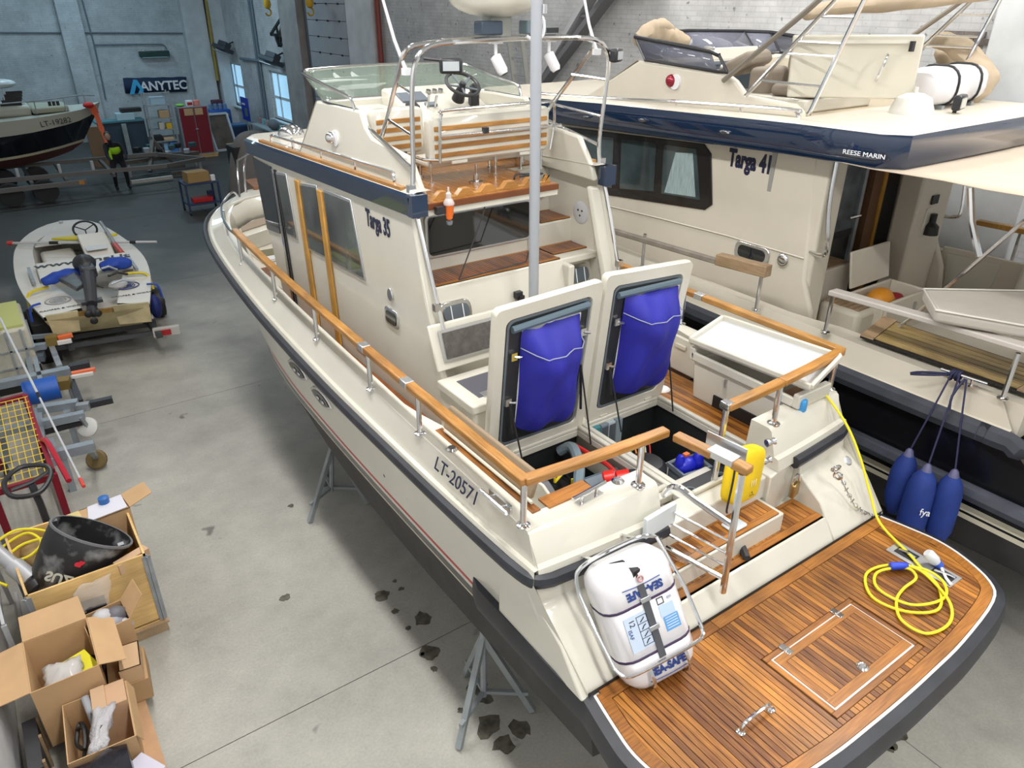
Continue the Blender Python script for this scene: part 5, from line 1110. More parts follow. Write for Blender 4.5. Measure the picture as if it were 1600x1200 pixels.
G().pz(p2, 1.6, 1.78).build('swim_platform', RUB, Y2, bevel=.04); G().pz([(4.25+(a-4.25)*.94, -1.0+(b+1.0)*.93) for a, b in p2], 1.78, 1.79).build('platform_deck', PALE, Y2)
G().prism([(x2(-1.55), -1.02, 1.75), (x2(-1.6), -.5, 2.3), (x2(1.6), -.5, 2.3), (x2(1.55), -1.02, 1.75)], (0, .1, 0)).build('transom', P('dark_transom', (.03, .035, .05), .2, coat=.6), Y2)
for l in (T2(l_top), M2(T2(l_top))):
    s_ = 1 if l[0].x < 4.25 else -1
    for k in range(6, 30, 4):
        p = l[k]+Vector((.02*s_, 0, -.12)); G().box(p, (.10, .03, .30)).build('bulwark_joint', GELB, Y2) if False else None
# wheelhouse of the bigger yacht
CS = [(2.02, 4.22), (2.06, 3.9), (1.95, 2.9), (1.80, 2.6), (1.74, 2.2), (7.4, 2.2), (7.9, 3.2), (8.2, 4.05)]
def XS(z, s=-1): return 4.25+s*(1.36-.04*(z-2.2))
for s in (-1, 1):
    G().loft([[(XS(z, s), y, z) for y, z in CS], [(XS(z, s)-s*.08, y, z) for y, z in CS]]).build('cabin_side', GELB, Y2, bevel=.03)
    def pl2(nm, pts, m, par, o=.005, th=.012, bev=0): return G().prism([(XS(z, s)+s*o, y, z) for y, z in pts], (s*th, 0, 0)).build(nm, m, par, bevel=bev)
    wf = pl2('side_window', [(7.6, 3.86), (3.52, 4.05), (3.40, 3.96), (3.28, 3.42), (3.38, 3.34), (5.3, 3.17), (7.3, 3.1)], P('black_window_band', (.014, .013, .013), .25, coat=.4), Y2, .0, .014, .006)
    for pts in ([(7.4, 3.80), (5.0, 3.92), (4.95, 3.30), (7.2, 3.2)], [(4.85, 3.93), (4.25, 3.96), (4.2, 3.40), (4.8, 3.32)], [(4.12, 3.96), (3.62, 3.98), (3.46, 3.44), (4.07, 3.40)]): pl2('pane', pts, P('blue_grey_glass', (.06, .085, .09), .08, coat=.6, noise=.6, scale=1.5), wf, .012, .008)
    pl2('curtain', [(3.92, 3.90), (3.66, 3.93), (3.53, 3.46), (4.02, 3.42)], P('pale_curtain', (.34, .44, .45), .5, noise=.3, scale=6, stretch=(1, 8, 1)), wf, .016, .006)
    f = pl2('side_porthole', [(2.64+a, 3.02+b) for a, b in rrect(.46, .20, .07)], CHR, Y2, .0, .02, .008); pl2('pane', [(2.64+a, 3.02+b) for a, b in rrect(.36, .13, .05)], DGLASS, f, .016, .008)
    G().ell((XS(3.05, s)+s*.02, 2.24, 3.05), (.03, .065, .075), 12, 8).build('round_lamp', CHR, Y2)
    G().tube(smooth([(XS(3.2, s)+s*.0, 1.86, 4.15), (XS(3.2, s)+s*.01, 1.84, 3.7), (XS(3.2, s), 1.78, 3.28), (XS(3.2, s)-s*.02, 1.84, 3.2), (XS(3.2, s)-s*.04, 1.98, 3.2)], 4), .022, 8).build('grab_rail', CHR, Y2)
    G().loft([[(XS(z, s)+s*.012, y, z+.01), (XS(z, s)+s*.02, y, z), (XS(z, s)+s*.012, y, z-.01)] for y, z in ((7.3, 3.02), (5, 3.06), (4.0, 3.10), (3.0, 3.13), (2.0, 3.13))], False, False).build('crease', GELB, Y2)
text('Targa 41', .25, (XS(3.955)-.004, 2.87, 3.955), (0, -1, -.0), (0, 0, 1), NAVYT, Y2, sx=.64, bold=.011)
# aft bulkhead: wings, steps, door, box
G().bb(2.96, 3.26, 1.92, 2.12, 2.2, 4.2).build('wing', GELB, Y2, bevel=.03)
G().bb(4.82, 5.52, 1.92, 2.2, 2.2, 4.2).build('wing', GELB, Y2, bevel=.03)
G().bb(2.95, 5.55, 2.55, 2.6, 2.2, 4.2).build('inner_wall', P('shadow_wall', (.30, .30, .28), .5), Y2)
for k, (x0, x1, y0, z) in enumerate(((3.3, 4.05, 2.1, 2.85), (3.3, 3.72, 2.25, 3.28))):
    q = G().bb(x0, x1, y0, 2.55, 2.2 if k == 0 else 2.85, z).build('step', GELB, Y2, bevel=.02)
    for j in range(5 if k == 0 else 3): G().bb(x0+.04, x1-.04, y0+.03+j*.065, y0+.088+j*.065, z, z+.012).build('slat', PALE, q)
q = G().bb(3.42, 3.95, 1.55, 2.05, 2.2, 2.55).build('step', GELB, Y2, bevel=.06)
for j in range(6): G().bb(3.47, 3.9, 1.6+j*.07, 1.66+j*.07, 2.55, 2.562).build('slat', PALE, q)
DR = G().bb(3.72, 4.75, 2.40, 2.44, 2.25, 4.15).build('cabin_door', DGLASS, Y2)
for xx in (3.68, 4.36, 4.75): G().bb(xx, xx+.06, 2.36, 2.42, 2.25, 4.15).build('door_frame', STEEL, DR)
G().bb(3.74, 4.36, 2.385, 2.4, 3.05, 3.13).build('cross_bar', DARK, DR); G().bb(3.74, 4.34, 2.39, 2.4, 3.13, 4.0).build('pane', P('grey_door_glass', (.10, .12, .14), .15, noise=.5, scale=5), DR)
G().tube([(4.22, 2.36, 3.27), (4.40, 2.34, 3.28)], .018, 6).build('door_handle', CHR, DR)
G().bb(4.46, 4.66, 2.30, 2.38, 2.3, 4.1).build('door_board', P('brown_board2', (.13, .06, .025), .5), DR); G().bb(4.64, 4.7, 2.28, 2.36, 2.3, 4.1).build('door_edge', OAK, DR)
rc = G().bb(5.02, 5.28, 1.905, 1.925, 3.02, 3.36).build('recess', GEL, Y2, bevel=.02); G().bb(5.06, 5.2, 1.895, 1.91, 3.40, 3.50).build('socket', DARK, rc); G().lathe([(.09, 0), (.08, .1), (.035, .14), (.035, .24)], (5.14, 1.87, 3.05), n=12).build('shower_head', DARK, rc)
BX = G().bb(3.70, 4.5, 1.42, 1.46, 2.2, 2.64).bb(3.70, 4.5, 1.84, 1.88, 2.2, 2.64).bb(3.70, 3.74, 1.46, 1.84, 2.2, 2.64).bb(4.46, 4.5, 1.46, 1.84, 2.2, 2.64).bb(3.74, 4.46, 1.46, 1.84, 2.2, 2.3).build('locker', GELB, Y2, bevel=.015)
G().prism([(3.72, 1.88, 2.66), (4.48, 1.88, 2.66), (4.48, 1.96, 3.06), (3.72, 1.96, 3.06)], (0, .03, 0)).build('locker_lid', GELB, BX, bevel=.02); G().box((4.25, 1.41, 2.5), (.03, .02, .1)).build('latch', DULL, BX)
tag(G().ell((3.95, 1.65, 2.54), (.18, .15, .16), 12, 8).build('fender_ball', P('amber_orange', (.7, .28, .02), .5)), 'orange bundle inside the open locker of the bigger yacht', 'bundle')
tag(G().ell((4.22, 1.62, 2.48), (.11, .12, .12), 10, 6).build('rope_bag', P('dark_red', (.3, .015, .02), .6)), 'dark red bundle beside the orange one in the open locker', 'bundle')
G().px([(.3, 2.2), (1.95, 2.2), (1.95, 2.78), (.9, 2.80), (.3, 2.74)], 5.74, 5.80).build('cockpit_side', GELB, Y2, bevel=.01)
G().px([(1.30, 2.3), (1.82, 2.24), (1.88, 2.72), (1.25, 2.74)], 5.73, 5.745).build('side_door', GEL, Y2, bevel=.01); G().bb(5.3, 5.75, .1, .9, 2.2, 2.9).build('starboard_locker', GEL, Y2, bevel=.05)
tag(G().ell((5.28, .55, 2.72), (.05, .16, .1), 10, 6).build('life_jacket', P('lime_fabric', (.25, .6, .04), .6)), 'lime green gear on the starboard locker under the awning', 'gear')
# rails
def steel_post(a, b, r=.02, par=Y2): return G().tube([a, b], r, 8).lathe([(r*2.2, 0), (r*2.2, .012), (r, .02)], a, n=10).build('stanchion', CHR, par)
RG = P('greyed_rail', (.30, .26, .22), .5, noise=.25, scale=6)
wood_run([(2.42, 1.33, 3.08), (2.40, .5, 3.12), (2.40, -.4, 3.14), (2.42, -1.0, 3.14)], 'handrail', .12, .05, Y2, P('pale_rail', (.50, .46, .42), .5)); wood_run([(2.36, 2.0, 3.08), (2.33, 2.7, 3.04), (2.30, 4.3, 3.0), (2.34, 6.0, 3.0), (2.5, 7.2, 3.02)], 'handrail', .06, .06, Y2, RG)
wood_run([(2.36, 2.0, 3.10), (2.34, 2.62, 3.07)], 'rail_pad', .11, .12, Y2, PALE)
for y in (1.3, -.3, 2.05, 3.7, 5.4): steel_post((2.40 if y < 2 else 2.33, y, 2.68), (2.40 if y < 2 else 2.33, y, 3.08))
for s in (1,): 
    wood_run([(6.12, 1.8, 3.06), (6.14, .5, 3.08), (6.1, -.8, 3.1)], 'handrail', .10, .06, Y2, OAK); steel_post((6.12, 1.3, 2.68), (6.12, 1.3, 3.05)); steel_post((6.1, 0, 2.68), (6.1, 0, 3.05))
# teak boarding panel laid on the side deck
q = thing('teak_grating', 'golden teak panel with black seams on the bigger yacht side deck', 'grating', (2.9, .5, 2.69))
C4 = [Vector(p) for p in ((3.12, 1.15, 2.70), (3.14, -.45, 2.70), (2.56, -.45, 2.70), (2.52, 1.02, 2.70))]
G().prism(C4, (0, 0, .02)).build('caulking', CAULK, q)
YT2 = wood('yellow_teak', (.34, .23, .08), (.52, .38, .16), .5, 1, .1)
for k in range(6):
    a = .06+k*.15; b = a+.120
    def lp(t, e): A = C4[3].lerp(C4[0], t); B = C4[2].lerp(C4[1], t); return A.lerp(B, e)+Vector((0, 0, .02))
    G().prism([lp(a, .09), lp(a, .91), lp(b, .91), lp(b, .09)], (0, 0, .012)).build('plank', YT2, q)
for e0, e1 in ((0, .085), (.915, 1)): G().prism([C4[3].lerp(C4[2], e0)+Vector((0, 0, .02)), C4[0].lerp(C4[1], e0)+Vector((0, 0, .02)), C4[0].lerp(C4[1], e1)+Vector((0, 0, .02)), C4[3].lerp(C4[2], e1)+Vector((0, 0, .02))], (0, 0, .014)).build('border_board', PALE, q)
q = thing('seat_cushion', 'long grey seat cushion lying across the bigger yacht pale rail', 'cushion', (2.8, .1, 3.2))
C5 = [(2.22, .30, 3.17), (2.62, .62, 3.17), (3.35, .05, 3.17), (3.2, -.9, 3.17), (2.62, -.62, 3.17)]
G().prism(C5, (0, 0, .11)).build('pad', P('grey_cushion', (.44, .41, .36), .7, noise=.06, scale=5), q, bevel=.035, seg=3); G().tube([Vector(p)+Vector((0, 0, .11)) for p in C5], .009, 6, closed=True).build('piping', P('cushion_piping', (.6, .58, .52), .6), q)
# roof with its deep navy edge
RO = [(2.64, 1.32), (2.62, 2.2), (2.64, 5.0), (2.72, 7.0), (3.0, 8.2), (5.5, 8.2), (5.78, 7.0), (5.86, 5.0), (5.88, 2.2), (5.86, 1.32), (5.70, 1.12), (2.80, 1.12)]
def rz2(y): return float(np.interp(y, [1, 2, 4.2, 6, 8.2], [4.47, 4.46, 4.42, 4.28, 4.22]))
def ins2(k, dz): return [(4.25+(x-4.25)*k, 1.9+(y-1.9)*k if y < 2 else y, rz2(y)+dz) for x, y in RO]
g = G(); g.loft([ins2(.955, -.30), ins2(.985, -.22), ins2(1.0, -.06), ins2(.99, -.005)], True, False); n_ = len(RO)
g.m = 1; g.loft([ins2(.99, -.005), ins2(.96, .02), ins2(.90, .03)], True, False); g.add(ins2(.90, .03), [tuple(range(n_))]); g.m = 0; g.add(ins2(.955, -.30), [tuple(range(n_))])
g.build('roof', [NAVY, GELB], Y2, smooth=50)
text('REESE MARIN', .055, (2.612, 1.42, 4.285), (0, -1, .02), (0, 0, 1), WHTT, Y2, sx=1.25)
for k, y in enumerate((5.2, 4.2, 3.0)):
    G().ell((2.635, y, rz2(y)-.17), (.03, .08, .02), 10, 5).build('rope_eye', CHR, Y2)
G().tube(smooth([(2.85, 6.6, 4.32), (2.85, 5.6, 4.36), (2.85, 4, 4.46), (2.85, 2.42, 4.535), (2.85, 2.33, 4.52), (2.85, 2.29, 4.46)], 4), .02, 8).build('roof_rail', CHR, Y2)
for y in (4.9, 3.9, 3.0): G().cyl((2.85, y, rz2(y)), (2.85, y, rz2(y)+.07), .014, 6).build('rail_post', CHR, Y2)
# flybridge of the bigger yacht
FC = [(5.75, 4.30), (4.72, 4.84), (3.38, 4.79), (3.24, 4.73), (3.08, 4.60), (2.48, 4.57), (2.36, 4.50), (2.36, 4.42)]
for s in (-1, 1):
    X = 4.25+s*1.25
    G().loft([[(X if z > 4.45 else X+s*.03, y, z) for y, z in FC], [(X-s*.08, y, z) for y, z in FC]]).build('flybridge_coaming', GELB, Y2, bevel=.035, seg=3)
    G().ell((X+s*.02, 4.14, 4.66), (.06, .07, .07), 12, 8).build('nav_lamp', P('red_lens' if s < 0 else 'green_lens', (.3, .02, .04) if s < 0 else (.02, .25, .1), .1, .3), Y2); G().lathe([(.085, 0), (.08, .03)], (X, 4.08, 4.65), (s, 0, 0), 14).build('lamp_base', WHT, Y2)
G().loft([[(3.0, 5.72, 4.30), (5.5, 5.72, 4.30)], [(3.0, 4.74, 4.84), (5.5, 4.74, 4.84)], [(3.1, 4.55, 4.80), (5.4, 4.55, 4.80)], [(3.1, 4.5, 4.4), (5.4, 4.5, 4.4)]], False, False).build('dash_front', GELB, Y2)
G().bb(3.08, 5.42, 2.1, 4.6, 4.44, 4.47).build('flybridge_floor', P('fly_floor', (.5, .42, .3), .5), Y2)
TINT = P('violet_tint_glass', (.18, .19, .24), .06, coat=.6, alpha=.72); BLKF = P('black_screen_frame', (.012, .012, .016), .3)
wt_ = [Vector(p) for p in ((3.0, 3.50, 4.96), (3.0, 3.62, 4.99), (3.0, 4.80, 5.09), (3.25, 5.05, 5.10), (4.25, 5.15, 5.12), (5.25, 5.05, 5.10), (5.5, 4.80, 5.09), (5.5, 3.62, 4.99), (5.5, 3.50, 4.96))]
wb_ = [Vector(p) for p in ((3.0, 3.36, 4.80), (3.0, 3.5, 4.80), (3.0, 4.60, 4.85), (3.25, 4.78, 4.84), (4.25, 4.85, 4.84), (5.25, 4.78, 4.84), (5.5, 4.60, 4.85), (5.5, 3.5, 4.80), (5.5, 3.36, 4.80))]
for i in range(len(wt_)-1): 
    if i in (0, len(wt_)-2): continue
    G().loft([[wt_[i], wt_[i+1]], [wb_[i], wb_[i+1]]], False, False).build('windscreen_pane', TINT, Y2, solid=.008)
g = G().tube(wt_, .024, 8).tube(wb_, .018, 6)
for i in (0, 2, 3, 5, 6, 8): g.tube([wt_[i], wb_[i]], .016, 6)
g.build('windscreen_frame', BLKF, Y2)
TAUPE = P('taupe_cushion', (.24, .20, .155), .75, noise=.08, scale=5)
def pad(c, d, rx_=0, rz_=0, nm='seat_cushion'): 
    M = Matrix.Rotation(rz_, 3, 'Z') @ Matrix.Rotation(rx_, 3, 'X'); return G().box(c, d, M=M).build(nm, TAUPE, Y2, bevel=.06, seg=3)
pad((3.55, 3.55, 4.86), (.62, .36, .16), -.5, .3); pad((3.5, 3.2, 4.70), (.5, .24, .30), 0, .2); pad((3.6, 2.75, 4.66), (.8, .5, .13), 0, .2); pad((3.92, 2.95, 4.93), (.55, .14, .42), -.3, -.3); pad((4.9, 3.6, 4.8), (.5, .5, .5))
G().bb(3.15, 4.3, 2.45, 3.5, 4.47, 4.60).build('seat_base', GEL, Y2, bevel=.02)
G().bb(3.5, 4.6, 4.1, 4.5, 4.47, 4.80).build('helm_console', P('dark_dash', (.03, .05, .07), .4), Y2, bevel=.04); G().prism([(3.55, 4.15, 4.98), (4.45, 4.15, 4.98), (4.45, 4.1, 4.85), (3.55, 4.1, 4.85)], (0, .05, 0)).build('chart_flap', GEL, Y2, bevel=.01)
sw2 = G().torus((3.45, 3.98, 4.88), .15, .016, (0, -.8, .6), 22, 6).build('steering_wheel', CHR, Y2); G().cyl((3.45, 4.0, 4.85), (3.45, 4.2, 4.75), .03).build('wheel_hub', DARK, sw2)
# the open cream door on the flybridge
def at2(u, v, q): return at(u, v, y=q.y)
B0 = at(1230, 152, z=4.62); B1 = at(1425, 156, z=4.62); ax_ = (B1-B0)
T0 = at2(1240, 55, B0); T1 = at2(1447, 54, B1); T0 = Vector((T0.x, B0.y, T0.z)); T1 = Vector((T1.x, B1.y, T1.z))
nrm = ax_.cross(Vector((0, 0, 1))).normalized()
FD = G().prism([B0, B1, T1, T0], nrm*-.05).build('flybridge_door', P('door_cream', (.61, .575, .48), .35, coat=.3), Y2, bevel=.015)
if nrm.y > 0: nrm = -nrm
def fd(u, v, w=.03): return B0.lerp(B1, u).lerp(T0.lerp(T1, u), v)+nrm*w
G().tube(smooth([fd(.68, .30, .05), fd(.67, .34, .10), fd(.69, .5, .12), fd(.72, .68, .10), fd(.73, .71, .05)], 4), .014, 8).build('grab_handle', CHR, FD); G().box(fd(.90, .83, .06), (.05, .03, .09)).build('latch', DARK, FD)
G().bar(fd(.02, .9, .04), fd(.9, .9, .04), .01, .03).build('moulding', GEL, FD); G().bb(2.72, 4.3, 1.35, 2.2, 4.47, 4.50).build('after_deck', GELB, Y2, bevel=.02)
# radar arch legs with rungs, bimini tubes
for s in (-1, 1):
    X = 4.25+s*1.30
    fo = [(X, 3.04, 4.60), (X-s*.06, 2.23, 5.49), (X-s*.15, 1.55, 6.2)]; re = [(X, 2.26, 4.50), (X-s*.06, 1.95, 5.49), (X-s*.15, 1.72, 6.2)]
    G().tube(fo, .022, 8).build('arch_leg', CHR, Y2); G().tube(re, .022, 8).build('arch_leg', CHR, Y2)
    for t in (.16, .42, .53, .75):
        def al(P_, z): return Vector([float(np.interp(z, [p[2] for p in P_], [p[k] for p in P_])) for k in range(3)])
        z = 4.6+t; G().tube([al(fo, z), al(re, z)], .013, 6).build('arch_rung', CHR, Y2)
    G().tube([(X, 3.36, 4.72), (X, 2.47, 5.40), (X, 1.8, 5.95)], .028, 8).build('bimini_tube', P('bronze_tube', (.30, .27, .23), .35, .6), Y2)
for y in (1.5, 1.75): G().tube([(2.95+.15, y, 6.2), (5.4, y, 6.2)], .022, 8).build('arch_bar', CHR, Y2)
def crumple(pts_top, name, label, cat, mat, r=(.1, .1), seed=0, parent=None, n=10):
    """a rolled or bunched cloth: a lumpy tube through points"""
    rnd = random.Random(seed); S_ = smooth(pts_top, 5); rings = []
    for i, p in enumerate(S_):
        t = (S_[min(i+1, len(S_)-1)]-S_[max(i-1, 0)]).normalized(); a = t.cross(Vector((0, 0, 1)))
        a = a.normalized() if a.length > .01 else Vector((1, 0, 0)); b = a.cross(t); e = math.sin(PI*min(1, (i+.6)/(len(S_)+.2)))**.35
        rings.append([p+a*(r[0]*e*(1+rnd.uniform(-.3, .3))*math.cos(2*PI*k/n))+b*(r[1]*e*(1+rnd.uniform(-.3, .3))*math.sin(2*PI*k/n)) for k in range(n)])
    o = G().loft(rings).build(name, mat, parent, smooth=60, sub=1)
    return tag(o, label, cat) if label else o
crumple([at(1258, 26, x=3.05), at(1290, 14, x=3.3), at(1380, 6, x=3.9), at(1480, -4, x=4.6), at(1600, -12, x=5.3)], 'bimini_roll', None, None, TARP, (.10, .08), 3, Y2)
crumple([at(992, 66, y=4.95), at(1012, 52, y=4.95), at(1032, 50, y=4.95), at(1052, 60, y=4.95), at(1076, 66, y=4.95)], 'canvas_cover', 'bunched tan canvas cover draped on the bigger yacht windscreen', 'cover', TARP, (.10, .13), 5)
crumple([at(1022, 45, y=4.95), at(1035, 40, y=4.95), at(1050, 52, y=4.95)], 'canvas_fold', None, None, TARP, (.09, .09), 6, bpy.data.objects['canvas_cover'])
crumple([at(1452, 62, y=2.7), at(1480, 66, y=2.5), at(1512, 88, y=2.2), at(1540, 120, y=1.9), at(1526, 146, y=1.9), at(1506, 152, y=2.0)], 'canvas_cover', 'bunched tan canvas arching behind the white raft canister', 'cover', TARP, (.13, .13), 9)
crumple([at(1470, 75, y=2.7), at(1482, 100, y=2.65), at(1490, 125, y=2.6)], 'canvas_fold', None, None, TARP, (.14, .10), 11, bpy.data.objects['canvas_cover.001'])
# raft canister, horn dome and flood lamp on that roof
q = thing('life_raft', 'white life raft canister with black straps on the bigger yacht roof', 'life raft', (4.75, 1.95, 4.5))
rr_ = [[(x, 1.95+a, 4.70+b) for a, b in rrect(.42*k, .36*k, .14*k)] for x, k in ((4.28, .75), (4.33, .95), (4.45, 1), (4.78, 1), (4.80, 1.04), (4.86, 1.04), (4.88, 1), (5.2, 1), (5.28, .92), (5.32, .7))]
G().loft(rr_).build('canister', P('canister_white', (.74, .73, .76), .35), q, smooth=50)
for x in (4.62, 5.08): G().tube([(x, 1.95+a, 4.70+b) for a, b in rrect(.445, .385, .15)], .012, 5, closed=True).build('strap', DARK, q)
for x in (4.5, 5.1): G().bb(x, x+.05, 1.78, 2.12, 4.48, 4.52).build('cradle', STEEL, q)
tag(G().lathe([(.21, 0), (.20, .06), (.16, .16), (.08, .20), (.001, .205)], (3.86, 1.75, 4.485), n=18).lathe([(.02, 0), (.02, .06)], (3.86, 1.75, 4.68), n=8).build('antenna_dome', P('dome_white', (.66, .64, .60), .3)), 'low cream antenna dome on the bigger yacht roof corner', 'dome')
q = thing('floodlight', 'black framed floodlight on the bigger yacht roof edge', 'lamp', (4.25, 1.55, 4.5))
G().box((4.25, 1.5, 4.60), (.24, .08, .14), .25).build('housing', BLKF, q, bevel=.02); G().box((4.245, 1.455, 4.60), (.18, .01, .09), .25).build('lens', P('lens_pale', (.5, .5, .46), .2), q); G().cyl((4.25, 1.53, 4.485), (4.25, 1.52, 4.55), .02).build('foot', BLKF, q)
# awning and its poles
g = G(); rings = []
for i in range(13):
    y = 2.0-i*.32
    rings.append([(2.70+k*.39+(.0), y, 4.165-.03*math.sin(PI*k/8)*math.sin(PI*i/12)+.006*math.sin(i*2.1+k)) for k in range(9)])
g.loft(rings, False, False); g.build('awning', P('sand_awning', (.55, .46, .36), .8, noise=.06, scale=3), Y2, solid=.008, smooth=180)
G().tube([(2.75, .53, 4.14), (2.72, .44, 3.9), (2.78, .33, 3.62)], .028, 8).build('awning_pole', CHR, Y2); G().tube([(3.0, -.1, 4.1), (3.0, .17, 3.91), (3.0, .82, 2.87), (2.95, .9, 2.75)], .018, 8).build('awning_strut', CHR, Y2)
G().tube([(5.75, .5, 4.14), (5.72, .33, 3.62)], .028, 8).build('awning_pole', CHR, Y2)
# blue fenders between the boats
NB = P('navy_fender_cloth', (.010, .035, .22), .75, noise=.2, scale=6)
def fender(c, h, r, lb, tilt, tie, word=False):
    t = thing('boat_fender', lb, 'fender', c, group='blue fenders between the yachts'); c = Vector(c); ax = Vector(tilt).normalized()
    G().lathe([(.02, -h/2-.03), (.05, -h/2-.02), (r*.75, -h/2+.05), (r, -h/2+.14), (r*1.03, 0), (r, h/2-.16), (r*.8, h/2-.06), (.05, h/2)], c, ax, 18).build('cover', NB, t, smooth=60)
    e = c+ax*(h/2+.05); G().lathe([(.05, h/2-.02), (.03, h/2+.05), (.012, h/2+.07)], c, ax, 10).build('eye', P('fender_eye', (.10, .10, .2), .5), t)
    G().tube([e, e.lerp(Vector(tie), .5)+Vector((0, 0, -.01)), Vector(tie)], .008, 5).build('rope', P('navy_rope', (.02, .02, .07), .7), t)
    if word: text('fya', .09, c+Vector((-.105, -.125, .05)), (.77, -.64, -.1), ax, WHTT, t, sx=.9)
fender((2.16, .16, 1.70), .55, .105, 'rearmost of the three blue fenders, half hidden on the left', (.1, .05, 1), (2.36, .10, 2.75))
fender((2.07, -.05, 1.62), .68, .115, 'front and brightest of the three blue fenders', (.12, .05, 1), (2.36, .04, 2.75), True)
fender((2.20, -.22, 1.63), .66, .105, 'darkest blue fender, hanging right of the front one', (.04, .04, 1), (2.36, -.02, 2.75))
cl = cleat((2.40, .02, 2.69), PI/2+.1, par=Y2, L=.36)
nr = G()
for k in range(4): nr.torus((2.40, .05+k*.025, 2.74), .035, .011, (0, 1, .2*k), 12, 5)
nr.tube(smooth([(2.40, .05, 2.75), (2.30, .3, 2.70), (2.27, .38, 2.66), (2.33, .22, 2.70), (2.38, .1, 2.74)], 4), .011, 5).tube(smooth([(2.38, .0, 2.74), (2.29, .02, 2.6), (2.27, .0, 2.48)], 3), .011, 5)
tag(nr.build('mooring_rope', P('navy_rope2', (.015, .018, .06), .7)), 'dark blue rope knotted round the bigger yacht side cleat', 'rope')
for y in (0.6, 6): 
    o = G().box((4.25, y, .16), (.9, .22, .32)).box((4.25, y, .47), (.35, .22, .3)).build('keel_block', KB, bevel=.01); tag(o, 'timber keel block under the %s of the black-sided yacht' % ('stern' if y < 3 else 'fore body'), 'block')
# ------------------------------------------------------------------ things on the near yacht
R2 = thing('life_raft', 'white life raft canister strapped in a steel cradle above the teak platform', 'life raft', (-1.15, -.08, 1.75))
# canister axis leans back against the transom
O = Vector((-1.10, -.10, 1.745)); U = Vector((-.10, .40, .90)).normalized(); S1 = Vector((.94, -.26, .0)); S1 = (S1-U*S1.dot(U)).normalized(); F = S1.cross(U)
if F.y > 0: F = -F
def RL(a, b, c): return O+U*a+S1*b+F*c
LN, WD, DP_ = .80, .52, .32
def rring(a, k, kk=1): return [RL(a, x, z+.0) for x, z in rrect(WD*k, DP_*k*kk, .11*k)]
def Rmap(a): return a
prof = [(-.02, .55), (.0, .78), (.05, .93), (.12, 1), (.205, 1.0), (.21, .97), (.22, .97), (.225, 1.0), (.535, 1.0), (.54, .97), (.55, .97), (.555, 1.0), (.68, 1), (.74, .95), (.775, .80), (.79, .5)]
G().loft([rring(a, k) for a, k in prof]).build('canister', P('raft_white', (.74, .73, .75), .3, coat=.3), R2, smooth=50)
for a in (.215, .545): G().tube([RL(a, x, z) for x, z in rrect(WD*.99, DP_*.99, .11)], .008, 5, closed=True).build('band', P('violet_black_band', (.035, .015, .06), .5), R2)
fz = DP_/2+.004
def decal(a0, a1, b0, b1, mat, par=R2, dz=0): return G().prism([RL(a0, b0, fz-.004+dz), RL(a0, b1, fz-.004+dz), RL(a1, b1, fz-.004+dz), RL(a1, b0, fz-.004+dz)], F*.004).build('label', mat, par)
PB = P('label_pale_blue', (.52, .62, .76), .5); decal(.27, .50, -.17, .00, PB); decal(.42, .50, .07, .17, P('label_sky', (.42, .58, .80), .5)) if False else None
decal(.40, .475, .07, .17, P('label_light', (.48, .62, .82), .5)); decal(.30, .395, .08, .18, P('label_blue', (.12, .34, .68), .5))
for k in range(5): decal(.315+k*.017, .320+k*.017, .09, .17, PB, dz=.002)
for k in range(4):
    a = .285+k*.048; o = -.09
    for (p, q, r, s) in ((a, a+.003, o, o+.07), (a, a+.048, o, o+.003), (a, a+.048, o+.067, o+.07)): decal(p, q, r, s, BLKT, dz=.002)
    G().tube([RL(a+.012, o+.02, fz+.003), RL(a+.03, o+.035+.01*(k % 2), fz+.003), RL(a+.036, o+.05, fz+.003)], .003, 4).build('pictogram', BLKT, R2)
decal(.477, .48, -.09, -.02, BLKT, dz=.002)
for (p, q, r, s) in ((.485, .489, .07, .115), (.525, .529, .07, .115), (.485, .529, .07, .074), (.485, .529, .111, .115), (.50, .515, .14, .17)): decal(p, q, r, s, BLKT if s < .13 else P('smudge', (.4, .42, .5), .5), dz=.001)
NVL = P('raft_navy', (.02, .05, .22), .5)
text('SEA-SAFE', .068, RL(.615, .02, fz), -S1, -U, NVL, R2, 'lettering', sx=.9, bold=.003); text('SEA-SAFE', .068, RL(.095, .02, fz), S1, U, NVL, R2, 'lettering', sx=.9, bold=.003)
G().tube(smooth([RL(.665, -.12, fz), RL(.655, 0, fz), RL(.66, .14, fz)], 4), .0035, 4).build('swoosh', NVL, R2); G().tube(smooth([RL(.05, -.12, fz-.004), RL(.04, 0, fz-.004), RL(.045, .14, fz-.004)], 4), .0035, 4).build('swoosh', NVL, R2)
text('12', .05, RL(.455, -.125, fz), -U, S1, BLKT, R2); text('ISAF', .035, RL(.39, -.15, fz), -U, S1, NVL, R2)
G().prism([RL(.17, -.02, fz), RL(.17, .025, fz), RL(.66, .025, fz), RL(.66, -.02, fz)], F*.006).build('webbing', P('grey_webbing', (.07, .075, .085), .6), R2)
for a in (.36, .55): G().prism([RL(a, -.03, fz+.006), RL(a, .036, fz+.006), RL(a+.03, .036, fz+.006), RL(a+.03, -.03, fz+.006)], F*.012).build('buckle', DULL, R2, bevel=.003)
G().box(RL(.74, -.0, .13), (.05, .06, .05)).tube([RL(.78, -.1, .0), RL(.79, -.02, .06), RL(.76, .0, .12), RL(.70, .005, fz)], .01, 6).build('release_unit', DARK, R2)
G().torus(RL(.70, .01, fz+.01), .018, .006, F, 12, 5).torus(RL(.74, .02, .12), .02, .007, S1, 12, 5).build('release_shackle', P('pink_brass', (.55, .28, .28), .4, .4), R2)
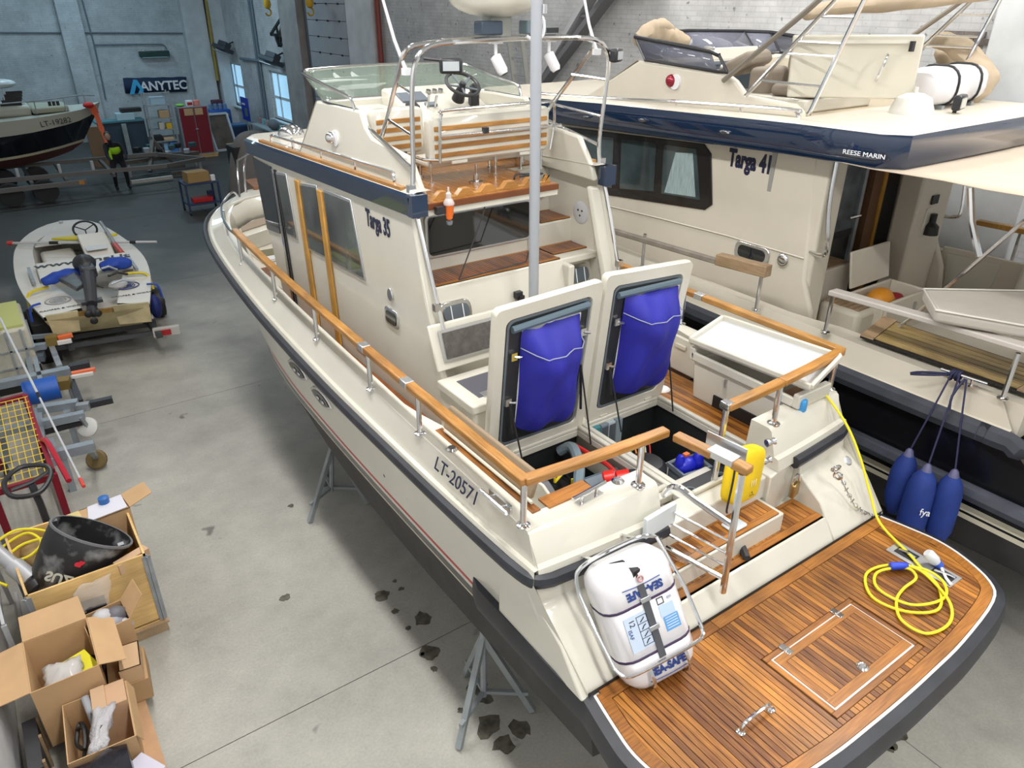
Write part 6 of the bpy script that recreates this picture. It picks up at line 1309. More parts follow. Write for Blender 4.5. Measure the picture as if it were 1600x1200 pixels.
# cradle in polished tube, a part of the yacht
w_ = WD/2+.05
loop = smooth([RL(.66, -w_, -.06), RL(.78, -w_+.02, -.06), RL(.83, -w_+.12, -.05), RL(.84, 0, -.05), RL(.83, w_-.12, -.05), RL(.78, w_-.02, -.06)], 4)
CR = G().tube([RL(.20, w_, fz*.9)]+[RL(.45, w_+.01, .06)]+loop[::-1]+[RL(.45, -w_-.01, .06), RL(.24, -w_, fz*.9)]+smooth([RL(.24, -w_, fz*.9), RL(.19, -w_+.03, fz+.02), RL(.165, -w_+.12, fz+.03), RL(.165, w_-.12, fz+.03), RL(.175, w_-.03, fz+.02), RL(.20, w_, fz*.9)], 4)[1:-1], .013, 8, closed=True).build('raft_cradle', CHR, YT)
for b in (-.11, .14): G().tube(smooth([RL(.165, b, fz+.03), RL(.05, b, fz+.03), RL(-.04, b, .08), RL(-.045, b, -.10)], 4), .012, 7).build('cradle_foot', CHR, CR)
for b in (-.16, .16): G().tube([RL(.83, b, -.05), RL(.80, b, -.18), RL(.78, b, -.30)], .011, 6).build('cradle_arm', CHR, CR)
# yellow throw bag behind the gate
q = thing('rescue_sling', 'yellow rescue bag hanging behind the open stern gate', 'bag', (.28, .50, 2.1))
_bl, _br, _tl, _tr = at(1136, 792, y=.30), at(1180, 772, y=.40), at(1150, 706, y=.36), at(1198, 690, y=.46)
def YB_(t, s, d): return _bl.lerp(_br, s).lerp(_tl.lerp(_tr, s), t)+Vector((.02*(d-1), -.075*(d-.2), 0))
rings = []
for i in range(9):
    t = i/8; k = [.85, .97, 1, 1.02, 1.03, 1.02, 1.0, .97, .72][i]; rr = []
    for j in range(14):
        a = 2*PI*j/14; rr.append(YB_(t, .5+.5*k*math.copysign(abs(math.cos(a))**.6, math.cos(a)), k*math.copysign(abs(math.sin(a))**.6, math.sin(a))+.08*math.sin(3*a+5*t)))
    rings.append(rr)
G().loft(rings).build('pouch', YELF, q, smooth=70, sub=1)
for z, s_ in ((.40, .045), (.24, .02), (.18, .02)): 
    p = YB_(z, .5, 1.13); text({.40: 'l l l', .24: 'o', .18: '= = ='}[z], s_*1.6, p, YB_(z, 1, 1.1)-YB_(z, 0, 1.1), YB_(1, .5, 1)-YB_(0, .5, 1), P('bag_print%d' % int(z*100), (.75, .7, .4) if z > .3 else (.12, .1, .03), .6), q)
G().tube(smooth([YB_(.95, .0, .5), YB_(.5, -.04, .6), YB_(.0, -.02, .4), YB_(-.1, .05, .3)], 4), .008, 5).build('bag_cord', DARK, q)
for t in (.62, .97): G().lathe([(.03, 0), (.03, .02), (.02, .05), (.03, .07)], YB_(t, 1.05, .2), (1, -.3, .1), 10).build('stud', CHR, q)
for c in ((.56, .42, 2.48), (.58, .40, 2.2)): pass
# padlock under the starboard rub rail end
q = thing('padlock', 'brass padlock hanging below the starboard stern rub rail', 'padlock', (.83, .36, 2.15))
G().tube(smooth([(.80, .37, 2.12), (.79, .36, 2.19), (.84, .36, 2.20), (.87, .36, 2.13)], 4), .009, 6).build('shackle', CHR, q); G().box((.83, .36, 2.06), (.10, .04, .12), .2).build('body', P('brass', (.45, .30, .12), .3, .9), q, bevel=.01)
# shore cable: down from the stern corner and coiled on the platform
CB_ = [(1.28, .90, 2.66), (1.36, .72, 2.70), (1.42, .60, 2.61), (1.46, .40, 2.42), (1.45, .22, 2.2), (1.43, .06, 1.95), (1.38, -.10, 1.775), (1.25, -.42, 1.75), (1.17, -.56, 1.75), (1.08, -.74, 1.745), (.86, -.85, 1.745), (.66, -.73, 1.745), (.60, -.52, 1.745), (.78, -.36, 1.745), (1.0, -.40, 1.75), (1.16, -.58, 1.76), (1.14, -.74, 1.76), (.98, -.82, 1.755), (.74, -.72, 1.755), (.70, -.50, 1.755), (.86, -.40, 1.755), (1.06, -.50, 1.765), (1.02, -.60, 1.765), (.86, -.60, 1.745), (.70, -.64, 1.745), (.56, -.76, 1.745), (.58, -.92, 1.745), (.80, -.96, 1.745), (.98, -.86, 1.765), (1.10, -.62, 1.775), (1.08, -.50, 1.78)]
q = thing('shore_cable', 'yellow shore power cable coiled on the teak platform, running up the stern', 'cable', (.9, -.6, 1.735))
G().tube(smooth(CB_, 6), .0105, 7).build('cable', YEL, q); G().lathe([(.012, 0), (.02, .01), (.028, .05), (.03, .13), (.024, .14)], (1.09, -.50, 1.775), (-.75, .45, .0), 12).build('plug', P('blue_shore_plug', (.02, .06, .55), .4), q)
q = thing('shore_socket', 'grey and blue shore power socket beside the coiled yellow cable', 'socket', (1.28, -.56, 1.74))
G().lathe([(.03, 0), (.042, .03), (.042, .09), (.03, .11)], (1.31, -.60, 1.76), (-.3, .5, .5), 12).build('body', P('socket_white', (.6, .62, .66), .4), q); G().lathe([(.03, -.04), (.034, 0)], (1.31, -.60, 1.76), (-.3, .5, .5), 12).build('collar', P('socket_blue', (.04, .1, .5), .4), q); G().tube([(1.33, -.62, 1.74), (1.22, -.72, 1.745), (1.18, -.78, 1.745)], .011, 6).build('lead', WHT, q)
c1 = G()
pA, pB = at(1310, 742, y=.17), at(1368, 806, y=.02)
for k in range(12):
    p = pA.lerp(pB, k/11)+Vector((0, -.02, -.10*math.sin(PI*k/11))); c1.torus(p, .018, .005, (1, 0, 0) if k % 2 else (0, 1, .4), 10, 5)
c1.tube([pA, pA.lerp(pB, .5)+Vector((-.04, -.02, -.08)), pB], .006, 5).torus(at(1306, 732, y=.16), .035, .01, (.3, 1, .5), 14, 6).torus(at(1309, 744, y=.16), .03, .01, (1, .3, .2), 14, 6)
c1.build('stern_chain', CHR, YT); G().lathe([(.001, .012), (.03, .01), (.04, 0)], at(1325, 720, y=.20), (0, -.7, .7), 14).build('stern_outlet', DULL, YT)
tag(G().tube(smooth([(.02, .14, 1.915), (.06, .20, 1.925), (.10, .26, 1.925)], 3), .03, 6).build('rubber_strip', PLB), 'black rubber grip lying on the lower stern step', 'grip')
# ------------------------------------------------------------------ along the left wall
def tq(c, rz, nm, lb, ct, **k): return thing(nm, lb, ct, c, rz, local=True, **k)
# plywood crate on a pallet, holding the outboard parts
CX, CY, CR_ = -3.95, 4.66, -.24
cr = tq((CX, CY, 0), 0, 'plywood_crate', 'large open plywood crate on a pallet with galvanised corners', 'crate')
K = [(-.46, -.62), (.50, -.62), (.50, .44), (-.55, .44)]
z0, z1 = .14, .93
def wallp(a, b, th=.02, zz=(z0, z1)):
    A = Vector((*a, 0)); B = Vector((*b, 0)); n = Vector((0, 0, 1)).cross(B-A).normalized()*th
    return G().prism([(A.x, A.y, zz[0]), (B.x, B.y, zz[0]), (B.x, B.y, zz[1]), (A.x, A.y, zz[1])], n)
for i in range(4): wallp(K[i], K[(i+1) % 4]).build('panel', PLY, cr)
G().pz(K, z0-.02, z0+.01).build('bottom', PLY, cr)
for i in range(4):
    x, y = K[i]; G().bb(x-.035, x+.035, y-.012, y+.0, z0, z1-.02).bb(x-.012 if x < 0 else x, x if x < 0 else x+.012, y-.03, y+.03, z0, z1-.02).build('corner_strip', STEEL, cr)
for yy in (-.60, -.1, .38): G().bb(-.5, .52, yy-.05, yy+.05, .0, .1).build('pallet_block', PALE, cr)
G().bb(-.5, .54, -.66, .46, .1, .12).build('pallet_deck', PALE, cr)
# the black outboard cowling, open end up
q = thing('outboard_cowling', 'big black scuffed outboard motor cowling standing open in the crate', 'cowling', (-3.9, 4.35, .2))
SCUF = P('scuffed_black', (.035, .035, .037), .42, noise=.0, bump=.05)
m = SCUF; N, L, b = m.node_tree.nodes, m.node_tree.links, m.node_tree.nodes['Principled BSDF']
tc = N.new('ShaderNodeTexCoord'); no = N.new('ShaderNodeTexNoise'); no.inputs['Scale'].default_value = 4; no.inputs['Detail'].default_value = 8; L.new(tc.outputs['Object'], no.inputs['Vector'])
cr_ = N.new('ShaderNodeValToRGB'); cr_.color_ramp.elements[0].position = .54; cr_.color_ramp.elements[0].color = (.014, .014, .016, 1); cr_.color_ramp.elements[1].position = .68; cr_.color_ramp.elements[1].color = (.22, .22, .22, 1); L.new(no.outputs[0], cr_.inputs[0]); L.new(cr_.outputs[0], b.inputs['Base Color'])
AX = Vector((.55, .10, .82)).normalized(); A1 = Vector((.74, -.47, -.48)); A1 = (A1-AX*A1.dot(AX)).normalized(); A2 = AX.cross(A1)
C0 = at(143, 832, z=1.10)-AX*.52-A1*.02
def cring(h, ra, rb, sh=0): return [C0+AX*h+A1*(ra*math.cos(2*PI*k/24)+sh)+A2*(rb*math.sin(2*PI*k/24)) for k in range(24)]
G().loft([cring(-.12, .02, .02), cring(-.12, .20, .18, -.05), cring(-.06, .27, .22, -.04), cring(.10, .31, .25, -.02), cring(.34, .345, .27), cring(.52, .36, .275, .02), cring(.53, .348, .265, .02), cring(.30, .32, .25), cring(.05, .27, .22), cring(-.02, .02, .02)], True, False).build('shell', SCUF, q, smooth=50)
G().loft([cring(.515, .366, .281, .02), cring(.535, .366, .281, .02), cring(.535, .345, .262, .02)], True, False).build('seal', P('seal_grey', (.16, .16, .17), .5), q)
nrm_ = None
fA = lambda ang, h: C0+AX*h+A1*(.405*math.cos(ang))+A2*(.30*math.sin(ang))
for lab_, h, s_, ang, mt in (('SUZUKI', .0, .17, -PI*.44, P('plate_silver', (.5, .49, .42), .35)),):
    p = C0+AX*(.16)+A1*(.325*math.cos(ang))+A2*(.265*math.sin(ang)); tx = (A1*(-math.sin(ang)*.32)+A2*(math.cos(ang)*.26)).normalized()
    text('SUZUKI', .12, p+(-A2*.02), -tx if tx.y > 0 else tx, -AX, mt, q, sx=1.0, bold=.004)
    text('df', .07, p+AX*.16-A2*.01, -tx if tx.y > 0 else tx, AX, P('logo_red', (.6, .02, .04), .4), q, shear=.3, bold=.006)
for ang in (PI*.95, -.1): G().box(C0+AX*.49+A1*(.31*math.cos(ang))+A2*(.23*math.sin(ang)), (.05, .05, .06)).build('catch', DULL, q)
q = thing('cowling', 'second black outboard cover lying low at the front of the crate', 'cowling', (-4.2, 4.2, .2))
G().loft([[(-4.36+t*.5+.0, 4.10+.05*math.sin(k)-t*.06+.16*math.cos(2*PI*k/14)*(1-.3*t), .55+.14*math.sin(2*PI*k/14)*(1-.2*t)) for k in range(14)] for t in (0, .3, .7, 1)]).build('shell', PLB, q)
q = thing('lifting_tube', 'silver grey steering tube leaning out of the crate by the wall', 'tube', (-4.55, 4.75, .3))
a, b_ = Vector((-4.70, 5.05, 1.10)), Vector((-4.36, 4.42, .80)); G().tube([a, a.lerp(b_, .7)], .065, 12).tube([a.lerp(b_, .7), b_], .085, 12).build('tube', P('tube_grey', (.42, .42, .44), .4, .3), q); G().lathe([(.08, 0), (.11, .03), (.11, .09), (.08, .12)], b_, (.3, -.6, -.5), 12).build('collar', PLB, q)
for k in range(4): G().box(a+Vector((-.02+.05*k, .08+.02*k, .05-.03*(k % 2))), (.06, .05, .07), .3*k).build('bracket', P('dirty_metal', (.08, .08, .085), .5, .4), q)
ys_ = [(-4.62, 4.9, .86), (-4.48, 5.0, .9), (-4.3, 4.98, .95), (-4.22, 4.82, .9), (-4.36, 4.72, .86), (-4.55, 4.78, .88), (-4.6, 4.98, .92), (-4.4, 5.06, .97), (-4.2, 4.98, .94), (-4.14, 4.86, .92), (-4.4, 4.88, .9), (-4.64, 4.68, .82), (-4.55, 4.5, .78)]
tag(G().tube(smooth(ys_, 5), .013, 6).build('yellow_hose', YEL), 'thin yellow hose tangled in the back corner of the crate', 'hose')
tag(G().box((-4.22, 4.88, .62), (.36, .34, .44), .3).build('sack', P('brown_sack', (.40, .28, .13), .8, noise=.2), bevel=.08), 'brown paper sack behind the cowling in the crate', 'sack')
def carton(nm, lb, c, d, rz=0, flaps=(), mat=CARD, closed=False, tilt=0):
    t = thing(nm, lb, 'box', c, local=True, rot=(tilt, 0, rz)); x, y, z = d[0]/2, d[1]/2, d[2]; th = .008
    g = G().bb(-x, x, -y, y, 0, th)
    for a in ((-x, -x+th, -y, y), (x-th, x, -y, y), (-x+th, x-th, -y, -y+th), (-x+th, x-th, y-th, y)): g.bb(*a, th, z)
    if closed: g.bb(-x, x, -y, y, z-th, z)
    g.build('body', mat, t)
    for side_, L_, ang in flaps:
        A = {'l': ((-x, -y, z), (-x, y, z), (-1, 0)), 'r': ((x, -y, z), (x, y, z), (1, 0)), 'f': ((-x, -y, z), (x, -y, z), (0, -1)), 'b': ((-x, y, z), (x, y, z), (0, 1))}[side_]
        o = Vector((A[2][0]*math.cos(ang), A[2][1]*math.cos(ang), math.sin(ang)))*L_
        p0, p1 = Vector(A[0]), Vector(A[1]); dd = (p1-p0).normalized()*.015
        G().prism([p0, p1, p1+o-dd, p0+o+dd], Vector((A[2][0]*math.sin(ang), A[2][1]*math.sin(ang), -math.cos(ang)))*-.007).build('flap', mat, t)
    return t
c1_ = carton('cardboard_box', 'closed cardboard box with white papers on it inside the crate', (-3.70, 4.92, .62), (.52, .28, .36), .12, (('r', .24, .25),), closed=True)
G().prism([(-.12, -.13, .362), (.24, -.13, .362), (.26, .13, .362), (-.06, .13, .362)], (0, 0, .014)).build('paper_bundle', P('paper_lilac', (.62, .61, .68), .6), c1_, bevel=.006); G().bb(-.25, -.14, -.14, .14, .36, .363).build('tape', P('packing_tape', (.62, .50, .22), .3), c1_)
tag(G().lathe([(.05, 0), (.05, .07), (.03, .08)], (-3.62, 5.02, .985), n=14).build('bottle', P('cap_blue', (.02, .12, .38), .4)), 'small blue round bottle standing on the closed carton in the crate', 'bottle')
tag(G().box((-3.56, 4.12, .86), (.30, .09, .11), .38).build('carton', P('flat_tan_carton', (.55, .36, .22), .7)), 'slim tan carton wedged at the crate front edge', 'box')
# boxes before the crate, on a second pallet
pq = thing('pallet', 'low wooden pallet running out of frame under the cartons', 'pallet', (-4.1, 2.75, 0))
for k in range(4): G().bb(-4.42+k*.16, -4.28+k*.16, 1.9, 3.62, .1, .125).build('board', P('pallet_board%d' % k, (.46+.02*k, .31, .17), .7, noise=.15, scale=6), pq)
for yy in (2.0, 2.75, 3.5): G().bb(-4.42, -3.82, yy-.05, yy+.05, 0, .1).build('block', PALE, pq)
bA = carton('cardboard_box', 'big open cardboard box with spread flaps and plastic inside', (-4.27, 3.39, .125), (.48, .62, .62), .0, (('b', .22, .55), ('l', .24, -.1), ('r', .20, -.35)))
tag(G().torus((-4.14, 3.42, .46), .13, .014, (0.2, -.2, 1), 20, 6).build('black_hose', PLB), 'black hose loop inside the big open cardboard box', 'hose')
tag(G().box((-4.18, 3.38, .36), (.22, .26, .42), .3).build('folder', P('yellow_folder', (.75, .68, .02), .5)), 'bright yellow folder standing in the big open box', 'folder')
def film(nm, lb, ct, pts, rise, seed, mat=CLEAR):
    rnd = random.Random(seed); g = G(); n = 9; rings = []
    for i in range(n):
        for_ = []
        for j in range(n):
            s, t = i/(n-1), j/(n-1); p = Vector(pts[0]).lerp(Vector(pts[1]), s).lerp(Vector(pts[3]).lerp(Vector(pts[2]), s), t)
            e = math.sin(PI*s)*math.sin(PI*t); for_.append(p+Vector((rnd.uniform(-.012, .012), rnd.uniform(-.012, .012), rise*e**.6+rnd.uniform(-.02, .02))))
        rings.append(for_)
    return tag(g.loft(rings, False, False).build(nm, mat, solid=.004, smooth=60), lb, ct)
film('plastic_bag', 'clear plastic bag with a pale leaflet in the big open box', 'bag', [(-4.44, 3.18, .55), (-4.16, 3.14, .55), (-4.14, 3.42, .62), (-4.42, 3.46, .6)], .06, 3, P('milky_film', (.60, .58, .56), .2, alpha=.8))
bB = carton('cardboard_box', 'open carton with narrow boxes and bubble wrap at the bottom edge', (-4.14, 2.74, .125), (.46, .60, .40), -.06, (('r', .10, -1.2),))
for k, (x, w, h) in enumerate(((-4.10, .10, .46), (-3.98, .14, .44))): tag(G().box((x, 2.9, .13+h/2), (w, .24, h), -.06).build('carton', P('slim_carton%d' % k, (.50+.03*k, .33, .20), .7)), ('slim' if k == 0 else 'wider')+' brown carton standing in the open bottom carton', 'box')
tag(G().box((-4.18, 2.92, .36), (.06, .2, .42), .1).build('foam_strip', P('grey_foam', (.30, .31, .34), .8), bevel=.02), 'grey foam strip beside the slim carton', 'foam')
film('bubble_wrap', 'sheet of bubble wrap lying diagonally over the bottom carton', 'packaging', [(-4.26, 2.46, .52), (-4.12, 2.44, .52), (-4.0, 2.78, .58), (-4.14, 2.84, .58)], .03, 8, P('bubble_film', (.52, .50, .52), .2, alpha=.85, bump=.6, scale=60))
tag(G().tube(smooth([(-4.30, 2.6, .35), (-4.24, 2.75, .44), (-4.27, 2.9, .42), (-4.32, 2.75, .38), (-4.27, 2.62, .44), (-4.25, 2.8, .46), (-4.3, 2.86, .4)], 4), .016, 6).build('cable_bundle', DARK), 'black cable bundle in the corner of the bottom carton', 'cable')
carton('cardboard_box', 'small closed carton perched beside the big open box', (-3.82, 3.30, .36), (.17, .30, .16), -.12, closed=True, mat=P('lighter_carton', (.56, .37, .21), .7))
tag(G().box((-3.86, 3.34, .245), (.3, .4, .225), -.1).build('carton', P('under_carton', (.44, .28, .14), .75)), 'brown carton under the small closed carton on the pallet', 'box')
bC = carton('cardboard_box', 'shadowed carton of crumpled grey packaging against the plywood crate', (-3.90, 3.70, .125), (.34, .30, .55), .1, (('r', .22, .9),))
film('plastic_sheet', 'clear crinkled plastic sheet standing against the crate front', 'packaging', [(-4.16, 3.95, .60), (-3.84, 3.92, .62), (-3.76, 4.0, .88), (-4.05, 4.01, .86)], .05, 5, P('clear_sheet', (.8, .74, .68), .1, alpha=.28))
for k, (c, m) in enumerate((((-3.92, 3.72, .66), (.45, .45, .47)), ((-3.82, 3.72, .64), (.12, .12, .14)), ((-3.86, 3.66, .60), (.30, .31, .36)), ((-3.80, 3.64, .55), (.55, .53, .56)))):
    o = G().ell(c, (.10, .08, .09), 9, 6).build('crumpled_wrap', P('wrap%d' % k, m, .5, bump=.5, scale=14)); tag(o, ['pale grey crumpled wrap', 'black crumpled wrap', 'slate crumpled wrap', 'whitish crumpled wrap'][k]+' in the packaging carton by the crate', 'packaging')
tag(G().loft([[(-4.6+i*.12, 2.22+.20*math.sin(2*PI*k/12)+.02*math.sin(5*k+i), .46+.14*math.cos(2*PI*k/12)+.02*math.sin(i*3+k)) for k in range(12)] for i in range(6)]).build('bin_bag', P('bin_bag_black', (.008, .008, .014), .25, bump=.5, scale=10)), 'shiny black plastic sack at the bottom left edge', 'bag')
tag(G().bb(-4.6, -3.95, 1.95, 2.4, .125, .32).build('dark_case', DARK, bevel=.02), 'dark case under the shiny black sack', 'case')
tag(G().box((-3.98, 2.22, .36), (.26, .26, .02), .5).bb(-4.08, -3.9, 2.1, 2.32, .30, .35).build('notepad', P('lilac_paper', (.6, .58, .68), .6)), 'white paper sheet on the dark case at bottom edge', 'paper')
t = thing('panel_rack', 'narrow dark crate with pale battens standing along the left wall', 'rack', (-4.62, 3.0, 0))
G().bb(-4.66, -4.56, 2.72, 3.25, 0, .34).build('board', P('dark_board', (.05, .05, .055), .6), t)
for yy in (2.74, 3.0, 3.2): G().bb(-4.56, -4.54, yy, yy+.03, 0, .36).build('edge_batten', PALE, t)
t = thing('trestle', 'thin grey metal frame between the crate and left wall', 'frame', (-4.6, 4.6, 0))
for (a, b_) in (((-4.62, 4.0, .0), (-4.62, 4.0, .75)), ((-4.62, 4.0, .75), (-4.68, 5.3, .9)), ((-4.66, 5.3, 0), (-4.68, 5.3, .9)), ((-4.57, 4.0, .1), (-4.60, 5.3, .1))): G().bar(a, b_, .025, .04).build('bar', P('frame_grey', (.45, .46, .48), .4), t)
# red pallet truck with yellow mesh guard
t = thing('mesh_trolley', 'red framed trolley with yellow wire mesh beside the trailers', 'trolley', (-4.2, 6.9, 0))
RD = P('dark_red_paint', (.22, .01, .025), .4)
for a, b_ in (((-4.55, 8.0, 1.0), (-4.05, 8.05, 1.0)), ((-4.05, 8.05, 1.0), (-3.98, 6.2, .85)), ((-4.55, 6.1, .85), (-3.98, 6.1, .85)), ((-4.55, 8.0, 1.0), (-4.55, 6.1, .85)), ((-4.05, 8.05, .1), (-4.05, 8.05, 1.0)), ((-3.98, 6.15, .1), (-3.98, 6.15, .85)), ((-4.55, 8.0, .1), (-4.55, 8.0, 1.0)), ((-4.55, 6.1, .1), (-4.55, 6.1, .85)), ((-4.05, 8.05, .15), (-3.98, 6.15, .15))): G().bar(a, b_, .05, .07).build('frame_bar', RD, t)
G().tube(smooth([(-4.02, 6.9, .88), (-3.97, 6.75, .98), (-3.93, 6.5, .97), (-3.86, 5.9, .85)], 4), .03, 8).build('push_handle', P('bright_red_tube', (.42, .01, .03), .3), t)
YM = P('yellow_mesh_wire', (.70, .50, .03), .4)
for k in range(8): x = -4.54+k*.07; G().cyl((x, 7.95, 1.03), (x, 6.15, .88), .0055, 5).build('mesh_wire', YM, t)
for k in range(14): y = 6.15+k*.138; z = .882+.15*(y-6.15)/1.8; G().cyl((-4.56, y, z), (-4.02, y, z), .0055, 5).build('mesh_wire', YM, t)
for xx in (-4.5, -4.05):
    for yy in (6.2, 7.9): G().lathe([(.02, -.03), (.1, -.03), (.1, .03), (.02, .03)], (xx, yy, .1), (1, 0, 0), 12).build('wheel', DARK, t)
t = thing('pallet_truck', 'black loop handle of a hand pallet truck beside the crate', 'pallet truck', (-4.2, 5.6, 0))
G().tube(smooth([(-4.36, 5.62, 1.02), (-4.40, 5.80, 1.10), (-4.24, 5.95, 1.14), (-4.02, 5.88, 1.12), (-4.0, 5.74, 1.06), (-4.14, 5.58, 1.0)], 5, True), .026, 8, closed=True).tube([(-4.36, 5.70, 1.05), (-4.18, 5.72, 1.06), (-4.02, 5.80, 1.08)], .02, 6).build('handle', PLB, t); G().tube([(-4.18, 5.70, 1.05), (-4.16, 5.6, .85), (-4.15, 5.5, .3)], .035, 8).build('shaft', PLB, t); G().bb(-4.32, -4.0, 5.35, 5.62, .08, .3).build('pump_body', P('orange_red', (.55, .12, .04), .5), t); G().lathe([(.02, -.04), (.09, -.04), (.09, .04), (.02, .04)], (-4.16, 5.42, .09), (1, 0, 0), 12).build('wheel', DARK, t)
q = thing('telescopic_pole', 'long grey pole with red tip propped across the trailers', 'pole', (-3.9, 8, 1))
pa, pb_, = at(0, 497, z=1.25), at(125, 748, z=.75); G().tube([pa, pa.lerp(pb_, .55)], .016, 8).tube([pa.lerp(pb_, .55), pb_], .013, 8).build('tube', P('pole_grey', (.55, .56, .60), .35), q); G().tube([pb_, pb_+(pb_-pa).normalized()*.16], .02, 8).build('tip', P('pole_red', (.7, .08, .06), .4), q); G().tube([pa.lerp(pb_, .54), pa.lerp(pb_, .57)], .02, 8).build('clamp', DARK, q)
# stacked boat trailers with red and white marker ends
GV = P('trailer_galvanised', (.34, .39, .44), .45, .5, noise=.15, scale=5); RW = P('marker_orange', (.80, .16, .05), .4); TW = P('marker_white', (.7, .68, .66), .4)
def tbar(t, u0, v0, u1, v1, z, w=.10, h=.09, m=GV, nm='cross_bar'): return G().bar(at(u0, v0, z=z), at(u1, v1, z=z), w, h).build(nm, m, t)
t = thing('boat_trailer', 'galvanised boat trailer nearest the small motorboat, marker bars orange', 'trailer', (-3.9, 10.7, 0))
tbar(t, -30, 553, 72, 540, .6); tbar(t, -30, 535, 88, 523, .62, .06, .06); tbar(t, -20, 570, 70, 556, .45, .22, .10, P('trailer_dark', (.10, .12, .15), .5)); tbar(t, 40, 548, 52, 588, .5, .07, .07); tbar(t, 72, 533, 90, 530, .62, .16, .14, P('ochre_lamp', (.20, .13, .03), .5), 'lamp')
o = tbar(t, 90, 528, 113, 523, .62, .10, .05, RW, 'marker'); tbar(t, 90, 536, 112, 532, .60, .08, .05, TW, 'marker'); tbar(t, 82, 545, 94, 575, .5, .08, .1, STEEL, 'axle_arm'); G().lathe([(.03, -.06), (.22, -.06), (.22, .06), (.03, .06)], at(20, 575, z=.25), (1, 0, 0), 16).build('wheel', DARK, t)
for x in (-4.5, -3.6): G().bb(x, x+.08, 10.3, 10.4, 0, .6).build('prop_leg', GV, t)
t = thing('boat_trailer', 'galvanised trailer with thick royal blue roller, second in the row', 'trailer', (-3.9, 9.4, 0))
tbar(t, -30, 607, 110, 578, .6, .14, .10); tbar(t, 108, 575, 140, 569, .6, .14, .10, P('trailer_black', (.03, .03, .035), .5)); tbar(t, 112, 584, 149, 577, .6, .07, .05, RW, 'marker'); tbar(t, 112, 589, 146, 583, .58, .06, .04, TW, 'marker'); tbar(t, 90, 600, 110, 597, .58, .18, .14, P('ochre_lamp2', (.20, .13, .03), .5), 'lamp'); tbar(t, 112, 595, 126, 630, .5, .08, .1, PLB, 'axle_arm')
a, b_ = at(38, 616, z=.62), at(92, 604, z=.62); G().cyl(a, b_, .17, 18).build('roller', P('roller_blue', (.01, .09, .42), .45), t); tbar(t, 55, 560, 66, 605, .62, .06, .06)
for x in (-4.5, -3.55): G().bb(x, x+.08, 9.2, 9.3, 0, .6).build('prop_leg', GV, t)
t = thing('boat_trailer', 'galvanised trailer with white castor wheel, nearest the red trolley', 'trailer', (-3.8, 7.9, 0))
tbar(t, 60, 640, 122, 630, .6, .12, .1); tbar(t, 122, 636, 176, 624, .6, .09, .08, PLB, 'marker'); tbar(t, -30, 682, 132, 648, .6, .10, .1); tbar(t, 60, 678, 128, 660, .5, .05, .06, DARK); tbar(t, 60, 640, 66, 690, .55, .08, .07); tbar(t, 80, 712, 148, 696, .55, .11, .12); tbar(t, 78, 690, 88, 722, .5, .10, .1); tbar(t, 120, 637, 140, 634, .62, .1, .1, STEEL)
wc_ = at(137, 667, z=.42); w1 = G().lathe([(.02, -.03), (.11, -.03), (.13, -.02), (.13, .02), (.11, .03), (.02, .03)], wc_, (-.4, -.75, .5), 18).build('castor_wheel', P('castor_white', (.6, .6, .58), .5), t); G().bar(wc_, at(125, 652, z=.6), .05, .04).build('castor_fork', STEEL, t)
wc_ = at(151, 718, z=.13); G().lathe([(.02, -.04), (.11, -.04), (.13, -.02), (.13, .02), (.11, .04), (.02, .04)], wc_, (-.4, -.75, .5), 16).build('castor_wheel', P('castor_ochre', (.16, .11, .04), .6), t); G().bar(wc_+Vector((0, 0, .03)), at(141, 703, z=.5), .06, .05).build('castor_fork', STEEL, t)
for x, y in ((-4.5, 8.3), (-3.7, 8.2), (-3.9, 7.1)): G().bb(x, x+.08, y, y+.1, 0, .56).build('prop_leg', GV, t)
t = thing('ibc_tank', 'cream plastic tank crate with dark ribs at the left edge', 'tank', (-4.15, 11.0, 0))
IB = P('tank_cream', (.48, .46, .38), .5, noise=.15); G().bb(-4.62, -3.80, 10.55, 11.85, .14, 1.02).build('tank', IB, t, bevel=.05); G().bb(-4.6, -3.84, 10.6, 11.8, 1.02, 1.06).build('lid', P('tank_lime', (.45, .48, .16), .5), t)
for x in (-4.4, -4.1, -3.9): G().bb(x-.015, x+.015, 10.53, 10.555, .14, 1.0).build('rib', STEEL, t)
for z in (.4, .68): G().bb(-4.62, -3.8, 10.53, 10.55, z-.012, z+.012).bb(-3.805, -3.78, 10.55, 11.85, z-.012, z+.012).build('rib', STEEL, t)
G().bb(-4.64, -3.78, 10.53, 11.87, .0, .14).build('pallet_base', DARK, t)
t = simple_box('black_crate', 'black crate standing between the cream tank and small motorboat', 'crate', (-3.6, 11.9, .35), (.30, .9, .7), DARK)
# ------------------------------------------------------------------ small white motorboat on its trailer
D = thing('motorboat', 'small white motorboat with a tilted outboard engine lying on its stern', 'boat', (-2.6, 13.5, .4))
DW = P('dinghy_white', (.66, .635, .58), .4, noise=.06, scale=2); DY = P('dinghy_yellowed', (.50, .42, .24), .5, noise=.25, scale=4)
gz = .92
def Z(y): return gz+.02*(y-11)*.5
out_p = [(-3.55, 11.05), (-3.70, 12.2), (-3.74, 13.6), (-3.60, 15.3), (-3.25, 16.4), (-2.80, 17.0), (-2.35, 17.1), (-1.95, 16.6), (-1.68, 15.2), (-1.56, 13.6), (-1.70, 12.2), (-2.02, 10.75)]
def ringd(k, z, dy=0): return [(-2.66+(x+2.66)*k, 13.6+(y-13.6)*(k*.5+.5)+dy, z+.012*(y-11)) for x, y in out_p]
g = G(); g.loft([ringd(.35, .42), ringd(.78, .50), ringd(.96, .78), ringd(1.0, .88)], True, False); g.add(ringd(.35, .42), [tuple(range(len(out_p)))]); g.build('hull', DY, D, smooth=40)
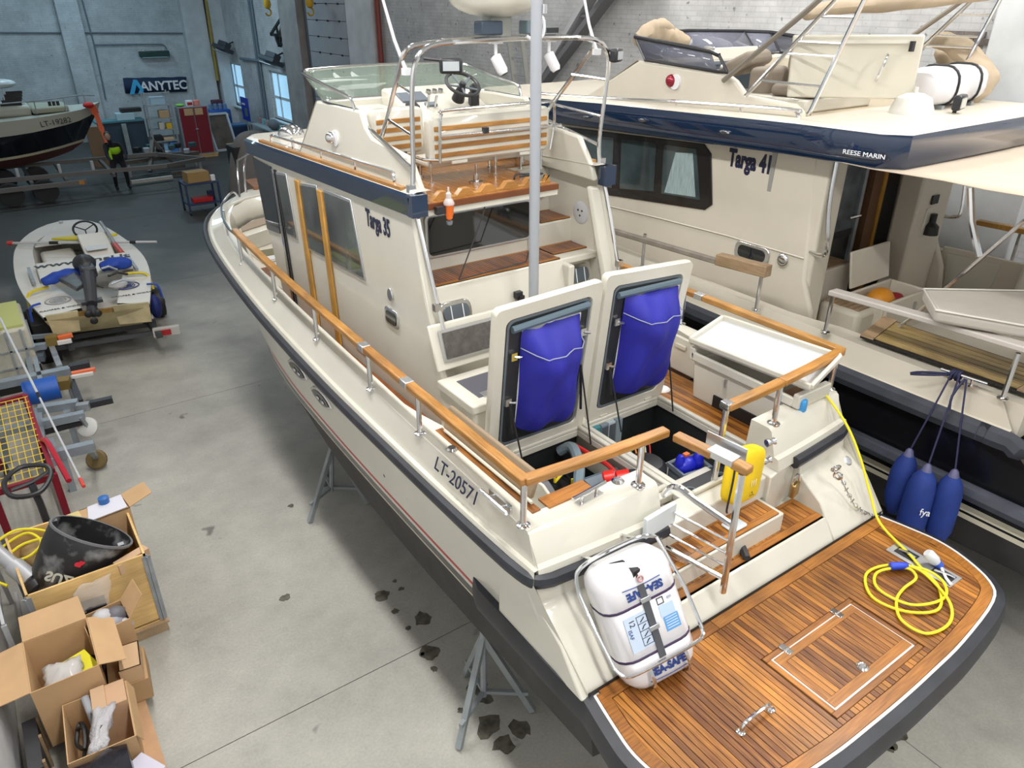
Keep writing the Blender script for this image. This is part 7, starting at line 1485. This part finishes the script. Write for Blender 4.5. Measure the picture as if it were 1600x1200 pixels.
ins_ = [(-3.08, 12.0), (-3.22, 12.7), (-3.36, 13.6), (-3.30, 15.2), (-3.05, 16.0), (-2.66, 16.35), (-2.28, 16.0), (-1.98, 15.1), (-1.92, 13.6), (-2.10, 12.6), (-2.28, 11.9)]
# deck: gunwale all round a sunken well, raised stern quarters
def deckz(y): return .90+.012*(y-11)
o_ = resample([(x, y, deckz(y)) for x, y in out_p], 40); i_ = resample([(-2.98, 11.2, .9)]+[(x, y, deckz(y)) for x, y in ins_]+[(-2.46, 11.1, .9)], 40)
for p in i_: p.z = deckz(p.y)+.03
g = G(); g.loft([o_, [p+Vector((0, 0, .04)) for p in o_], i_, [Vector((-2.66+(p.x+2.66)*.94, p.y, .55)) for p in i_]], False, False); g.build('deck', DW, D, smooth=30)
G().pz([(-3.4, 11.3), (-3.45, 14), (-3.1, 16.1), (-2.3, 16.1), (-1.85, 14), (-1.95, 11.2)], .50, .55).build('well_floor', DW, D)
G().prism([(-3.40, 12.80, 1.00), (-1.90, 12.60, 1.00), (-1.86, 13.55, 1.02), (-3.38, 13.75, 1.02)], (0, 0, .06)).build('thwart', DW, D, bevel=.02)
G().bb(-3.2, -2.6, 14.2, 15.4, .5, .85).build('seat_box', DW, D, bevel=.05); G().prism([(-2.5, 13.9, .9), (-2.0, 13.85, .9), (-1.96, 14.9, 1.15), (-2.5, 14.95, 1.15)], (0, 0, .05)).build('console', DW, D, bevel=.03)
G().pz([(-2.45, 14.1), (-2.08, 14.08), (-2.05, 14.7), (-2.45, 14.72)], 1.06, 1.075).build('console_panel', P('panel_white', (.62, .62, .62), .4), D)
G().pz([(-3.25, 15.3), (-2.9, 16.3), (-2.5, 16.6), (-2.2, 16.3), (-1.95, 15.2)], .97, 1.0).build('bow_deck', DW, D); G().cyl((-2.58, 16.9, .98), (-2.58, 16.9, 1.06), .04, 8).build('bow_post', DULL, D)
sw = G().torus((-2.28, 15.35, 1.18), .22, .022, (0, -.6, .8), 22, 7).build('steering_wheel', PLB, D)
for k in range(3): a = k*2*PI/3+.5; G().tube([(-2.28, 15.38, 1.16), (-2.28+.2*math.cos(a), 15.35+.2*.8*math.sin(a), 1.18+.2*.6*math.sin(a))], .013, 5).build('spoke', PLB, sw)
G().prism([(-3.52, 11.04, .96), (-3.06, 11.0, .96), (-3.1, 11.0, .62), (-3.48, 11.04, .62)], (0, .05, 0)).build('stern_block', DY, D); G().prism([(-3.06, 11.16, .88), (-2.54, 11.06, .88), (-2.54, 11.06, .6), (-3.06, 11.16, .6)], (0, .05, 0)).build('transom', P('amber_wood', (.42, .25, .07), .5, noise=.4, scale=5), D); G().prism([(-2.56, 10.92, .96), (-2.03, 10.74, .96), (-2.05, 10.74, .62), (-2.52, 10.92, .62)], (0, .05, 0)).build('stern_block', DY, D)
for y, x in ((13.2, -3.5), (13.0, -1.86)): G().bar((x, y-.5, 1.02), (x+.0, y+.35, 1.06), .05, .05).build('grab_bar', STEEL, D)
text('www.knsi.lt', .34, (-2.62, 13.40, 1.082), (1, -.13, 0), (.13, 1, 0), BLKT, D, sx=1.0, bold=.006)
for c, m_ in (((-3.26, 11.75, 0), P('mark_grey', (.32, .34, .36), .5)), ((-2.16, 11.85, 0), P('mark_navy', (.05, .07, .2), .5))):
    z = deckz(c[1])+.045; o = G().torus((c[0], c[1], z), .19, .011, n=24, k=4).torus((c[0], c[1], z), .125, .007, n=20, k=4).build('round_emblem', m_, D)
    for k in (-1, 0, 1): G().box((c[0], c[1]+k*.05, z), (.2-.06*abs(k), .025, .008)).build('emblem_bar', m_, o)
text('CAMPER & WORKS', .08, (-3.24, 11.33, deckz(11.3)+.045), (1, -.0, 0), (0, 1, 0), BLKT, D); text('CAMPER & WORKS', .08, (-2.16, 11.35, deckz(11.3)+.045), (1, -.1, 0), (.1, 1, 0), BLKT, D)
for x, s_ in ((-3.62, -1), (-1.78, 1)):
    G().tube(smooth([(x-s_*.3, 12.35, 1.02), (x-s_*.06, 12.25, 1.02), (x+s_*.04, 12.2, .95), (x+s_*.06, 12.1, .72)], 4), .028, 5).build('tie_strap', P('strap_yellow%d' % s_, (.62, .5, .04), .6), D); G().tube(smooth([(x-s_*.1, 11.6, 1.0), (x+s_*.06, 11.55, .97), (x+s_*.09, 11.5, .75)], 3), .02, 5).build('tie_strap', P('strap_blue%d' % s_, (.02, .06, .35), .6), D)
# outboard lying on the stern, with its blue cloth
E_ = thing('outboard_engine', 'black outboard engine lying across the small motorboat stern', 'engine', (-2.6, 11.8, 1.0))
G().ell((-2.68, 12.40, 1.32), (.19, .28, .15), 14, 8).box((-2.68, 12.1, 1.28), (.24, .45, .18)).build('power_head', PLB, E_, bevel=.03)
G().tube([(-2.68, 12.1, 1.28), (-2.76, 11.5, 1.16), (-2.84, 11.0, 1.02)], [.13, .10, .085], 10).box((-2.82, 11.1, 1.04), (.32, .12, .05)).build('leg', P('engine_dark', (.035, .035, .04), .4), E_); G().ell((-2.86, 10.88, .96), (.09, .22, .09), 12, 7).build('gear_case', PLB, E_)
for k in range(3): a = k*2.09+.4; G().ell((-2.88+.08*math.cos(a), 10.69, .93+.08*math.sin(a)), (.06, .02, .06), 8, 5).build('propeller_blade', DARK, E_)
G().prism([(-3.22, 12.5, 1.12), (-2.86, 12.45, 1.16), (-2.78, 11.75, 1.10), (-2.96, 11.6, 1.08)], (0, 0, .08)).build('cover_panel', P('grey_film_panel', (.09, .095, .10), .3, noise=.5), E_, bevel=.02)
for k, (a, b_) in enumerate((((-2.4, 12.0, 1.14), (-2.08, 12.1, 1.08)), ((-2.42, 11.65, 1.1), (-2.05, 11.7, 1.06)), ((-2.75, 11.6, 1.08), (-2.55, 11.55, 1.1)), ((-2.45, 12.3, 1.2), (-2.2, 12.35, 1.12)))): G().tube([a, Vector(a).lerp(Vector(b_), .5)+Vector((0, 0, .05)), b_], .022, 6).build('linkage', STEEL if k % 2 else DARK, E_)
G().ell((-2.3, 11.85, 1.0), (.16, .14, .08), 10, 6).build('clamp_bracket', P('bracket_pale', (.5, .5, .5), .4), E_)
crumple([(-3.40, 12.3, 1.13), (-3.1, 12.35, 1.18), (-2.75, 12.45, 1.17)], 'blue_cloth', 'royal blue cloth roll under the outboard, its left half', 'cloth', P('blue_cloth_l', (.01, .05, .34), .7), (.14, .10), 4); crumple([(-2.45, 12.5, 1.16), (-2.2, 12.5, 1.2), (-1.92, 12.45, 1.16)], 'blue_cloth', 'royal blue cloth roll right of the outboard', 'cloth', P('blue_cloth_r', (.01, .05, .34), .7), (.17, .11), 5)
q = thing('boat_hook', 'long boat hook with red tip laid across the small motorboat', 'boat hook', (-2.4, 15.0, 1.1))
pa, pb_ = at(12, 380, z=1.06), at(245, 378, z=1.06); G().tube([pa, pb_], .026, 7).build('shaft', P('hook_silver', (.5, .5, .5), .35), q); G().tube([pa, pa.lerp(pb_, .035)], .045, 7).build('tip', P('hook_red', (.55, .05, .04), .4), q); G().tube([pa.lerp(pb_, .28), pa.lerp(pb_, .34)], .035, 7).tube([pa.lerp(pb_, .82), pa.lerp(pb_, .86)], .035, 7).build('grip', DARK, q)
tag(G().prism([at(80, 376, z=1.05), at(110, 372, z=1.05), at(185, 368, z=1.05), at(150, 377, z=1.05)], (0, 0, .06)).build('yellow_paddle', P('paddle_yellow', (.65, .55, .04), .5), bevel=.02), 'yellow paddle blade lying along the boat hook', 'paddle')
t = thing('tiller_handle', 'dark steering lever with red grip beside the motorboat console', 'lever', (-1.95, 14.4, 1.0)); G().tube([(-1.98, 15.2, 1.32), (-1.93, 14.6, 1.15), (-1.9, 14.1, 1.0)], .035, 7).build('arm', STEEL, t); G().tube([(-1.92, 14.3, 1.06), (-1.88, 13.8, .98)], .05, 7).build('grip', P('lever_red', (.45, .04, .03), .4), t)
t = thing('boat_trailer', 'dark trailer under the small white motorboat', 'trailer', (-2.6, 12.5, 0))
for a, b_ in (((-3.3, 10.9, .40), (-3.1, 16, .42)), ((-2.0, 10.6, .40), (-2.2, 16, .42)), ((-3.5, 11.6, .34), (-1.9, 11.4, .34)), ((-3.2, 13.5, .36), (-2.1, 13.5, .36))): G().bar(a, b_, .09, .09).build('frame_bar', P('trailer_frame_dark', (.05, .055, .06), .5), t)
for x in (-3.75, -1.62): G().lathe([(.03, -.08), (.27, -.08), (.29, 0), (.27, .08), (.03, .08)], (x, 12.6, .29), (1, 0, 0), 18).build('wheel', DARK, t)
G().bar((-3.9, 12.6, .30), (-1.5, 12.6, .30), .08, .08).build('axle', DARK, t); G().box((-1.86, 10.75, .40), (.42, .10, .14), -.2).build('lamp_board', P('lampboard', (.5, .48, .45), .5), t); G().box((-1.88, 10.69, .40), (.16, .03, .09), -.2).build('tail_lamp', P('tail_red', (.4, .01, .015), .3), t); G().bar((-3.6, 11.15, .36), (-1.7, 10.85, .36), .07, .07).build('rear_bar', P('rear_bar_dark', (.06, .065, .07), .5), t)
tag(G().ell((-1.86, 11.35, .66), (.11, .16, .22), 10, 7).build('navy_sack', P('sack_navy', (.01, .02, .14), .7)), 'navy sack with yellow band hung on the motorboat quarter', 'sack')
# ------------------------------------------------------------------ far left: dark hulled boat on its trailer
D2 = thing('cabin_boat', 'dark hulled cabin boat numbered LT-19282 on a trailer at far left', 'boat', (-3, 25.4, .6))
BL = [(-.05, 2.50), (-.35, 2.42), (-1.2, 2.32), (-3, 2.2), (-7, 2.16)]
def hb(k): return [(x, 25.0+(1-k)*1.0*(1 if x < -.6 else .4), z) for x, z in BL]
topl = [(-.02, 26.0, 2.52), (-.5, 25.45, 2.42), (-1.3, 25.1, 2.34), (-3, 24.95, 2.24), (-7, 24.95, 2.2)]; whl = [(-.12, 26.0, 2.30), (-.6, 25.5, 2.12), (-1.4, 25.12, 1.98), (-3, 25.0, 1.82), (-7, 25.0, 1.72)]
wll = [(-.72, 26, 1.44), (-1.1, 25.75, 1.40), (-1.8, 25.4, 1.32), (-3.2, 25.2, 1.20), (-7, 25.15, 1.1)]; wl2 = [(x-.03, y+.02, z-.08) for x, y, z in wll]; kel = [(-1.15, 26, 1.12), (-1.5, 25.95, 1.02), (-2.2, 25.8, .90), (-3.5, 25.7, .82), (-7, 25.7, .78)]
R_ = lambda l: resample(l, 16)
g = G()
for mm in (lambda l: l, lambda l: [Vector((p.x, 52-p.y, p.z)) for p in l]):
    g.m = 0; g.loft([mm(R_(topl)), mm(R_(whl))], False, False); g.m = 1; g.loft([mm(R_(whl)), mm(R_(wll))], False, False); g.m = 2; g.loft([mm(R_(wll)), mm(R_(wl2))], False, False); g.m = 3; g.loft([mm(R_(wl2)), mm(R_(kel))], False, False)
g.m = 0; g.add(R_(topl)+[Vector((p.x, 52-p.y, p.z)) for p in R_(topl)][::-1], [tuple(range(32))])
OLIVE = P('khaki_white', (.45, .45, .38), .4)
g.build('hull', [OLIVE, P('ink_hull', (.006, .008, .012), .25, coat=.5), P('line_cream', (.48, .46, .32), .5), P('antifoul_red', (.16, .06, .05), .7)], D2, smooth=40)
G().prism([(-1.0, 25.35, 2.36), (-2.0, 25.2, 2.36), (-2.0, 26.8, 2.36), (-1.0, 26.6, 2.36)], (0, 0, .18)).build('fore_hatch', P('khaki_hatch', (.34, .34, .25), .5), D2, bevel=.06); G().bb(-7, -2.0, 25.3, 26.7, 2.3, 2.62).build('coachroof', OLIVE, D2, bevel=.1)
G().tube(smooth([(-.15, 25.9, 2.72), (-.7, 25.4, 2.80), (-1.6, 25.1, 2.76), (-3.2, 25.0, 2.72)], 4), .02, 6).build('pulpit', STEEL, D2)
for x, y in ((-.5, 25.5), (-1.1, 25.25), (-1.9, 25.1)): G().cyl((x, y, 2.38), (x, y, 2.78), .016, 5).build('stanchion', STEEL, D2)
for x in (-1.25, -1.36, -1.47): G().bb(x-.04, x+.04, 25.5, 25.6, 2.54, 2.66).build('vent', DARK, D2)
text('LT-19282', .22, (-1.48, 25.02, 2.12), (1, -.0, .10), (0, 0, 1), BLKT, D2, sx=1.0)
for k in range(5): G().bb(-2.75+.06*k, -2.2+.03*k, 25.4+.1*k, 25.5+.1*k, 2.62+.07*k, 2.7+.07*k).build('folded_deckchair', DARK, D2)
tag(G().ell((-2.55, 25.6, 3.22), (.36, .3, .13), 16, 8).cyl((-2.6, 25.6, 2.6), (-2.6, 25.6, 3.1), .02, 6).build('radar_dome', P('dome_grey', (.56, .60, .62), .4)), 'white radar dome above the cabin boat at left edge', 'dome')
q = thing('tie_down_strap', 'orange lashing strap down the bow of the dark cabin boat', 'strap', (.2, 25.4, 1.5))
p_ = [at(143, 165, y=25.3), at(150, 178, y=25.3), at(160, 205, y=25.0), at(172, 236, y=24.6)]
for a, b_, w_ in zip(p_, p_[1:], (.20, .14, .10)): G().bar(a, b_, w_, .03, (0, 1, 0)).build('webbing', P('strap_orange', (.65, .10, .03), .5), q)
tag(G().ell(at(138, 164, y=25.2), (.16, .12, .09), 10, 6).build('red_flag', P('flag_red', (.6, .02, .02), .6)), 'red flag wrapped on the bow of the dark cabin boat', 'flag')
tr_ = thing('boat_trailer', 'long dark trailer under the LT-19282 boat', 'trailer', (-1.5, 24, 0))
for a, b_, w_ in (((-6, 24.4, .75), (1.2, 24.0, .70), .10), ((-6, 26.6, .75), (1.4, 26.2, .72), .10), ((-6, 23.7, .55), (-1.2, 23.7, .55), .12), ((1.2, 24.0, .7), (2.6, 25.0, .62), .10), ((1.4, 26.2, .7), (2.6, 25.0, .62), .10)): G().bar(a, b_, w_, .12).build('frame_bar', P('trailer_dull', (.17, .16, .15), .5, .3), tr_)
for x in (-4.5, -2.6, -1.7, -.4): G().bar((x, 23.8, .62), (x, 26.5, .68), .09, .10).build('cross_bar', P('trailer_dull2', (.12, .115, .11), .5, .3), tr_)
for x in (-3.2, -2.3):
    for y in (24.0, 26.4): G().lathe([(.04, -.1), (.33, -.1), (.35, 0), (.33, .1), (.04, .1)], (x, y, .35), (0, 1, 0), 16).build('wheel', DARK, tr_)
for x in (-2.9, -1.8, -.9): G().bb(x, x+.08, 24.4, 24.5, .7, 1.0).build('bunk_post', P('post_white', (.5, .5, .5), .5), tr_)
G().bb(2.4, 2.48, 24.95, 25.05, 0, .66).build('jockey_leg', STEEL, tr_); G().bb(-5.5, -5.4, 24.3, 24.4, 0, .7).build('prop_leg', STEEL, tr_)
G().box((-1.35, 23.62, .55), (.14, .06, .1)).build('side_lamp', P('lamp_amber', (.55, .22, .03), .4), tr_)
t2 = thing('boat_trailer', 'tangled dark trailer parts in front of the shelving unit', 'trailer', (1.8, 26.3, 0))
for a, b_ in (((.3, 26.4, .5), (2.9, 26.9, .5)), ((.4, 27.4, .5), (2.8, 27.0, .5)), ((1.0, 26.0, .2), (1.4, 26.6, 1.1)), ((1.4, 26.6, 1.1), (1.9, 26.4, .3)), ((.7, 26.2, .3), (2.2, 26.2, .25)), ((1.6, 25.6, .12), (2.6, 25.7, .12))): G().bar(a, b_, .12, .12).build('frame_bar', P('parts_brown', (.13, .115, .10), .6, .3), t2)
for k in range(9): rn = random.Random(k); G().box((.9+.22*k, 26.6+rn.uniform(-.2, .4), .72+rn.uniform(-.1, .15)), (.22, .2, .16), rn.uniform(0, 2)).build('fitting', [DARK, STEEL, P('teal_part', (.03, .09, .10), .5)][k % 3], t2, bevel=.02)
G().bb(.4, .48, 26.4, 26.5, 0, .5).bb(2.7, 2.78, 26.9, 27, 0, .5).build('prop_leg', STEEL, t2)
tag(G().bar((.2, 25.0, .12), (1.5, 25.1, .12), .12, .1).build('round_bar', P('bar_pale', (.48, .46, .42), .5)), 'pale round bar lying on the floor before the trailer parts', 'bar')
# bent person in a dark jacket and lime vest stooping behind the trailer
def figure():
    t = thing('person', 'person in dark clothes and a lime vest stooping by the trailer', 'person', (-.15, 24.6, 0))
    V = [(-.12, 24.62, .95), (-.10, 24.58, 1.2), (-.16, 24.45, 1.42), (-.22, 24.35, 1.50), (-.26, 24.30, 1.62), (.02, 24.62, .9), (.04, 24.5, .5), (.06, 24.66, .1), (.08, 24.5, .04), (-.26, 24.62, .9), (-.30, 24.5, .5), (-.30, 24.68, .1), (-.3, 24.52, .04), (.04, 24.42, 1.40), (.12, 24.25, 1.15), (.06, 24.05, 1.0), (-.36, 24.42, 1.40), (-.42, 24.22, 1.15), (-.36, 24.02, 1.0)]
    E = [(0, 1), (1, 2), (2, 3), (3, 4), (0, 5), (5, 6), (6, 7), (7, 8), (0, 9), (9, 10), (10, 11), (11, 12), (2, 13), (13, 14), (14, 15), (2, 16), (16, 17), (17, 18)]
    Rr = [.15, .16, .15, .06, .07, .10, .07, .05, .05, .10, .07, .05, .05, .07, .05, .04, .07, .05, .04]
    me = bpy.data.meshes.new('body'); og = Vector(t.location); me.from_pydata([tuple(Vector(v)-og) for v in V], E, []); o = bpy.data.objects.new('body', me); COL.objects.link(o); o.parent = t
    m = o.modifiers.new('skin', 'SKIN'); 
    for sv, r in zip(me.skin_vertices[0].data, Rr): sv.radius = (r, r)
    me.skin_vertices[0].data[0].use_root = True; o.modifiers.new('sub', 'SUBSURF').levels = 1; me.materials.append(P('dark_clothes', (.012, .012, .016), .8))
    G().ell((-.28, 24.26, 1.70), (.085, .105, .125), 14, 10).build('head', P('skin', (.40, .25, .18), .6), t, smooth=180); G().ell((-.275, 24.29, 1.74), (.095, .11, .11), 12, 8).build('cap', DARK, t)
    G().ell((-.14, 24.50, 1.30), (.21, .17, .20), 14, 8).build('vest', P('hi_vis_lime', (.40, .75, .02), .6), t); G().bb(-.34, -.27, 24.34, 24.38, 1.0, 1.28).build('sleeve_band', P('hi_vis_lime2', (.40, .75, .02), .6), t)
figure()
# steel trolley with a carton; covered machine under a grey tarpaulin
t = thing('tool_trolley', 'dark blue steel trolley carrying a brown carton and red items', 'trolley', (1.25, 20.4, 0)); NBT = P('trolley_blue', (.02, .04, .10), .5)
for x in (.82, 1.7):
    for y in (20.05, 20.75): G().bb(x-.025, x+.025, y-.025, y+.025, .08, .86).build('post', NBT, t); G().lathe([(.01, -.02), (.06, -.02), (.06, .02), (.01, .02)], (x, y, .06), (1, 0, 0), 10).build('castor', DARK, t)
for z in (.28, .84): G().bb(.8, 1.72, 20.02, 20.78, z-.02, z+.02).build('tray', NBT, t)
carton('cardboard_box', 'closed brown carton on the dark blue steel trolley', (1.22, 20.4, .86), (.60, .44, .27), .1, closed=True, mat=P('ochre_carton', (.36, .22, .08), .75))
simple_box('red_tray', 'red tool tray on the lower shelf of the blue trolley', 'tray', (1.25, 20.3, .36), (.55, .3, .12), RED); simple_box('dark_can', 'navy can on the lower shelf of the blue trolley', 'can', (1.55, 20.45, .42), (.18, .18, .24), P('can_navy', (.01, .015, .06), .4)); simple_box('white_can', 'small white tub on the trolley top by the carton', 'tub', (1.62, 20.2, .94), (.12, .12, .16), WHT)
TP = P('grey_tarpaulin', (.17, .155, .145), .75, noise=.15, scale=3, bump=.4)
t = thing('covered_machine', 'tall machine draped in a grey tarpaulin beyond the yacht bow', 'machine', (2.75, 20.3, 0))
g = G(); rings = []
for i in range(9):
    z = [.02, .3, .7, 1.1, 1.5, 1.8, 1.98, 2.06, 2.08][i]; k = [1.15, 1.08, 1.0, .92, .82, .70, .52, .3, .02][i]
    rings.append([(2.75+(i*.03)+.72*k*math.cos(2*PI*j/24)*(1+.06*math.sin(j*2.6+i*.4)), 20.4+.62*k*math.sin(2*PI*j/24)*(1+.07*math.sin(j*3.1+i*.3)), z) for j in range(24)])
g.loft(rings); g.build('tarpaulin', TP, t, smooth=60, sub=1)
G().bb(2.3, 3.2, 20.1, 20.8, .05, 1.7).build('frame', DARK, t)
# boarding stair leaning on the right wall and a grey ladder beside it
t = thing('boarding_stair', 'wide grey steel boarding stair leaning on the right wall', 'stair', (6.2, 9.5, 0)); SG = P('stair_grey', (.42, .42, .44), .5); SD = P('stair_dark', (.14, .14, .15), .5)
for yy in (0, .85):
    a, b_ = Vector((6.25, 12.6+yy*.3, 2.2)), Vector((6.35, 8.9-yy*.75, 6.2)); G().bar(a, b_, .10, .26, (1, 0, 0)).build('stringer', SG if yy == 0 else SD, t)
for k in range(7): G().bar(Vector((6.25, 12.6, 2.2)).lerp(Vector((6.35, 8.9, 6.2)), .15+k*.12), Vector((6.25, 12.85, 2.2)).lerp(Vector((6.35, 8.26, 6.2)), .15+k*.12), .12, .05).build('tread', SD, t)
for yy in (12.6, 12.85): G().bar((6.25, yy, 0), (6.25, yy, 2.3), .08, .08).build('leg', SG, t)
t = thing('ladder', 'pale aluminium ladder leaning left of the boarding stair', 'ladder', (6.3, 11.6, 0))
L0, L1, M0, M1 = Vector((6.4, 12.35, 4.9)), Vector((5.9, 10.4, 0)), Vector((6.4, 11.85, 4.9)), Vector((5.9, 9.9, 0))
for a, b_ in ((L0, L1), (M0, M1)): G().bar(a, b_, .05, .09, (1, 0, 0)).build('stile', P('ladder_alu%d' % int(a.y*10), (.42, .42, .38), .4, .4), t)
for k in range(14): G().cyl(L0.lerp(L1, .04+k*.07), M0.lerp(M1, .04+k*.07), .018, 6).build('rung', DULL, t)
tag(G().bb(5.9, 6.5, 8.0, 9.2, 5.75, 5.95).bb(6.5, 6.6, 8.1, 9.1, 5.8, 5.9).build('heater_unit', P('heater_dark', (.05, .06, .075), .5), bevel=.02), 'dark heater box mounted high on the right wall', 'heater')
tag(G().bb(1.98, 2.3, -2.3, -2.0, 0, .14).build('oak_block', P('yellow_block', (.42, .30, .05), .5)), 'yellow wooden block on the floor at the right edge', 'block')
